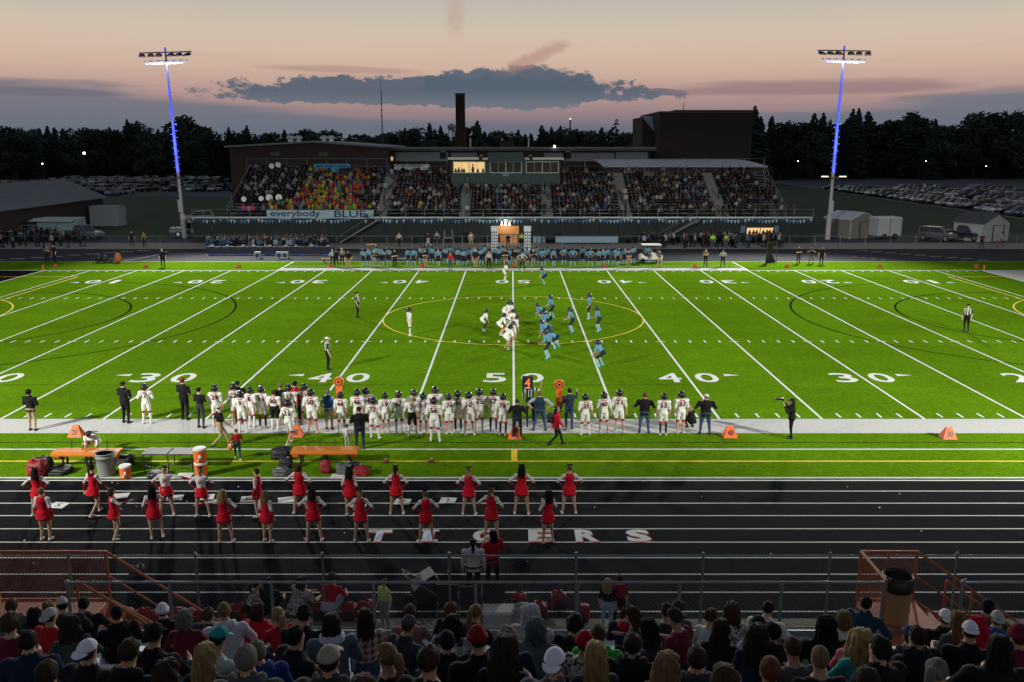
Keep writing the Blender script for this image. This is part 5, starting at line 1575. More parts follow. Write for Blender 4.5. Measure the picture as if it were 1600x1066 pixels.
taken = [(e[0], e[1]) for e in SPEC]
nf = 0
for i in range(1, 11):
    for k in range(40):
        px = k * 41 + rs.uniform(-12, 12)
        py = ROWY[i]
        if nf < 0 and py > 965 and all(abs(px - a) > 24 or abs(py - b_) > 20 + 0 * a for a, b_ in taken) and all(not (abs(px - a) < 15 and abs(py - b_) < 34) for a, b_ in taken):
            n0 = len(CROWD)
            spectator(px, py, *rs.choice(fillers), strict=True)
            if len(CROWD) > n0:
                taken.append((px, py)); nf += 1
ROWN = {i: nth(i + 1) for i in range(12)}
for i in range(12):
    for k, (ii, x, o, look) in enumerate(sorted([c for c in CROWD if c[0] == i], key=lambda c: c[1])):
        o['label'] = 'spectator, %s, %s from left in %s bleacher row' % (look, nth(k + 1), ROWN[i])

# ---------------------------------------------------------------- cheerleaders
CH = [(62, 806, 'long', BLACKH, 0, 'hips', 'long black hair, hands on hips'), (72, 844, 'short', DBLOND, -15, 'stand', 'arms down beside her skirt'), (149, 806, 'pony', BROWN, -8, 'walk', 'brown ponytail, stepping'), (181, 842, 'bob', BROWN, -50, 'reach', 'brown bob, turning right'),
      (262, 806, 'short', DBROWN, 180, 'left', 'facing the camera, one arm out'), (243, 842, 'long', BLACKH, 10, 'reach', 'long black hair, leg lifted'), (317, 807, 'bun', DBLOND, 170, 'hips', 'facing the camera, hands on hips'), (352, 848, 'wavy', BLOND, 12, 'left', 'wavy blond hair, left arm out'),
      (404, 808, 'short', BROWN, 75, 'stand', 'side on, looking left'), (470, 804, 'bob', BROWN, 0, 'hips', 'brown bob, broad stance'), (418, 847, 'wavy', DBLOND, -10, 'stand', 'dark blond wavy hair, arms down'), (491, 846, 'long', DBROWN, 0, 'hips', 'dark brown long hair, hands on hips'),
      (548, 806, 'long', BLACKH, -12, 'stand', 'long black hair, arms down'), (565, 847, 'pony', BLOND, 0, 'hips', 'blond ponytail above her feet on the lane'), (620, 804, 'pony', BLACKH, 0, 'hips', 'black ponytail with bow'), (666, 848, 'bun', DBLOND, 0, 'hips', 'blond bun, next to painted letter I'),
      (733, 805, 'pony', BLOND, -5, 'hips', 'blond ponytail with black bow'), (768, 845, 'pony', DBLOND, -15, 'hips', 'dark blond ponytail over painted letter G'), (815, 804, 'long', BLACKH, 0, 'hips', 'long black hair, hands on hips'), (889, 803, 'bun', DBLOND, 0, 'hips', 'rightmost, blond bun, hands on hips'),
      (856, 848, 'wavy', BLACKH, 20, 'front', 'black wavy hair beside painted letter E')]
rf0 = random.Random(15)
for rowname, sel in (('back', [c for c in CH if c[1] < 820]), ('front', [c for c in CH if c[1] > 820])):
    for k, (px, py, hr, hc_, fc, pose, desc) in enumerate(sorted(sel)):
        p = ground_at(px, py)
        gear = [(hr, hc_)] + ([('bow', BLACK)] if hr in ('pony', 'bun', 'long') else [])
        o = person(p.x, p.y + 0.03, -0.01, fc + rf0.uniform(-13, 13), pose, 'cheer', 0 if k % 3 else 1, (.55, .012, .03) if abs(fc) < 150 else WHITE, (.55, .010, .025), (.62, .60, .55), sleeve=WHITE, fore=(.28, .01, .02), shin='skin', trim=BLACK, gear=gear,
                   size=rf0.uniform(.93, 1.01), wide=rf0.uniform(1.06, 1.17), label='cheerleader, %s from left in %s row, %s' % (nth(k + 1), rowname, desc), group='cheerleaders on the near track')
        if abs(fc) > 150:
            number_on(o, 'X', pose, 'cheer', (.5, .012, .03), 1, .13)

# ---------------------------------------------------------------- white team on the near sideline
HELM, MASK = (.012, .011, .016), (.05, .05, .05)
NUM = (.13, .008, .02)
JW = (.70, .70, .68)
def white_player(px, py, num, pose='stand', face=0, helmet=True, pants=JW, label=None, size=1.03, hair=BROWN, y_off=0.0, shin=None, grp='white team players along the near sideline', trim=(.42, .02, .03)):
    p = ground_at(px, py)
    shin = shin or [(.62, .62, .6), 'skin', (.62, .62, .6), (.03, .03, .03), 'skin'][int(px * 3) % 5]
    gear = [('helmet', HELM), ('mask', MASK)] if helmet else [('short', hair)]
    o = person(p.x, p.y + .05, 0, face + ((int(px) * 37) % 31 - 15), pose, 'player', (int(px) * 7) % 4 if num in ('56', '67', '74', '77') else int(px) % 3, JW, pants, (.55, .55, .52), sleeve=JW, fore=None, shin=shin, trim=trim if pants == JW else pants, gear=gear, size=size * (.96 + (int(px) * 13) % 9 / 100), wide=1.0 + (int(px) * 29) % 14 / 100,
               label=label or 'player in white jersey number %s with black helmet on near sideline' % num, group=grp)
    if num and abs(face) < 60:
        number_on(o, num, pose, 'player', NUM, -1, namestrip=(.35, .01, .03))
    return o
for e in [(230, 663, '17', 'front', 0), (339, 668, '29', 'stand', 0), (368, 664, '22', 'stand', 10), (379, 677, '9', 'stand2', 0), (394, 668, '1', 'stand', -10), (411, 670, '31', 'stand', -10), (454, 668, '37', 'stand', 0),
          (478, 664, '52', 'left', -10), (488, 677, '50', 'stand2', -5), (534, 678, '44', 'stand', 0), (560, 677, '46', 'stand', 0), (585, 686, '77', 'stand2', 0), (573, 673, '64', 'stand', 5), (603, 677, '19', 'stand', 0),
          (624, 677, '67', 'stand', 0), (648, 672, '72', 'stand', 0), (662, 679, '11', 'stand', 15), (681, 671, '6', 'front', 0), (679, 691, '56', 'stand2', 0), (702, 679, '74', 'stand', 0), (716, 675, '60', 'stand', 10), (733, 681, '10', 'stand2', 0),
          (749, 676, '75', 'stand', 0), (771, 675, '57', 'stand', 5), (786, 681, '79', 'stand', -5), (914, 681, '35', 'stand2', 0), (943, 677, '40', 'stand2', 0), (967, 677, '71', 'stand2', 0), (1036, 681, '15', 'stand', 0), (1063, 678, '33', 'stand', 0)]:
    white_player(*e)
white_player(452, 696, '21', 'walk', -20, label='player number 21 in white walking between the sideline and the orange bench')
white_player(430, 672, '80', 'stand', 0, False, BLACK, 'player number 80 in white jersey and black trousers without helmet')
o = white_player(644, 683, '7', 'stand2', 0, False, BLACK, 'player number 7 in white jersey, black trousers and beige cap', hair=DBROWN)
for c in list(o.children):
    if c.name.startswith('hair'): bpy.data.objects.remove(c)
def folk(px, py, face, pose, kind, top, bot, gear, label, size=1.0, z=0.0, skin_i=0, shoe=(.03, .03, .03), fore=None, shin=None, grp=None, wide=1.0, sleeve=None, at=None):
    p = at or ground_at(px, py, z)
    return person(p.x, p.y, z, face, pose, kind, skin_i, top, bot, shoe, fore=fore, shin=shin, gear=gear, size=size, label=label, group=grp, wide=wide * 1.1, sleeve=sleeve)
h = bpy.data.objects.new('cap', headgear('cap')); COL.objects.link(h); h.parent = o; h.matrix_local = template('stand2', 'player')[1]
h.material_slots[0].link = 'OBJECT'; h.material_slots[0].material = cloth((.45, .40, .30))
SG = 'staff and onlookers on the near sideline'
VEST, DVEST = (.02, .08, .22), (.018, .035, .06)
folk(52, 673, -10, 'cross', 'coat', BLACK, KHAKI, [('curly', BLACKH)], 'man in black sweatshirt and khaki trousers, leftmost on near sideline', 1.03, grp=SG, fore=BLACK)
folk(198, 661, -25, 'cross', 'coat', BLACK, BLACK, [('cap', BLACK), ('buzz', BROWN)], 'coach all in black with arms folded left of player 17', 1.06, grp=SG, wide=1.1)
folk(290, 656, -25, 'cross', 'coat', BLACK, BLACK, [('cap', (.20, .02, .02)), ('buzz', BROWN)], 'coach in black with dark red cap, arms folded', 1.08, grp=SG, wide=1.05)
folk(315, 669, -20, 'cross', 'plain', BLACK, CHAR, [('short', BLACKH)], 'man in black shirt and charcoal trousers looking down left of player 29', 1.03, grp=SG)
folk(345, 698, -60, 'walk', 'plain', BLACK, KHAKI, [('backcap', (.4, .4, .38)), ('buzz', BROWN)], 'man in black shirt and khaki trousers striding behind the sideline', 1.0, grp=SG, wide=1.1)
folk(372, 719, 20, 'walk', 'plain', (.30, .012, .02), (.02, .05, .06), [('short', DBLOND)], 'small boy in red and black top carrying an orange pail', .72, grp=SG, shoe=WHITE)
folk(441, 664, 5, 'cross', 'plain', BLACK, BLACK, [('short', DBLOND)], 'man in black t-shirt among white players left of the red jacket', 1.08, grp=SG)
folk(375, 660, 0, 'cross', 'coat', BLACK, BLACK, [('cap', BLACK), ('buzz', DBROWN)], 'man with black cap mostly hidden behind player 22', 1.06, grp=SG)
folk(464, 661, -15, 'cross', 'coat', (.45, .012, .02), BLACK, [('cap', BLACK), ('buzz', BLACKH)], 'man in bright red jacket and black cap among the white players', 1.07, grp=SG, fore=(.45, .012, .02), wide=1.1)
folk(515, 671, -10, 'pole', 'coat', VEST, KHAKI, [('cap', (.12, .13, .14)), ('buzz', GREYH)], 'chain crew man in blue vest and khaki trousers holding an orange target pole', 1.0, grp=SG, fore=KHAKI, sleeve=(.30, .27, .20))
folk(563, 702, 15, 'cross', 'coat', BLACK, (.025, .035, .05), [('cap', BLACK), ('buzz', BROWN)], 'coach in black and red polo standing behind player 44', 1.0, grp=SG, wide=1.1)
folk(543, 700, 0, 'stand', 'plain', WHITE, (.4, .38, .36), [('short', DBROWN)], 'toddler in white and red beside the black-shirted coach', .56, grp=SG)
folk(808, 686, 0, 'front', 'coat', BLACK, CHAR, [('short', BROWN)], 'man in black hooded jacket and grey trousers left of the down marker', .98, grp=SG, fore=BLACK, shoe=(.4, .4, .4))
folk(828, 657, -5, 'pole', 'plain', m_ref, BLACK, [('cap', BLACK), ('buzz', BLACKH)], 'striped official holding the black down marker', 1.02, grp=SG, wide=1.05)
folk(843, 673, -5, 'hips', 'coat', DVEST, JEAN, [('buzz', DBLOND)], 'stocky man in navy vest and jeans with hand on hip', .98, grp=SG, sleeve=(.30, .38, .40), wide=1.18)
folk(868, 697, -80, 'walk', 'coat', (.46, .012, .025), BLACK, [('backcap', (.3, .3, .3)), ('long', BLACKH)], 'woman in red jacket and black trousers with backpack walking right', .95, grp=SG, fore=(.46, .012, .025))
folk(889, 671, 15, 'pole', 'coat', DVEST, JEAN, [('short', BLACKH)], 'chain crew man in navy vest and jeans holding the right target pole', 1.03, grp=SG, sleeve=CHAR, fore=CHAR)
folk(1006, 677, -10, 'front', 'coat', BLACK, JEAN, [('short', AUBURN)], 'man in black jacket and jeans with auburn hair between players 71 and 15', 1.0, grp=SG, fore=BLACK, wide=1.08)
folk(1078, 668, 30, 'squat', 'coat', BLACK, BLACK, [('long', BLOND)], 'girl with long blond hair in black coat crouching beside player 33', .9, grp=SG, fore=BLACK)
folk(1101, 679, 0, 'front', 'coat', BLACK, JEAN, [('cap', (.55, .53, .5)), ('buzz', GREYH)], 'man in black jacket, jeans and white cap right of the crouching girl', 1.0, grp=SG, fore=BLACK, wide=1.15)
folk(1235, 685, 75, 'camera', 'coat', BLACK, BLACK, [('cap', BLACK), ('long', DBROWN)], 'photographer in black aiming a camera, alone on the right near sideline', .97, grp=SG, fore=BLACK)
o = white_player(153, 708, '', 'slump', 175, False, JW, 'player in white slumped on the left orange bench with head bowed', size=1.0)
o.location = ground_at(153, 708); o.location.z = 0.02
# ---------------------------------------------------------------- players and officials on the field
FG, BGp = 'white team players on the field', 'blue team players on the field'
def fieldw(px, py, pose, face, lab, num='', size=1.02):
    return white_player(px, py, num, pose, face, True, JW, lab, size, grp=FG)
fieldw(640, 525, 'stand2', -85, 'white quarterback standing alone left of the line inside the yellow circle')
fieldw(756, 517, 'two', -80, 'white running back bent forward with hands on knees behind the line')
for k, (px, py, pose) in enumerate([(783, 524, 'two'), (791, 504, 'two'), (800, 511, 'three'), (806, 521, 'three'), (800, 532, 'three'), (793, 546, 'two'), (797, 497, 'three')]):
    fieldw(px, py, pose, -88 + k * 3, 'white lineman crouching at the fifty yard line, %s nearest the camera of seven' % nth([4, 6, 5, 3, 2, 1, 7][k]))
fieldw(789, 439, 'ready', -100, 'white receiver near the far sideline left of the fifty')
LB, NV = (.10, .26, .38), (.014, .02, .045)
def bluep(px, py, pose, face, lab, grp=BGp, helm=True, size=1.02, shin=(.30, .42, .50), shoe=(.12, .42, .52)):
    p = ground_at(px, py)
    o = person(p.x, p.y, 0, face, pose, 'player', int(px) % 4 if int(px) % 5 == 0 else int(px) % 3, LB, NV, shoe, sleeve=LB, fore=None, shin=shin, trim=NV, gear=[('helmet', (.012, .02, .045)), ('mask', MASK)] if helm else [('short', DBROWN)], size=size, wide=1.05, label=lab, group=grp)
    return o
for px, py, pose, fc, lab in [(842, 500, 'three', 88, 'blue lineman crouching, farthest of the four at the line'), (852, 513, 'three', 92, 'blue lineman crouching, second farthest of the four at the line'), (848, 529, 'three', 85, 'blue lineman crouching behind the standing blue defender'),
                          (862, 544, 'three', 80, 'blue lineman crouching nearest the camera beside the standing defender'), (855, 560, 'ready', 85, 'blue defender standing closest to the line near the camera'), (862, 498, 'ready', 75, 'blue linebacker left of the forty-five yard line, upper one'),
                          (893, 520, 'ready', 85, 'blue linebacker beside the forty-five yard line'), (920, 499, 'stand2', 90, 'blue safety standing upright, left of the pair beyond the forty-five'), (935, 518, 'ready', 80, 'blue safety at right of the pair beyond the forty-five'),
                          (938, 573, 'two', 60, 'blue cornerback leaning forward, nearest the camera on the right'), (850, 444, 'two', 95, 'blue cornerback bent over near the far sideline')]:
    bluep(px, py, pose, fc, lab)
OG = 'striped officials'
for px, py, fc, lab, cp in [(559, 496, -90, 'striped referee standing at the left hash behind the quarterback', BLACK), (513, 578, -70, 'striped official with white cap near the left forty number', WHITE), (1509, 518, 120, 'striped official standing far right on the field', BLACK), (816, 422, 178, 'striped official with legs apart on the far sideline', BLACK)]:
    folk(px, py, fc, 'hips' if px == 816 else 'stand', 'plain', m_ref, BLACK, [('cap', cp), ('buzz', BROWN)], lab, 1.03, grp=OG, wide=1.05)

# ---------------------------------------------------------------- far sideline
FS = [(568, 416), (576, 416), (597, 416), (608, 416), (638, 416), (647, 416), (658, 416), (675, 415), (685, 416), (696, 414), (716, 416), (725, 416), (733, 415), (752, 415), (757, 413), (778, 413), (796, 414), (772, 412), (786, 411), (810, 412), (823, 415), (838, 412), (844, 416), (849, 415), (855, 416), (865, 416),
      (881, 418), (895, 416), (910, 417), (922, 417), (935, 417), (942, 416), (949, 415), (960, 416), (965, 416), (976, 416), (989, 416), (1012, 415), (703, 411), (663, 412), (741, 411), (590, 412)]
FS.sort()
rf_ = random.Random(4)
for k, (px, py) in enumerate(FS):
    bluep(px, py - rf_.choice((0, 0, 1, 2.5, 4)), rf_.choice(('stand', 'stand2', 'front', 'hips', 'cross')), 180 + rf_.uniform(-30, 30), 'light blue jersey player on the far sideline, %s from left' % nth(k + 1), 'light blue players along the far sideline', rf_.random() < .8, rf_.uniform(.97, 1.05))
FD = [(520, 417, (.20, .36, .44), BLACK, 'pale blue shirt and black trousers'), (526, 417, BLACK, BLACK, 'black clothes'), (535, 415, (.26, .23, .18), BLACK, 'tan shirt'), (545, 420, BLACK, KHAKI, 'black top, light shorts'), (585, 419, NAVY, (.20, .21, .20), 'navy jacket, grey trousers'), (617, 419, BLACK, BLACK, 'black jacket'),
      (665, 418, BLACK, KHAKI, 'black jacket, khaki trousers'), (704, 422, (.38, .02, .02), JEAN, 'bright red top'), (743, 419, BLACK, KHAKI, 'black top, khaki trousers'), (764, 420, (.34, .36, .38), BLACK, 'pale shirt, black shorts'), (790, 418, BLACK, KHAKI, 'black jacket, tan trousers'), (804, 418, BLACK, KHAKI, 'dark jacket'),
      (833, 418, BLACK, (.36, .33, .30), 'black jacket, pale trousers'), (982, 419, CHAR, (.28, .17, .10), 'charcoal top, brown trousers'), (1030, 419, CHAR, KHAKI, 'charcoal top, shorts'), (1102, 417, (.13, .12, .09), BLACK, 'olive top'), (1129, 417, (.22, .36, .30), BLACK, 'pale green top'),
      (1247, 412, BLACK, CHAR, 'dark clothes, hands folded'), (1267, 412, BLACK, (.10, .11, .12), 'black jacket'), (1283, 413, BLACK, BLACK, 'all black'), (75, 410, (.09, .09, .06), BLACK, 'olive jacket at far left'), (86, 410, BLACK, BLACK, 'black clothes at far left'), (255, 417, BLACK, BLACK, 'black clothes on the far left sideline')]
for k, (px, py, tp, bt2, ds) in enumerate(sorted(FD)):
    folk(px, py, 180 + rf_.uniform(-40, 40), rf_.choice(('stand', 'cross', 'front', 'stand2')), 'coat' if tp == BLACK else 'plain', tp, bt2, [rf_.choice((('cap', BLACK), ('short', BROWN), ('short', BLACKH), ('cap', (.4, .4, .4))))], 'adult in %s, %s from left beyond the far sideline' % (ds, nth(k + 1)), rf_.uniform(.98, 1.06), grp='staff beyond the far sideline')

# ---------------------------------------------------------------- people by the near fence
NG = 'people on the ground before the near stand'
folk(740, 934, 0, 'stand', 'coat', (.50, .49, .48), BLACK, [('pony', BLACKH)], 'woman in white marbled sweatshirt standing behind the near fence', .96, grp=NG, fore=(.50, .49, .48))
folk(770, 921, 35, 'front', 'coat', (.36, .012, .025), BLACK, [('long', BLACKH)], 'woman with long black hair in red jacket beside the white sweatshirt', .98, grp=NG, fore=(.36, .012, .025))
folk(398, 968, -60, 'squat', 'woman', m_spots, BLACK, [('pony', DBROWN)], 'woman in speckled blouse crouching by the near fence', .95, grp=NG)
folk(420, 966, -20, 'squat', 'coat', BLACK, BLACK, [('long', BLACKH)], 'person in black crouching right of the speckled blouse', .97, grp=NG)
folk(470, 967, -40, 'squat', 'coat', m_spots, (.10, .08, .09), [('wavy', DBROWN)], 'woman in grey patterned jacket sitting by the near fence', 1.02, grp=NG, wide=1.1)
folk(518, 966, -15, 'squat', 'plain', (.36, .015, .03), (.28, .34, .42), [('short', BROWN)], 'person in red t-shirt kneeling by the near fence post', 1.1, grp=NG)
folk(602, 985, 140, 'stand', 'plain', (.40, .52, .18), (.2, .2, .2), [('bun', DBLOND)], 'girl in lime green top facing the stand', .78, grp=NG)
folk(948, 990, -20, 'stand', 'woman', BLACK, (.25, .33, .42), [('wavy', BLOND)], 'blond girl in black top and jeans leaning by the near fence', .84, grp=NG)
folk(966, 985, 10, 'stand', 'woman', (.24, .015, .03), BLACK, [('bun', BROWN)], 'girl in red beside the blond girl at the near fence', .86, grp=NG)

# ---------------------------------------------------------------- far crowds (one mass each)
def attr_mat(name):
    m = bpy.data.materials.new(name); m.use_nodes = True
    t = m.node_tree; b = t.nodes['Principled BSDF']; b.inputs['Roughness'].default_value = 0.9; b.inputs['Specular IOR Level'].default_value = 0.1
    a = t.nodes.new('ShaderNodeAttribute'); a.attribute_name = 'garment'
    t.links.new(a.outputs['Color'], b.inputs['Base Color'])
    return m
m_crowd = attr_mat('crowd_clothes')
def low_figure(kind):
    """small figure, parts keyed 0 top 1 trousers 2 skin 3 hair"""
    b = MB()
    sit = kind != 'stand'
    hz = .52 if sit else .95
    for z0, z1, r0, r1, q0, q1, k in ((hz - .08, hz + .25, .17, .17, .12, .12, 0), (hz + .25, hz + .46, .17, .20, .12, .11, 0), (hz + .46, hz + .53, .20, .07, .11, .07, 0)):
        n = 7
        vs = [(r * math.cos(2 * math.pi * i / n), q * math.sin(2 * math.pi * i / n), z) for r, q, z in ((r0, q0, z0), (r1, q1, z1)) for i in range(n)]
        b.add(vs, [(i, (i + 1) % n, n + (i + 1) % n, n + i) for i in range(n)], k)
    b.ball((0, .015, hz + .66), .078, .09, .115, 7, 5, 2)
    b.ball((0, -.02, hz + .695), .088, .095, .10, 7, 5, 3)
    for s in (-1, 1):
        sh = Vector((s * .21, 0, hz + .44)); el = Vector((s * .25, .02, hz + .18)); ha = Vector((s * .10, .24, hz + .16)) if sit else Vector((s * .24, .08, hz - .08))
        b.tube(sh, el, .055, .045, 5, 0); b.tube(el, ha, .045, .03, 5, 0)
        b.ball(ha, .042, n=5, k=3, mi=2)
        hp = Vector((s * .09, 0, hz)); kn = Vector((s * .11, .42, hz + .0)) if sit else Vector((s * .10, .02, .5)); an = Vector((s * .11, .40, .06)) if sit else Vector((s * .11, -.02, .05))
        b.tube(hp, kn, .085, .06, 5, 1); b.tube(kn, an, .056, .045, 5, 1)
        b.box(an.x - .045, an.x + .045, an.y - .05, an.y + .17, 0, .08, 1)
    return b
LOW = {k: low_figure(k) for k in ('sit', 'stand')}
LOWN = {}
for k, b in LOW.items():
    part = np.zeros(len(b.v), int)
    for f, m_ in zip(b.f, b.m):
        for i in f: part[i] = m_
    LOWN[k] = (np.array(b.v), b.f, part)
def crowd(name, label, folk_, cat, dim=0.6):
    V, F, C = [], [], []
    o = 0
    for x, y, z, face, kind, top, bot, skn, hr, sc in folk_:
        v, f, part = LOWN[kind]
        c, s = math.cos(R(face)), math.sin(R(face))
        w = v * sc
        V.append(np.stack([w[:, 0] * c - w[:, 1] * s + x, w[:, 0] * s + w[:, 1] * c + y, w[:, 2] + z], 1))
        pal = np.array([top, bot, skn, hr])
        C.append(pal[part] * dim)
        F += [tuple(i + o for i in q) for q in f]
        o += len(v)
    me = bpy.data.meshes.new(name)
    me.from_pydata(np.concatenate(V).tolist(), [], F)
    a = me.attributes.new('garment', 'FLOAT_COLOR', 'POINT')
    cc = np.concatenate(C); cc = np.concatenate([cc, np.ones((len(cc), 1))], 1)
    a.data.foreach_set('color', cc.ravel().astype(np.float32))
    me.materials.append(m_crowd)
    ob = place(name, me)
    return tag(ob, label, cat, kind='stuff')
rc = random.Random(31)
DARKS = [(.012, .012, .016), (.02, .022, .028), (.03, .032, .04), (.015, .02, .035), (.05, .05, .055), (.025, .02, .02)]
MIDS = [(.03, .08, .16), (.05, .14, .24), (.10, .10, .11), (.16, .16, .17), (.07, .05, .04), (.09, .02, .025), (.12, .20, .26), (.04, .06, .05)]
LIGHTS = [(.42, .43, .44), (.30, .36, .40), (.52, .52, .50), (.34, .30, .26)]
NEON = [(.38, .55, .02), (.60, .12, .02), (.55, .04, .12), (.50, .34, .03), (.32, .04, .04), (.10, .26, .10), (.26, .10, .24), (.55, .18, .03), (.08, .30, .30), (.55, .52, .20)]
HAIRS = [BROWN, DBROWN, BLACKH, DBLOND, DBROWN, BLACKH]
def rndcol(neon=0.0, light=.14, mid=.36):
    u = rc.random()
    if u < neon: return rc.choice(NEON)
    u = rc.random()
    return rc.choice(LIGHTS) if u < light else rc.choice(MIDS) if u < light + mid else rc.choice(DARKS)
def sk(): return rc.choice([(.34, .21, .15), (.38, .24, .17), (.30, .18, .12), (.20, .11, .07)])
stand_folk = []
for i in range(NR):
    y, z = YS + 1.5 + i * T2 + 0.55, ZS + i * R2
    for si, (a, b_) in enumerate(SECT):
        x = a + 0.3
        while x < b_ - 0.25:
            pbx = X0 - 0.6 < x < X1 + 0.6
            if pbx and i > 8:
                x += .5; continue
            occ = .90 if si in (1, 2, 3) else .86
            if i > NR - 3: occ *= .55
            if si == 0 and x > -19.5: occ = .45 if i < 5 else .7
            if si == 0 and x < -31.5 and i < 3: occ = .3
            if si == 5: occ *= .8 if x < 31 else .6
            if si == 4 and i in (2, 3) and 17 < x < 23: occ = .3
            if rc.random() < occ:
                student = si == 0 and -31 < x < -19
                bandm = si == 0 and x <= -28 and i > 2
                if bandm:
                    top = rc.choice([(.012, .014, .022), (.02, .03, .06), (.02, .02, .03), (.012, .014, .022), (.02, .03, .05), (.30, .33, .37)])
                    stand_folk.append((x, y, z, 180 + rc.uniform(-15, 15), 'stand', top, (.012, .012, .016), sk(), rc.choice(HAIRS), rc.uniform(.9, 1.0)))
                elif student:
                    stand_folk.append((x, y, z, 180 + rc.uniform(-20, 20), 'stand' if i < 9 else 'sit', rndcol(.78 if i < 9 else .4), rc.choice(DARKS), sk(), rc.choice(HAIRS), rc.uniform(.92, 1.02)))
                else:
                    stand_folk.append((x, y, z, 180 + rc.uniform(-25, 25), 'sit', rndcol(.012), rc.choice(DARKS), sk(), rc.choice(HAIRS), rc.uniform(.94, 1.05)))
            x += rc.uniform(.46, .58)
    for a in AISLES:
        if rc.random() < .22:
            stand_folk.append((a + rc.uniform(-.4, .4), y - .3, z + .1, rc.choice((0, 180, 90)), 'stand', rndcol(0, .5), rc.choice(DARKS), sk(), rc.choice(HAIRS), 1.0))
for k in range(60):   # along the deck rail
    stand_folk.append((rc.uniform(-35, 36), YS + rc.uniform(.3, 1.2), ZS, rc.choice((90, -90, 180)), 'stand', rndcol(.03, .2), rc.choice(DARKS), sk(), rc.choice(HAIRS), rc.uniform(.9, 1.02)))
for x in (-33.6, -32.5):
    stand_folk.append((x, YS + .5, ZS, 180, 'stand', (.75, .06, .40), DARKS[0], sk(), BLOND, .95))
crowd('spectator_crowd', 'packed crowd of spectators filling the far grandstand', stand_folk, 'crowd')
band = []
for px in range(326, 512, 5):
    for py in (376, 381, 386, 390, 394):
        if rc.random() < .82 and not (418 < px < 424):
            p = ground_at(px + rc.uniform(-2, 2), py)
            band.append((p.x, p.y, 0, 180 + rc.uniform(-40, 40), 'sit' if py < 388 else rc.choice(('sit', 'stand')), rc.choice([(.03, .09, .17), (.015, .025, .05), (.012, .016, .03), (.30, .34, .38), (.06, .15, .23)]), (.012, .014, .02), sk(), rc.choice(HAIRS), .95))
crowd('marching_band', 'marching band in navy and white seated on the far left track apron', band, 'crowd')
line = []
for k in range(64):
    px = rc.uniform(1002, 1222); py = rc.uniform(382, 388)
    p = ground_at(px, py)
    line.append((p.x, p.y, 0, rc.uniform(0, 360), 'stand', rndcol(0, .26, .40), rc.choice(DARKS), sk(), rc.choice(HAIRS), rc.uniform(.92, 1.05)))
crowd('concession_queue', 'crowd queueing before the lit concession window under the grandstand', line, 'crowd')
line = []
for k in range(52):
    px = abs(rc.gauss(0, 70)) % 165; py = rc.uniform(374, 388)
    p = ground_at(px, py)
    line.append((p.x, p.y, 0, rc.uniform(0, 360), 'stand', rndcol(.04, .22, .45), rc.choice(DARKS), sk(), rc.choice(HAIRS), rc.uniform(.9, 1.05)))
crowd('milling_crowd', 'people milling about by the vans at the far left', line, 'crowd')
CG = 'people walking along the far apron'
for px, py, fc, tp, bt2, lab in [(624, 386, 180, (.42, .42, .42), BLACK, 'pedestrian in white top below the left part of the grandstand'), (670, 386, 90, BLACK, (.5, .5, .48), 'pedestrian in white trousers walking left of the lifeguard chair'), (683, 384, 180, (.25, .32, .36), BLACK, 'pedestrian in pale blue just left of the steel frame'),
                             (736, 385, 200, (.45, .42, .38), KHAKI, 'pedestrian in pale top left of the white columns'), (794, 388, 170, BLACK, BLACK, 'person in black standing in the lit orange entrance'), (815, 386, 180, (.35, .48, .05), BLACK, 'person in yellow-green vest beside the right white column'),
                             (1113, 388, 0, (.26, .62, .03), (.03, .10, .12), 'person in bright lime shirt by the concession queue'), (1134, 388, 10, (.30, .36, .06), JEAN, 'person in yellow vest right of the lime shirt'), (1194, 386, 30, (.36, .52, .03), CHAR, 'person in neon vest beneath the concession window'),
                             (207, 384, 200, BLACK, BLACK, 'dark figure holding a white board near the left light tower'), (226, 385, 160, (.22, .24, .03), BLACK, 'person in mustard jacket left of the left light tower'), (419, 391, 5, (.03, .02, .015), (.05, .03, .02), 'conductor in dark brown standing before the band'),
                             (1564, 386, 60, (.20, .40, .46), (.3, .03, .02), 'person in aqua top by the far right shed'), (1533, 388, 180, (.10, .03, .03), BLACK, 'person in dark red crouched by the far right shed')]:
    folk(px, py, fc, 'stand2' if py != 386 else 'walk', 'plain', tp, bt2, [('short', rc.choice((BROWN, BLACKH, DBLOND)))], lab, 1.0, grp=CG)

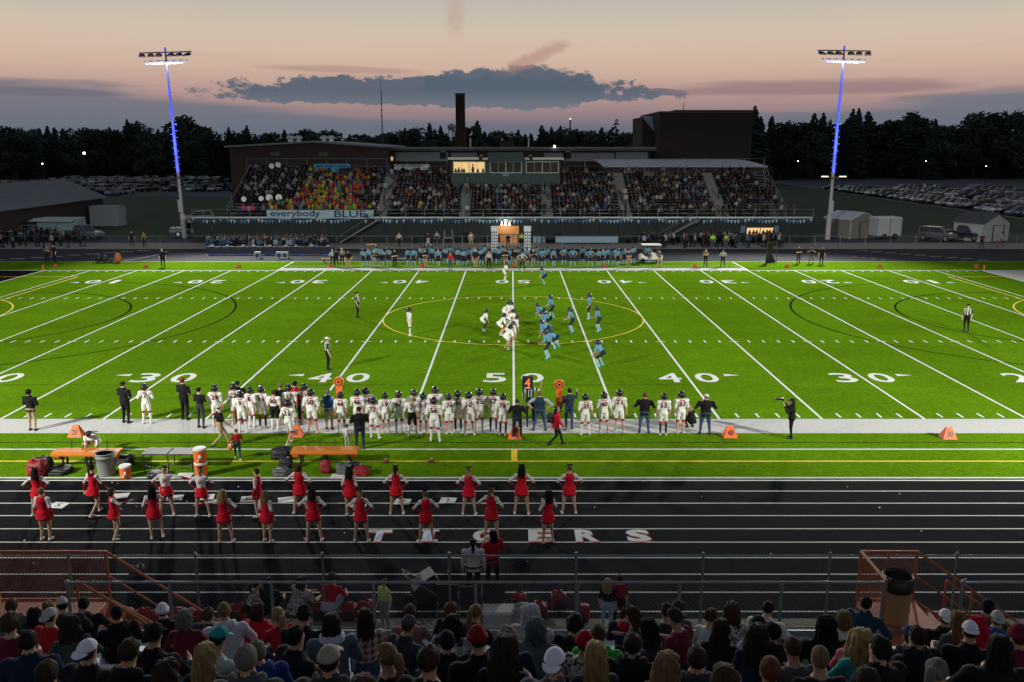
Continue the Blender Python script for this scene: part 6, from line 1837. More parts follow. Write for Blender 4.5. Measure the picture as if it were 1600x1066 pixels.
# ---------------------------------------------------------------- cars
def paintmat():
    m = bpy.data.materials.new('car_paint'); m.use_nodes = True
    t = m.node_tree; b = t.nodes['Principled BSDF']
    oi = t.nodes.new('ShaderNodeObjectInfo'); t.links.new(oi.outputs['Color'], b.inputs['Base Color'])
    b.inputs['Roughness'].default_value = 0.28; b.inputs['Metallic'].default_value = 0.25; b.inputs['Coat Weight'].default_value = 0.6
    return m
m_paint = paintmat()
m_cglass = mat('car_glass', (0.012, 0.014, 0.018), 0.08, spec=0.8)
m_tyre = mat('tyre', (0.012, 0.012, 0.012), 0.8)
m_rim = mat('wheel_rim', (0.35, 0.35, 0.36), 0.35, metal=0.8)
m_headl = mat('headlamp_glass', (0.55, 0.56, 0.58), 0.15)
m_taill = mat('tail_lamp', (0.25, 0.012, 0.01), 0.25)
CARS = {   # length, half width, belt z, roof z, body stations (x, low, high), greenhouse base x0 x1, roof x0 x1
    'sedan': (4.6, .88, .92, 1.43, [(-2.3, .38, .78), (-2.1, .28, .95), (-1.2, .26, .97), (.9, .26, .94), (1.9, .28, .82), (2.25, .34, .68), (2.3, .42, .6)], (-1.75, 1.15), (-1.0, .35)),
    'suv': (4.7, .93, 1.08, 1.74, [(-2.35, .45, .95), (-2.28, .35, 1.08), (-1.2, .33, 1.10), (1.0, .33, 1.08), (1.95, .35, 1.02), (2.28, .40, .86), (2.35, .48, .75)], (-2.2, 1.2), (-1.95, .45)),
    'minivan': (4.9, .95, 1.02, 1.74, [(-2.45, .42, .95), (-2.38, .32, 1.04), (-1.2, .30, 1.05), (1.2, .30, 1.03), (2.1, .32, .92), (2.4, .38, .78), (2.45, .46, .66)], (-2.3, 1.75), (-2.05, .65)),
    'pickup': (5.6, .97, 1.12, 1.86, [(-2.8, .52, 1.08), (-2.75, .45, 1.12), (-.8, .42, 1.12), (1.0, .42, 1.12), (2.3, .44, 1.08), (2.72, .48, .95), (2.8, .55, .82)], (-.75, 1.25), (-.6, .6)),
}
def car_parts(kind):
    L, hw, belt, roof, stt, (g0, g1), (r0, r1) = CARS[kind]
    body = MB()
    vs, fs = [], []
    for x, lo, hi in stt:
        tw = hw * (1 - .10 * max(0, abs(x) / (L / 2) - .75) / .25)
        vs += [(x, -tw * .92, lo), (x, -tw, lo + .18), (x, -tw, hi - .14), (x, -tw * .90, hi), (x, tw * .90, hi), (x, tw, hi - .14), (x, tw, lo + .18), (x, tw * .92, lo)]
    for k in range(len(stt) - 1):
        fs += [(k * 8 + i, k * 8 + (i + 1) % 8, (k + 1) * 8 + (i + 1) % 8, (k + 1) * 8 + i) for i in range(8)]
    fs += [tuple(reversed(range(8))), tuple(range((len(stt) - 1) * 8, len(stt) * 8))]
    body.add(vs, fs)
    w0, w1 = hw * .88, hw * .70
    body.add([(r0 - .04, -w1 - .02, roof - .05), (r1 + .04, -w1 - .02, roof - .05), (r1 + .04, w1 + .02, roof - .05), (r0 - .04, w1 + .02, roof - .05), (r0 + .08, -w1 + .08, roof + .02), (r1 - .1, -w1 + .08, roof + .02), (r1 - .1, w1 - .08, roof + .02), (r0 + .08, w1 - .08, roof + .02)],
             [(0, 3, 2, 1), (4, 5, 6, 7), (0, 1, 5, 4), (1, 2, 6, 5), (2, 3, 7, 6), (3, 0, 4, 7)])
    for s in (-1, 1):   # pillars
        for xb, xt in ((g0, r0), (g1, r1), ((g0 + g1) / 2 - .1, (r0 + r1) / 2)):
            body.tube((xb, s * w0, belt - .05), (xt, s * w1, roof), .045, .04, 5)
    if kind == 'pickup':
        body.box(-2.7, -.85, -hw * .8, hw * .8, 1.121, 1.125)
        for s in (-1, 1): body.box(-2.75, -.8, s * hw * .93 - .04, s * hw * .93 + .04, 1.1, 1.2)
    for s in (-1, 1):
        body.ball((g1 - .35, s * (hw + .07), belt + .08), .06, .09, .07, 7, 5)
    glass = MB().add([(g0, -w0, belt - .06), (g1, -w0, belt - .06), (g1, w0, belt - .06), (g0, w0, belt - .06), (r0, -w1, roof - .02), (r1, -w1, roof - .02), (r1, w1, roof - .02), (r0, w1, roof - .02)],
                     [(0, 3, 2, 1), (4, 5, 6, 7), (0, 1, 5, 4), (1, 2, 6, 5), (2, 3, 7, 6), (3, 0, 4, 7)])
    wr = .33 if kind == 'sedan' else .37
    wheels = [(x, s * (hw - .10)) for x in (-L * .30, L * .31) for s in (-1, 1)]
    def wheel():
        b = MB()
        b.tube((0, -.11, 0), (0, .11, 0), wr, wr, 16, 0).tube((0, -.125, 0), (0, .125, 0), wr * .6, wr * .6, 12, 1)
        return b
    head = MB().box(-.05, .05, -.17, .17, -.08, .08)
    hx, hz = L / 2 - .10, stt[-2][2] - .12
    tx, tz = -L / 2 + .06, stt[1][2] - .18
    return body, glass, wheels, wheel, wr, head, (hx, hw * .66, hz), (tx, hw * .78, tz)
CARM = {}
def car_whole(kind):
    if kind not in CARM:
        body, glass, wheels, wheel, wr, head, hp, tp = car_parts(kind)
        b = MB(); b.add(body.v, body.f, 0); b.add(glass.v, glass.f, 1)
        w = wheel()
        for x, y in wheels:
            b.v_off = len(b.v)
            b.add([(vx + x, vy + y, vz + wr) for vx, vy, vz in w.v], w.f, 2)
        for s in (-1, 1):
            b.add([(vx + hp[0], vy + s * hp[1], vz + hp[2]) for vx, vy, vz in head.v], head.f, 3)
            b.add([(vx + tp[0], vy + s * tp[1], vz + tp[2]) for vx, vy, vz in head.v], head.f, 4)
        CARM[kind] = b.mesh('car_' + kind, [m_paint, m_cglass, m_tyre, m_headl, m_taill])
    return CARM[kind]
CARP = {}
def car_proto(kind):
    if kind not in CARP:
        body, glass, wheels, wheel, wr, head, hp, tp = car_parts(kind)
        CARP[kind] = (body.mesh('body', m_paint), glass.mesh('windows', m_cglass), wheels, wheel().mesh('wheel', [m_tyre, m_rim]), wr, head.mesh('headlight', m_headl), head.mesh('taillight', m_taill), hp, tp)
    return CARP[kind]
def car(kind, x, y, rz, color, label, group, detail):
    if detail:
        bm_, gm, wheels, wm, wr, hm, tm, hp, tp = car_proto(kind)
        o = empty('parked_car', (x, y, 0), rz)
        b = place('body', bm_, o); b.color = (*color, 1)
        place('windows', gm, o)
        for wx, wy in wheels: place('wheel', wm, o, (wx, wy, wr))
        for s in (-1, 1):
            place('headlight', hm, o, (hp[0], s * hp[1], hp[2])); place('taillight', tm, o, (tp[0], s * tp[1], tp[2]))
    else:
        o = place('parked_car', car_whole(kind), None, (x, y, 0), rz)
        o.color = (*color, 1)
    return tag(o, label, 'car', group)
CCOL = [((.62, .64, .68), 'white'), ((.50, .52, .56), 'white'), ((.30, .32, .35), 'silver'), ((.20, .22, .24), 'silver'), ((.06, .065, .07), 'grey'), ((.015, .016, .018), 'black'), ((.015, .016, .018), 'black'), ((.02, .04, .10), 'dark blue'), ((.14, .015, .015), 'dark red'), ((.22, .20, .16), 'tan')]
rcar = random.Random(12)
rows = [(87.5, 1, 1), (93.3, -1, 1), (105, 1, 1), (110.8, -1, 1), (122.5, 1, 1), (128.3, -1, 1), (140, 1, 1), (146, -1, 1)]
for ri, (X, d, _) in enumerate(rows):
    y = 112.0 if ri < 2 else CAM_Y + X / 0.56
    k = 0
    while y < 214 - ri * 2:
        D = y - CAM_Y
        if X < .585 * D and rcar.random() < (.8 if ri < 4 else .62):
            k += 1
            kind = rcar.choice(('sedan', 'sedan', 'suv', 'suv', 'minivan', 'pickup'))
            col, cn = rcar.choice(CCOL)
            car(kind, X + rcar.uniform(-.4, .4), y, (math.pi if d > 0 else 0) + rcar.uniform(-.04, .04), col, '%s %s parked in the right lot, %s in row %s from the grass' % (cn, kind, nth(k), nth(ri + 1)), 'cars parked in the right lot', D < 205 and ri < 2)
        y += 2.95
for ri, Dd in enumerate((222, 229, 243, 250, 264, 271, 286, 293, 308, 316)):
    k = 0
    X = -150.0
    while X < -70 - ri * 1.2:
        if X > -.585 * Dd and rcar.random() < .74 and not (ri < 2 and X > -96):
            k += 1
            kind = rcar.choice(('sedan', 'sedan', 'suv', 'suv', 'minivan', 'pickup'))
            col, cn = rcar.choice(CCOL)
            car(kind, X, CAM_Y + Dd + rcar.uniform(-.4, .4), (math.pi / 2 if ri % 2 else -math.pi / 2) + rcar.uniform(-.05, .05) - .25, col, '%s %s parked in the left lot, %s in row %s from the front' % (cn, kind, nth(k), nth(ri + 1)), 'cars parked in the left lot', False)
        X += 2.95
def solo(px, py, kind, rz, col, lab):
    p = ground_at(px, py)
    car(kind, p.x, p.y, rz, col, lab, None, True)
solo(1464, 376, 'suv', R(-50), (.10, .11, .11), 'dark SUV with pale roof parked left of the right white shed')
solo(1507, 375, 'pickup', R(-55), (.02, .02, .025), 'black pickup parked between the dark SUV and the right white shed')
solo(131, 374, 'pickup', R(-20), (.10, .15, .17), 'blue-grey pickup right of the food van at far left')
solo(311, 347, 'suv', R(200), (.40, .42, .44), 'white car behind the fence just left of the grandstand')
solo(301, 369, 'pickup', R(10), (.16, .20, .23), 'grey pickup at the left end of the grandstand wall')
solo(50, 372, 'minivan', R(185), (.20, .26, .30), 'pale blue minivan left of the food van')
# ---------------------------------------------------------------- sheds, barn, vans
m_metalroof = mat('ribbed_roof', (0.13, 0.15, 0.165), 0.55, metal=0.3, var=0.1, stretch=(0.3, 8, 1), scale=2)
m_shedw = mat('white_siding', (0.36, 0.39, 0.41), 0.7, var=0.08, stretch=(6, 6, .2), scale=3)
m_beige = mat('beige_siding', (0.17, 0.165, 0.14), 0.7, var=0.08)
m_darkwall = mat('dark_wall', (0.03, 0.026, 0.024), 0.9)
def gabled(name, lab, x, y, w, d, eave, ridge, rz, mw, mr_, door=True, ov=0.25):
    t = tag(empty(name, (x, y, 0), rz), lab, 'shed' if w < 9 else 'building')
    MB().prism([(-w / 2, 0), (w / 2, 0), (w / 2, eave), (0, ridge), (-w / 2, eave)], -d / 2, d / 2).build('wall', mw, t)
    for s in (-1, 1):
        k = ov * (ridge - eave) / (w / 2)
        MB().prism([(0, ridge + .02), (s * (w / 2 + ov), eave - k + .02), (s * (w / 2 + ov), eave - k + .12), (0, ridge + .13)], -d / 2 - ov, d / 2 + ov).build('roof_slope', mr_, t)
    if door:
        MB().box(-.1 * w, .28 * w, -d / 2 - .05, -d / 2 - .01, 0, eave * .85).build('door', mw, t)
        MB().box(-.13 * w, -.1 * w, -d / 2 - .07, -d / 2 - .01, 0, eave * .88).box(.28 * w, .31 * w, -d / 2 - .07, -d / 2 - .01, 0, eave * .88).box(-.1 * w, .28 * w, -d / 2 - .07, -d / 2 - .01, eave * .85, eave * .88).build('door_frame', m_darkwall, t)
        for sx in (-w / 2, w / 2):
            MB().box(sx - .07, sx + .07, -d / 2 - .03, -d / 2 + .07, 0, eave).build('corner_trim', m_shedw, t)
    return t
tag(gabled('metal_roof_barn', 'long dark barn with ribbed metal roof at the far left edge', -71, 90.5, 12, 31, 4.0, 6.6, 0, m_darkwall, m_metalroof, False, .6), cat='building')
barn = bpy.data.objects['metal_roof_barn']
for k in range(28):
    y = -15.6 + k * 1.15
    MB().tube((.05, y, 6.76), (6.55, y, 3.98), .035, n=4).build('roof_seam', m_fascia, barn)
p = ground_at(1336, 373)
gabled('storage_shed', 'beige gabled storage shed right of the right light tower', p.x, p.y + 2.2, 4.4, 4.2, 2.5, 3.3, R(28), m_beige, m_whiteroof, True)
p = ground_at(1548, 378)
gabled('garden_shed', 'white gabled shed with grey roof at the far right', p.x - .2, p.y + 2.4, 4.6, 4.4, 2.35, 3.5, R(24), m_shedw, mat('shingle', (.07, .075, .08), .9, var=.2, scale=8), True)
def boxvan(name, lab, px, py, w, d, h, rz, m, m2, wheels=True, ribs=False, cat='trailer'):
    p = ground_at(px, py)
    t = tag(empty(name, (p.x, p.y + d / 2, 0), rz), lab, cat)
    z0 = .45 if wheels else .05
    MB().box(-w / 2, w / 2, -d / 2, d / 2, z0, h).build('body', m, t)
    MB().prism([(-d / 2 - .03, h), (d / 2 + .03, h), (d / 2 - .2, h + .12), (-d / 2 + .2, h + .12)], -w / 2 - .03, w / 2 + .03, 'x').build('roof', m2, t)
    if wheels:
        for x in (-w * .22, w * .22):
            for s in (-1, 1):
                MB().tube((x, s * d / 2 - .12, .36), (x, s * d / 2 + .12, .36), .36, n=14).build('wheel', m_tyre, t)
    if ribs:
        for k in range(int(w / .28)):
            MB().box(-w / 2 + k * .28, -w / 2 + k * .28 + .12, -d / 2 - .05, -d / 2 - .002, z0 + .1, h - .1).build('rib', m, t)
    else:
        for x in (-w * .24, w * .24):
            MB().box(x - w * .21, x + w * .21, -d / 2 - .03, -d / 2 - .004, z0 + .12, h - .15).build('door', m, t)
        MB().box(-.03, .03, -d / 2 - .05, -d / 2 - .004, z0 + .1, h - .12).build('latch', m_galv, t)
    return t
boxvan('cargo_trailer', 'white cargo trailer with double doors right of the beige shed', 1386, 374, 3.4, 2.6, 2.7, R(12), m_shedw, m_pbtrim)
boxvan('shipping_container', 'pale ribbed shipping container beside the barn', 165, 354, 4.4, 2.6, 2.9, R(-6), mat('container_paint', (.22, .27, .30), .6), m_fascia, False, True, 'container')
t = boxvan('food_van', 'white and teal food van with awning at the far left', 92, 374, 5.2, 2.4, 2.6, R(-3), mat('van_teal', (.18, .30, .32), .5, var=.3, scale=.7), m_shedw, cat='van')
MB().add([(-2.9, -1.2, 2.72), (2.7, -1.2, 2.72), (2.7, -2.6, 2.45), (-2.9, -2.6, 2.45), (-2.9, -1.2, 2.66), (2.7, -1.2, 2.66), (2.7, -2.6, 2.39), (-2.9, -2.6, 2.39)], [(0, 1, 2, 3), (4, 7, 6, 5), (2, 6, 7, 3), (0, 3, 7, 4), (1, 5, 6, 2)]).build('awning', m_shedw, t)
# low shops beyond the left lot with lit lamps
m_warm = mat('warm_wall', (.28, .2, .13), .8)
p = ground_at(60, 272)
lb = tag(empty('shop_building', (p.x, p.y, 0)), 'low pale-roofed shop beyond the left parking lot', 'building')
for px0, px1, py0, py1, dy in ((40, 102, 258, 271, 0), (94, 157, 254, 268, 6), (-10, 42, 259, 272, 3)):
    Yq = p.y + dy
    q0, q1 = plane_at(px0, py1, Yq), plane_at(px1, py0, Yq)
    child(MB().box(q0.x, q1.x, Yq, Yq + 14, 0, q1.z - .5), 'wall', m_warm if dy == 6 else m_darkwall, lb)
    child(MB().box(q0.x - .4, q1.x + .4, Yq - .6, Yq + 14.5, q1.z - .5, q1.z), 'roof', m_fascia, lb)
m_bulb = mat('lamp_bulb', (1, 1, 1), .3, emit=(1.0, .93, .85), estr=14)
for px, py, Yq, hgt, lab in ((131.5, 239.5, 215, True, 'tall parking lamp with bright bulb in the left lot'), (97.5, 265.5, p.y - 1.2, False, 'bright wall lamp on the low shop at far left'), (66, 256, 240, True, 'short lamp pole left of the low shop'), (866.5, 228.8, 119.6, False, 'bright floodlight on the school roof right of the press box'),
                         (1247, 252, 262, True, 'small warm lamp behind the right end of the grandstand'), (1541, 260, 272, True, 'small warm lamp among the trees at far right'), (1447, 252, 275, True, 'faint lamp before the trees right of the light tower')):
    q = plane_at(px, py, Yq)
    t = tag(empty('lamp', (q.x, Yq, 0)), lab, 'lamp')
    r_ = .30 if px in (131.5, 97.5) else .18
    if px > 1000: r_ = .13
    MB().ball((0, 0, q.z), r_, n=10, k=6).build('bulb', m_bulb, t)
    if hgt: MB().tube((0, 0, 0), (0, 0, q.z - .1), .12, .07, 6).build('pole', m_darkwall, t)
    else: MB().tube((0, .1, q.z), (0, 1.2, q.z), .05, n=5).build('bracket', m_darkwall, t)
m_bar = mat('warm_bar', (1, .8, .5), .4, emit=(1.0, .78, .42), estr=2.2)
for px, s in ((1289, -1), (1317, 1)):
    q = plane_at(px, 276, 78.2)
    t = tag(empty('work_light', (q.x, 78.2, q.z)), 'warm light bar on the %s side of the right light tower' % ('left' if s < 0 else 'right'), 'lamp', 'light bars on the right tower')
    MB().box(-.42, .42, -.06, .06, -.06, .06).build('tube', m_bar, t)
    MB().tube((-s * .42, .06, 0), (-s * .95, .3, -.1), .03, n=5).build('bracket', m_galv, t)

# ---------------------------------------------------------------- entrance, concession window, columns
m_wood = mat('plywood', (.42, .20, .07), .7, var=.2, scale=2)
ent = tag(empty('tunnel_entrance', (-.6, YS - .1, 0)), 'lit orange plywood entrance to the field below the press box', 'entrance')
for px0, px1, py0, py1, nm in ((771, 780, 353, 366, 'side_panel'), (780, 801, 353, 366, 'header_panel'), (801, 811, 353, 366, 'side_panel'), (781, 809, 367, 384, 'back_wall')):
    q0, q1 = plane_at(px0, py1, YS - .12), plane_at(px1, py0, YS - .12)
    child(MB().box(q0.x, q1.x, YS - .2, YS - .06, max(q0.z, 0.0), q1.z), nm, m_wood, ent)
for px in (784, 790, 796):
    q0, q1 = plane_at(px - 2.6, 352.5, YS - .3), plane_at(px + 2.6, 344, YS - .3)
    child(MB().add([(q0.x, YS - .35, q0.z), (q1.x, YS - .35, q0.z), ((q0.x + q1.x) / 2, YS - .3, q1.z), (q0.x, YS - .25, q0.z), (q1.x, YS - .25, q0.z), ((q0.x + q1.x) / 2, YS - .25, q1.z)], [(0, 1, 2), (3, 5, 4), (0, 3, 4, 1), (1, 4, 5, 2), (2, 5, 3, 0)]), 'emblem_point', m_pbtrim, ent)
q = plane_at(789.5, 346, YS - .9)
child(MB().ball((q.x, YS - .9, q.z), .13).tube((q.x, YS - .9, q.z), (q.x, YS - .1, q.z + .15), .03, n=5), 'lamp', mat('entrance_lamp', (1, 1, 1), .4, emit=(1, .95, .88), estr=10), ent)
ld = bpy.data.lights.new('entrance_lamp', 'POINT'); ld.energy = 120; ld.color = (1, .85, .6); ld.shadow_soft_size = .15
lo = bpy.data.objects.new('entrance_lamp', ld); COL.objects.link(lo); lo.location = (q.x, YS - 1.3, q.z - .2)
m_col = mat('banner_white', (.55, .60, .62), .7, var=.25, scale=1.5)
for px, side in ((773, 'left'), (824, 'right')):
    p = ground_at(px, 391)
    t = tag(empty('wrapped_column', (p.x, p.y, 0)), 'white and navy wrapped column at the %s of the orange entrance' % side, 'column', 'columns at the field entrance')
    MB().box(-.36, -.04, -.18, .18, 0, 2.25).box(.04, .36, -.18, .18, 0, 2.25).build('shaft', m_col, t)
    MB().box(-.42, .42, -.24, .24, 2.25, 2.8).build('capital', m_col, t)
    for z in (.25, .6, .95, 1.3, 1.65, 2.0):
        MB().box(-.3, -.12, -.2, -.183, z, z + .16).box(.12, .3, -.2, -.183, z, z + .16).build('letter_block', m_inkblue, t)
    MB().box(-.035, .035, -.17, .17, 0, 2.24).build('gap_cloth', m_inkblue, t)
cs = tag(empty('concession_window', (32, YS - .1, 1.2)), 'lit concession window framed in orange under the grandstand', 'kiosk')
for px0, px1 in ((1167, 1187.5), (1188.5, 1208)):
    q0, q1 = plane_at(px0, 365.5, YS - .1), plane_at(px1, 356.5, YS - .1)
    child(MB().box(q0.x, q1.x, YS - .08, YS - .03, q0.z, q1.z), 'lit_opening', m_lit, cs)
    child(MB().box(q0.x - .06, q1.x + .06, YS - .16, YS - .06, q1.z, q1.z + .1).box(q0.x - .06, q1.x + .06, YS - .3, YS - .06, q0.z - .1, q0.z), 'frame', m_wood, cs)
    for f in (.2, .5, .75):
        x = q0.x + (q1.x - q0.x) * f
        child(MB().ball((x, YS - .16, q0.z + .42), .1, .06, .13).ball((x, YS - .16, q0.z + .12), .2, .06, .24), 'server_silhouette', m_dark, cs)
for px in (1161, 1213):
    q0, q1 = plane_at(px - 4, 364, YS - .1), plane_at(px + 4, 353, YS - .1)
    child(MB().box(q0.x, q1.x, YS - .12, YS - .04, q0.z, q1.z), 'shutter', mat('shutter_blue', (.05, .10, .17), .6), cs)
q0, q1 = plane_at(833, 377, YF2 - .1), plane_at(967, 368, YF2 - .1)
sb = tag(empty('fence_banner', (q0.x, YF2 - .1, 0)), 'long pale blue banner panels on the far fence right of the entrance', 'banner')
for a, b_ in ((833, 838.5), (840, 846), (847.5, 852), (868, 966)):
    x0, x1 = plane_at(a, 370, YF2 - .1).x, plane_at(b_, 370, YF2 - .1).x
    child(MB().box(x0, x1, YF2 - .1, YF2 - .06, .42, 1.15), 'panel', mat('pale_blue_panel', (.16, .24, .31), .7), sb)

# ---------------------------------------------------------------- far-side props
p = ground_at(1018, 412)
gc = tag(empty('golf_cart', (p.x, p.y + 1.0, 0), R(180)), 'white golf cart with canopy parked behind the far sideline', 'golf cart')
MB().prism([(-1.2, .35), (1.2, .35), (1.2, .75), (.9, .95), (.5, .6), (-.1, .6), (-.15, .95), (-.9, .95), (-1.2, .8)], -.55, .55).build('body', m_pbtrim, gc)
MB().box(-1.0, .95, -.6, .6, 1.82, 1.92).build('canopy', m_pbtrim, gc)
for x in (-.85, .8):
    for s in (-.5, .5):
        MB().tube((x, s, .8), (x * .95, s, 1.82), .025, n=5).build('canopy_post', m_fix, gc)
        MB().tube((x, s * 1.05 - .08, .24), (x, s * 1.05 + .08, .24), .24, n=12).build('wheel', m_tyre, gc)
MB().box(-.75, -.2, -.5, .5, .72, .84).box(-.85, -.7, -.5, .5, .84, 1.2).build('seat', m_fix, gc)
m_blueclo = mat('blue_tarp', (.06, .10, .34), .6, var=.3, scale=3)
m_navyt = mat('navy_skirt', (.012, .016, .03), .8)
for k, px in enumerate(range(336, 516, 22)):
    p = ground_at(px, 398)
    t = tag(empty('percussion_table', (p.x, p.y, 0)), 'navy draped percussion table before the band, %s from left' % nth(k + 1), 'table', 'percussion tables before the band')
    MB().box(-.85, .85, -.35, .35, .82, .90).build('top', m_navyt, t)
    MB().box(-.8, .8, -.33, -.28, .12, .82).build('skirt', m_navyt, t)
    for s in (-.75, .75):
        MB().tube((s, .25, 0), (s, .25, .82), .03, n=5).build('leg', m_fix, t)
    MB().lathe([(.18, .9), (.2, 1.0), (.2, 1.05), (.02, 1.06)], (-.3 + .2 * (k % 3), 0, 0), 10).build('drum', m_panel, t)
    if k % 2 == 0:
        MB().add([(-.9, -.5, .01), (.9, -.45, .01), (1.0, -.75, .01), (-.7, -.85, .01), (-.2, -.62, .16), (.4, -.6, .12)], [(0, 1, 5, 4), (1, 2, 5), (2, 3, 4, 5), (3, 0, 4)]).build('tarp', m_blueclo, t)
for px, lab in ((403, 'left'), (437, 'middle'), (446, 'right')):
    p = ground_at(px, 404)
    t = tag(empty('drum_crate', (p.x, p.y, 0)), 'pale speaker crate before the band, %s of three' % lab, 'crate', 'pale crates before the band')
    MB().box(-.32, .32, -.25, .25, 0, .72).build('box', m_panel, t)
    MB().lathe([(.24, 0), (.24, .02)], (0, 0, 0), 14).build('ring', m_inkblue, t).matrix_local = Matrix.Translation((0, -.255, .36)) @ Matrix.Rotation(R(90), 4, 'X')
for px, py, lab in ((439, 327 - 74, 'left'), (0, 0, '')):
    pass
m_brass = mat('sousaphone_white', (.62, .64, .66), .35)
for px, py, lab in ((424.5, 259.5, 'left'), (434.5, 257.5, 'right')):
    q = plane_at(px, py, YB - 1.2)
    t = tag(empty('sousaphone', (q.x, YB - 1.2, q.z)), 'white sousaphone bell raised above the band, %s of two' % lab, 'sousaphone', 'sousaphones at the top of the stand')
    o = MB().lathe([(.06, .5), (.1, .3), (.2, .08), (.36, 0), (.36, -.02), (.18, .04), (.05, .2)], n=18).build('bell', m_brass, t)
    o.rotation_euler = (R(-90), 0, 0)
    MB().path([(0, .45, 0), (0, .55, -.3), (.25, .4, -.8), (.1, .2, -1.2), (-.25, .3, -1.0)], .07, 8).build('tubing', m_brass, t)
for k, (px, py) in enumerate(((383, 311), (410, 310), (422.5, 308.5), (437.5, 308.5))):
    q = plane_at(px, py, YS + 4.2)
    o = MB().tube((0, -.15, 0), (0, .15, 0), .42 if k > 1 else .32, n=18).build('bass_drum', m_brass)
    o.location = (q.x, YS + 4.2 - .5, q.z)
    tag(o, 'round white bass drum in the lower left stand, %s from left' % nth(k + 1), 'drum', 'bass drums in the stand')
fr = tag(empty('steel_chair_frame', ground_at(701, 385)), 'tall grey steel umpire chair frame by the far wall', 'chair')
MB().path([(-.7, 0, 0), (-.45, 0, 1.6), (-.45, 0, 2.0)], .05).path([(.7, 0, 0), (.45, 0, 1.6), (.45, 0, 2.0)], .05).path([(-.45, 0, 1.0), (.45, 0, 1.0)], .04).build('frame', m_galv, fr)
MB().box(-.45, .45, -.2, .2, 1.0, 1.06).build('seat', m_galv, fr)
bt2 = tag(empty('speaker_cabinet', ground_at(581, 400)), 'tall black speaker cabinet on the far track', 'speaker')
MB().box(-.5, .5, -.3, .3, 0, 1.25).build('cabinet', m_fix, bt2); MB().box(-.52, .52, -.32, .32, 1.25, 1.3).build('lid', m_can, bt2)
for px0, px1, lab in ((498, 548, 'long tan bench left of the blue players'), (610, 640, 'short grey bench behind the blue players')):
    a, b_ = ground_at(px0, 413), ground_at(px1, 413)
    t = tag(empty('team_bench', (a.x, a.y + 1.2, 0)), lab, 'bench', 'benches on the far sideline')
    MB().box(0, b_.x - a.x, -.15, .15, .42, .47).build('seat', m_can if px0 < 600 else m_alu, t)
    for f in (.1, .9): MB().box((b_.x - a.x) * f - .04, (b_.x - a.x) * f + .04, -.12, .12, 0, .42).build('leg', m_fix, t)
p = ground_at(1206, 412)
t = tag(empty('kicking_net', p), 'dark kicking net frame on the far right sideline', 'net')
MB().path([(-.7, 0, 0), (-.5, 0, 2.2), (.4, .2, 2.3), (.7, .6, 0), (-.7, 0, .05)], .03).build('frame', m_fix, t)
MB().add([(-.68, 0, .05), (-.48, 0, 2.15), (.38, .2, 2.25), (.1, .7, 1.0), (.6, .6, .05)], [(0, 1, 3), (1, 2, 3), (0, 3, 4)]).build('netting', m_bag, t)
t = tag(empty('film_crew_cart', ground_at(170, 411)), 'dark equipment cart with orange bundle on the far left track', 'cart')
for dx, mm, hh in ((-1.1, m_bag, .95), (-.4, m_bag, .8), (.2, m_darkwall, .5), (1.0, mat('orange_bundle', (.35, .12, .03), .8), 1.05)):
    MB().ball((dx, 0, hh * .5), .38, .3, hh * .5, 9, 6).build('bundle', mm, t)
MB().box(-1.3, 1.2, -.3, .3, .12, .2).build('deck', m_fix, t)
# yard markers with numbers: four-sided orange pyramids
m_org = mat('orange_marker', (.75, .13, .025), .6, var=.08)
mk = MB().add([(-.30, -.24, 0), (.30, -.24, 0), (.30, .24, 0), (-.30, .24, 0), (-.12, -.05, .46), (.12, -.05, .46), (.12, .05, .46), (-.12, .05, .46)], [(0, 3, 2, 1), (4, 5, 6, 7), (0, 1, 5, 4), (1, 2, 6, 5), (2, 3, 7, 6), (3, 0, 4, 7)]).mesh('marker', m_org)
for k, (px, py, s) in enumerate(((120, 681, '20'), (463, 681, '40'), (805, 684, '50'), (1140, 682, '40'), (1481, 684, '30'))):
    p = ground_at(px, py)
    t = tag(empty('yard_marker', (p.x, p.y, 0)), 'orange pyramid yard marker on the near sideline, %s from left' % nth(k + 1), 'marker', 'orange yard markers on the near sideline')
    place('pyramid', mk, t)
    lettering('number', s, m_fix, t, (0, -.165, .21), (R(68), 0, 0), .24, .24, .03)
for k, px in enumerate((87, 228, 373, 516, 659, 802, 945, 1086, 1230, 1375, 1525)):
    p = ground_at(px, 418.5 if k not in (3, 4, 5, 6) else 417)
    t = tag(empty('yard_marker', (p.x, p.y, 0)), 'orange pyramid yard marker beyond the far sideline, %s from left' % nth(k + 1), 'marker', 'orange yard markers beyond the far sideline')
    t.scale = (.78, .78, .78)
    o = place('pyramid', mk, t)
    o.material_slots[0].link = 'OBJECT'; o.material_slots[0].material = mat('dull_marker', (.42, .06, .025), .7)
for px, lab in ((68, 'left'), (1537, 'right')):
    p = ground_at(px, 421.5)
    o = tag(MB().box(-.06, .06, -.06, .06, 0, .46).box(-.07, .07, -.07, .07, 0, .05).build('corner_pylon', m_org), 'slim orange pylon at the far %s goal line corner' % lab, 'pylon', 'goal line pylons')
    o.location = p

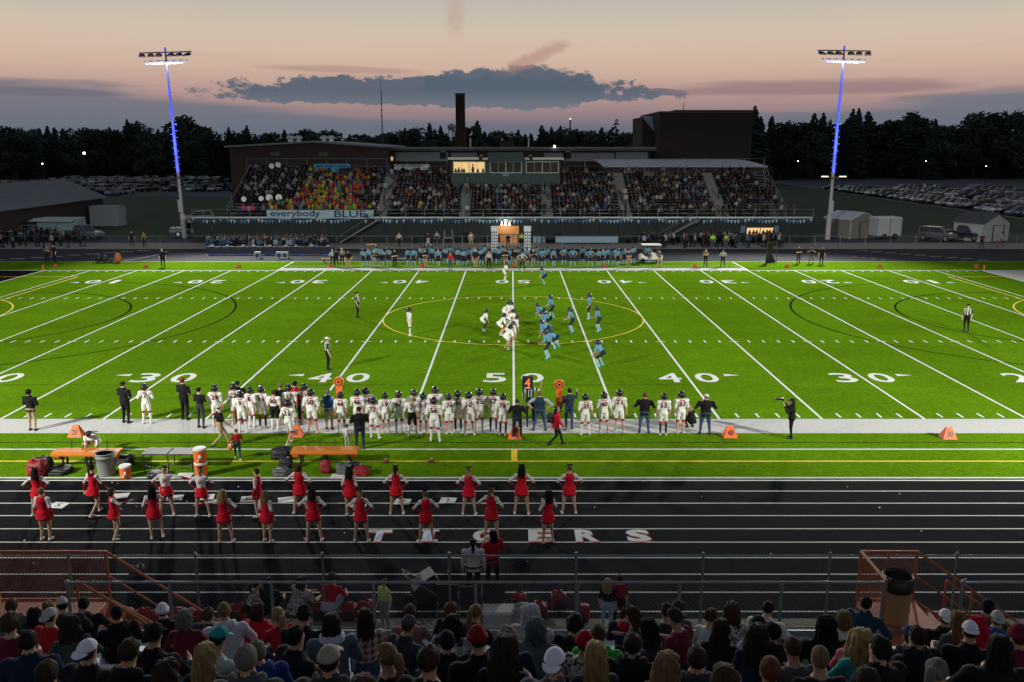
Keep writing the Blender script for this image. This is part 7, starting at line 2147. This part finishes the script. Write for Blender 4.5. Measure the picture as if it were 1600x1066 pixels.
# ---------------------------------------------------------------- near sideline equipment
m_bench = mat('orange_bench', (.55, .17, .02), .55, var=.1, scale=3)
m_blk = mat('black_enamel', (.015, .015, .017), .5)
def heated_bench(px0, px1, py, lab):
    a, b_ = ground_at(px0, py), ground_at(px1, py)
    L = b_.x - a.x
    t = tag(empty('team_bench', (a.x, a.y, 0)), lab, 'bench', 'orange benches on the near sideline')
    MB().box(0, L, -.02, .45, .56, .61).build('seat', m_bench, t)
    MB().add([(0, -.03, .60), (L, -.03, .60), (L, -.16, .52), (0, -.16, .52), (0, -.03, .56), (L, -.03, .56), (L, -.15, .47), (0, -.15, .47)], [(0, 3, 2, 1), (4, 5, 6, 7), (3, 7, 6, 2), (0, 4, 7, 3), (1, 2, 6, 5)]).build('front_lip', m_bench, t)
    for x in (.02, L - .42):
        MB().box(x, x + .40, .06, .09, .30, .56).build('end_panel', m_bench, t)
    for x in (.35, L / 2, L - .35):
        MB().box(x - .03, x + .03, .02, .08, 0, .56).box(x - .03, x + .03, .36, .42, 0, .56).build('leg', m_blk, t)
    for f in (.22, .40, .62, .76):
        MB().tube((L * f, .42, .6), (L * f, .46, .86), .018, n=6).ball((L * f, .46, .87), .03).build('helmet_peg', m_blk, t)
    return t
heated_bench(84, 187, 730, 'orange bench with a slumped player on it at far left')
heated_bench(456, 560, 727, 'orange bench with four black pegs behind player 44')
p0, p1 = ground_at(222, 738), ground_at(304, 738)
t = tag(empty('folding_table', (p0.x, p0.y, 0)), 'grey folding treatment table between orange bench and coolers', 'table')
L = p1.x - p0.x
MB().box(0, L / 2 - .02, 0, .75, .66, .71).box(L / 2 + .02, L, 0, .75, .66, .71).build('top', mat('grey_vinyl', (.05, .05, .055), .6), t)
for x in (.08, L / 2, L - .08):
    MB().tube((x, .06, 0), (x, .06, .66), .018, n=5).tube((x, .69, 0), (x, .69, .66), .018, n=5).build('leg', m_blk, t)
MB().path([(.1, .1, .2), (.6, .1, .12), (1.0, .1, .3), (1.5, .1, .15), (L - .1, .1, .28)], .015, 5).build('brace', m_blk, t)
m_cool = mat('orange_cooler', (.72, .15, .025), .45)
def cooler(px, py, z, lab, s=1.0):
    p = ground_at(px, py)
    t = tag(empty('drink_cooler', (p.x, p.y, z)), lab, 'cooler', 'orange drink coolers')
    MB().lathe([(.2 * s, 0), (.22 * s, .02), (.235 * s, .44 * s), (.225 * s, .46 * s)], n=18).build('barrel', m_cool, t, False)
    MB().lathe([(.245 * s, .455 * s), (.25 * s, .50 * s), (.22 * s, .535 * s), (.1 * s, .54 * s)], n=18).build('lid', m_pbtrim, t, False)
    MB().box(-.03, .03, -.28 * s, -.2 * s, .08, .14).build('tap', m_pbtrim, t)
    MB().ball((0.06, -.225 * s, .25 * s), .07 * s, .02, .07 * s, 8, 5).build('emblem', m_pbtrim, t)
    return t
cooler(315, 743, 0, 'orange drink cooler with white lid, lower of the stacked pair')
cooler(315, 743, .545, 'orange drink cooler with white lid, upper of the stacked pair')
cooler(197, 746, 0, 'single short orange drink cooler beside the grey barrel', .9)
p = ground_at(167, 742)
bin_(p.x, p.y, 0, 'grey ribbed trash barrel in front of the left orange bench', .86, .34, mat('grey_plastic', (.17, .19, .18), .6), False, 'bin', None)
def bag(px, py, m, lab, w=.22, d=.17, h=.42, straps=True, m2=None, z=0.0, grp='bags on the ground', tilt=0.0):
    p = ground_at(px, py, z)
    t = tag(empty('backpack', (p.x, p.y, z), R(tilt)), lab, 'bag', grp)
    def soft_box(w_, d_, z0, h_, oy, seed, amp):
        b = MB()
        n = 20
        vs, fs = [], []
        prof = [(.80, 0), (.97, .05), (1.0, .3), (1.0, .55), (.95, .78), (.82, .93), (.45, 1.0)]
        for r, z_ in prof:
            for i in range(n):
                u = 2 * math.pi * i / n
                c, s = math.cos(u), math.sin(u)
                vs.append((w_ * r * math.copysign(abs(c) ** .5, c), oy + d_ * r * math.copysign(abs(s) ** .5, s), z0 + h_ * z_ - .12 * h_ * (z_ > .9) * (math.cos(u * 2 + seed) > .3)))
        for k in range(len(prof) - 1):
            fs += [(k * n + i, k * n + (i + 1) % n, (k + 1) * n + (i + 1) % n, (k + 1) * n + i) for i in range(n)]
        fs += [tuple(reversed(range(n))), tuple(range((len(prof) - 1) * n, len(prof) * n))]
        b.add(vs, fs)
        bumpy(b, amp, 11, seed)
        return b
    soft_box(w, d, 0, h, 0, px, .055).build('sack', m, t, True)
    soft_box(w * .72, d * .35, h * .08, h * .5, -d * 1.05, px + 3, .03).build('pocket', m2 or m, t, True)
    MB().box(-w * .75, w * .75, -d * 1.04, -d * .98, h * .66, h * .69).build('zip', m_galv, t)
    if straps:
        for s in (-1, 1):
            MB().path([(s * w * .5, d * .7, h * .1), (s * w * .6, d * 1.35, h * .5), (s * w * .4, d * .5, h * .95)], .022, 5).build('strap', m_blk, t)
        MB().path([(-.05, 0, h), (0, 0, h + .07), (.05, 0, h)], .012, 5).build('handle', m_blk, t)
    return t
m_redbag = mat('red_nylon', (.012, .010, .012), .6, scale=5, bump=.5, bscale=14, color2=(.48, .012, .02))
m_blkbag = mat('black_nylon', (.014, .014, .017), .6, var=.3, scale=6, bump=.5, bscale=14)
m_gry = mat('grey_nylon', (.10, .11, .11), .6, var=.3, scale=6, bump=.5)
for px, py, mm, lab, w, h in ((60, 742, m_redbag, 'red and black equipment bag with red lid at far left', .34, .62), (70, 733, m_blkbag, 'black bag behind the red-lidded bag', .3, .5), (95, 738, m_blkbag, 'flat black bag beside the left orange bench', .42, .22), (197, 726, m_blkbag, 'black bag with pale blue top behind the single cooler', .32, .42),
                         (248, 742, m_blkbag, 'flat black bag under the grey table', .4, .14), (440, 715, m_blkbag, 'large black duffel left of the right orange bench', .4, .42), (447, 731, m_blkbag, 'black backpack left of the right bench, lower one', .26, .42), (440, 741, m_gry, 'grey backpack lying left of the right bench', .3, .24),
                         (509, 738, m_redbag, 'red backpack standing before the right orange bench', .2, .46), (537, 739, m_gry, 'grey and black round bag before the right bench', .28, .36), (552, 734, m_blkbag, 'black bag right of the grey round bag', .3, .3), (565, 741, m_redbag, 'red and green bag heap at the right bench end', .3, .3)):
    bag(px, py, mm, lab, w, w * .75, h, h > .3, grp='bags on the near sideline')
for px, py, mm, lab in ((199, 975, m_redbag, 'red cheer backpack by the fence, leftmost'), (226, 975, m_redbag, 'red cheer backpack by the fence, second from left'), (236, 978, m_redbag, 'red cheer backpack by the fence, third from left'), (277, 976, m_redbag, 'red cheer backpack left of the fence post'), (306, 976, m_redbag, 'red cheer backpack under the stair rail end'),
                    (372, 967, m_redbag, 'red and white backpack left of the crouching women'), (500, 965, m_redbag, 'red backpack left of the kneeling red shirt'), (546, 966, m_redbag, 'red bag heap right of the kneeling red shirt'), (573, 963, m_redbag, 'red backpack between red shirt and lime girl'), (661, 942, m_redbag, 'red and white backpack below the stroller'),
                    (683, 942, m_redbag, 'red backpack at the stroller wheel'), (812, 950, m_redbag, 'narrow red bag above the zebra cushion'), (843, 965, m_redbag, 'large red backpack right of the zebra cushion'), (873, 948, m_redbag, 'small red backpack hanging at the fence'), (909, 967, m_redbag, 'red backpack right of the fence post'), (215, 905, m_blkbag, 'black and red gear bag on the outer lane at left')):
    bag(px, py, mm, lab, .2, .15, .44, True, m_blkbag, grp='red cheer bags by the near fence', tilt=(px * 7) % 40 - 20)
bag(817, 976, m_zebra, 'zebra striped bag by the near fence', .3, .24, .52, False, grp='red cheer bags by the near fence')
p = ground_at(781, 980)
t = tag(empty('ice_chest', (p.x, p.y + .2, 0)), 'white ice chest by the near fence', 'cooler')
MB().box(-.42, .42, -.2, .2, 0, .34).build('box', m_shedw, t); MB().box(-.44, .44, -.22, .22, .34, .42).build('lid', m_pbtrim, t)
def camp_chair(px, py, lab):
    p = ground_at(px, py)
    t = tag(empty('folding_chair', (p.x, p.y, 0), R(px % 30 - 15)), lab, 'chair', 'black folding chairs by the near fence')
    MB().box(-.28, .28, -.05, .4, .40, .43).build('seat', m_blkbag, t); MB().box(-.28, .28, -.1, -.06, .43, .92).build('backrest', m_blkbag, t)
    for x in (-.28, .28):
        for y, y2 in ((-.08, .4), (.4, -.08)):
            MB().tube((x, y, 0), (x, y2, .58), .014, n=5).build('leg', m_galv, t)
for px, py, lab in ((700, 962, 'black folding chair, left of the three'), (735, 965, 'black folding chair, middle of the three'), (772, 958, 'black folding chair, right of the three')):
    camp_chair(px, py, lab)
p = ground_at(662, 948)
t = tag(empty('stroller', (p.x, p.y, 0), R(20)), 'dark stroller with grey handle by the near fence', 'stroller')
MB().prism([(-.3, .35), (.25, .35), (.4, .75), (.25, 1.0), (-.05, .85), (-.3, .6)], -.25, .25).build('pram', m_blkbag, t)
for x in (-.35, .35):
    for y in (-.25, .25):
        MB().tube((x, y - .03, .14), (x, y + .03, .14), .14, n=12).build('wheel', m_tyre, t)
MB().path([(.3, -.25, .4), (-.5, -.25, 1.05), (-.5, .25, 1.05), (.3, .25, .4)], .015, 5).build('handle', m_galv, t)
# lettered cards on the track
m_card = mat('white_card', (.66, .66, .64), .8, var=.06)
for k, (px, py, s, rz) in enumerate(((92, 789.5, 'S', -8), (188, 775, '', 10), (273, 778, '', 10), (322, 777, 'J', 12), (389, 779.5, 'D', 10), (447, 781, '', 16), (560, 788, '', 4), (629, 784, 'P', -4), (700, 782, 'I', -6))):
    p = ground_at(px, py)
    t = tag(empty('letter_card', (p.x, p.y, -.004), R(rz)), 'white letter card lying on the near track, %s from left' % nth(k + 1), 'card', 'letter cards on the near track')
    MB().box(-.27, .27, -.24, .24, 0, .012).build('sheet', m_card, t)
    if s: lettering('letter', s, m_blk, t, (0, 0, .0145), (0, 0, 0), .2 if s != 'I' else .06, .28, .02)
for px, py, lab in ((289, 743, 'pale clipboard lying under the grey table'), (529, 745, 'white sheet lying left of the right bench')):
    p = ground_at(px, py)
    o = tag(MB().box(-.28, .28, -.2, .2, 0, .03).build('clipboard', m_card), lab, 'clipboard'); o.location = p
m_leather = mat('football_leather', (.16, .05, .03), .6)
for px, py, lab in ((603, 724, 'left football on the yellow line'), (674, 723, 'right football on the yellow line')):
    p = ground_at(px, py)
    t = tag(empty('football', (p.x, p.y, .09), R(20)), 'brown ' + lab, 'ball', 'footballs on the near sideline')
    MB().lathe([(.005, -.15), (.05, -.11), (.085, -.04), (.09, 0), (.085, .04), (.05, .11), (.005, .15)], n=12).build('ball', m_leather, t, True).rotation_euler = (0, R(90), 0)
    MB().box(-.05, .05, -.012, .012, .085, .095).build('laces', m_pbtrim, t)
# chain-crew poles and down marker
def target_pole(px, py, lab):
    p = ground_at(px, py)
    t = tag(empty('target_pole', (p.x, p.y, 0)), lab, 'marker pole', 'orange chain crew poles')
    MB().tube((0, 0, 0), (0, 0, 1.75), .03, n=8).build('rod', m_cool, t)
    MB().box(-.13, .13, -.05, .05, .7, 1.7).build('pad', m_cool, t)
    for r, dy, mm, nm in ((.22, -.05, m_cool, 'disc'), (.16, -.075, m_blk, 'ring'), (.125, -.08, m_cool, 'inner_disc'), (.06, -.085, m_blk, 'bullseye')):
        MB().tube((0, .05, 1.92), (0, dy, 1.92), r, n=20).build(nm, mm, t)
target_pole(532, 663, 'orange target pole left of player 44')
target_pole(873, 668, 'orange target pole held right of the down marker')
p = ground_at(824, 668)
t = tag(empty('down_marker', (p.x, p.y, 0)), 'black down marker showing an orange figure 4', 'marker pole')
MB().tube((0, 0, 0), (0, 0, 1.8), .035, n=8).build('rod', m_blk, t)
MB().box(-.23, .23, -.08, .08, 1.72, 2.28).build('box', m_blk, t)
lettering('figure', '4', mat('orange_figure', (.85, .16, .05), .6, emit=(1, .2, .05), estr=.25), t, (0, -.086, 2.02), (R(90), 0, 0), .24, .38, .03)
MB().box(-.13, .13, -.088, -.082, 1.77, 1.81).build('strip', m_pbtrim, t)
# things people carry
p = ground_at(1235, 685)
t = tag(empty('camera_body', (p.x - .42, p.y + .02, 1.68), R(75)), 'black camera with long lens held by the photographer', 'camera')
MB().box(-.07, .07, -.04, .04, -.05, .05).build('body', m_blk, t); MB().tube((0, .04, 0), (0, .28, 0), .045, .055, 12).build('lens', m_blk, t)
p = ground_at(361, 719)
t = tag(empty('pumpkin_pail', (p.x, p.y + .05, .42)), 'orange pail carried by the small boy', 'pail')
MB().lathe([(.08, 0), (.12, .08), (.11, .2)], n=12).build('pail', m_cool, t); MB().path([(-.1, 0, .2), (0, 0, .32), (.1, 0, .2)], .008, 5).build('handle', m_blk, t)
p = ground_at(868, 697)
t = bag(868, 697, m_blkbag, 'black backpack on the woman in the red jacket', .15, .12, .42, False, grp=None)
t.location = (p.x - .22, p.y, 1.0)
p = ground_at(140, 708)
t = tag(empty('football_helmet', (p.x, p.y + .1, .72), R(160)), 'black helmet lying on the left orange bench', 'helmet')
o = place('shell', headgear('helmet'), t); o.material_slots[0].link = 'OBJECT'; o.material_slots[0].material = MATS['shell_%g_%g_%g' % HELM]
o = place('face_mask', headgear('mask'), t); o.material_slots[0].link = 'OBJECT'; o.material_slots[0].material = m_blk

# ---------------------------------------------------------------- number the look-alikes from left to right
plain = sorted([o for o in PEOPLE if 'in white jersey number' in o['label'] and 'near sideline' in o['label']], key=lambda o: o.location.x / (o.location.y - CAM_Y))
for k, o in enumerate(plain):
    num = o['label'].split('number ')[1].split(' ')[0]
    o['label'] = 'white jersey player number %s, %s helmeted player from left on near sideline' % (num, nth(k + 1))
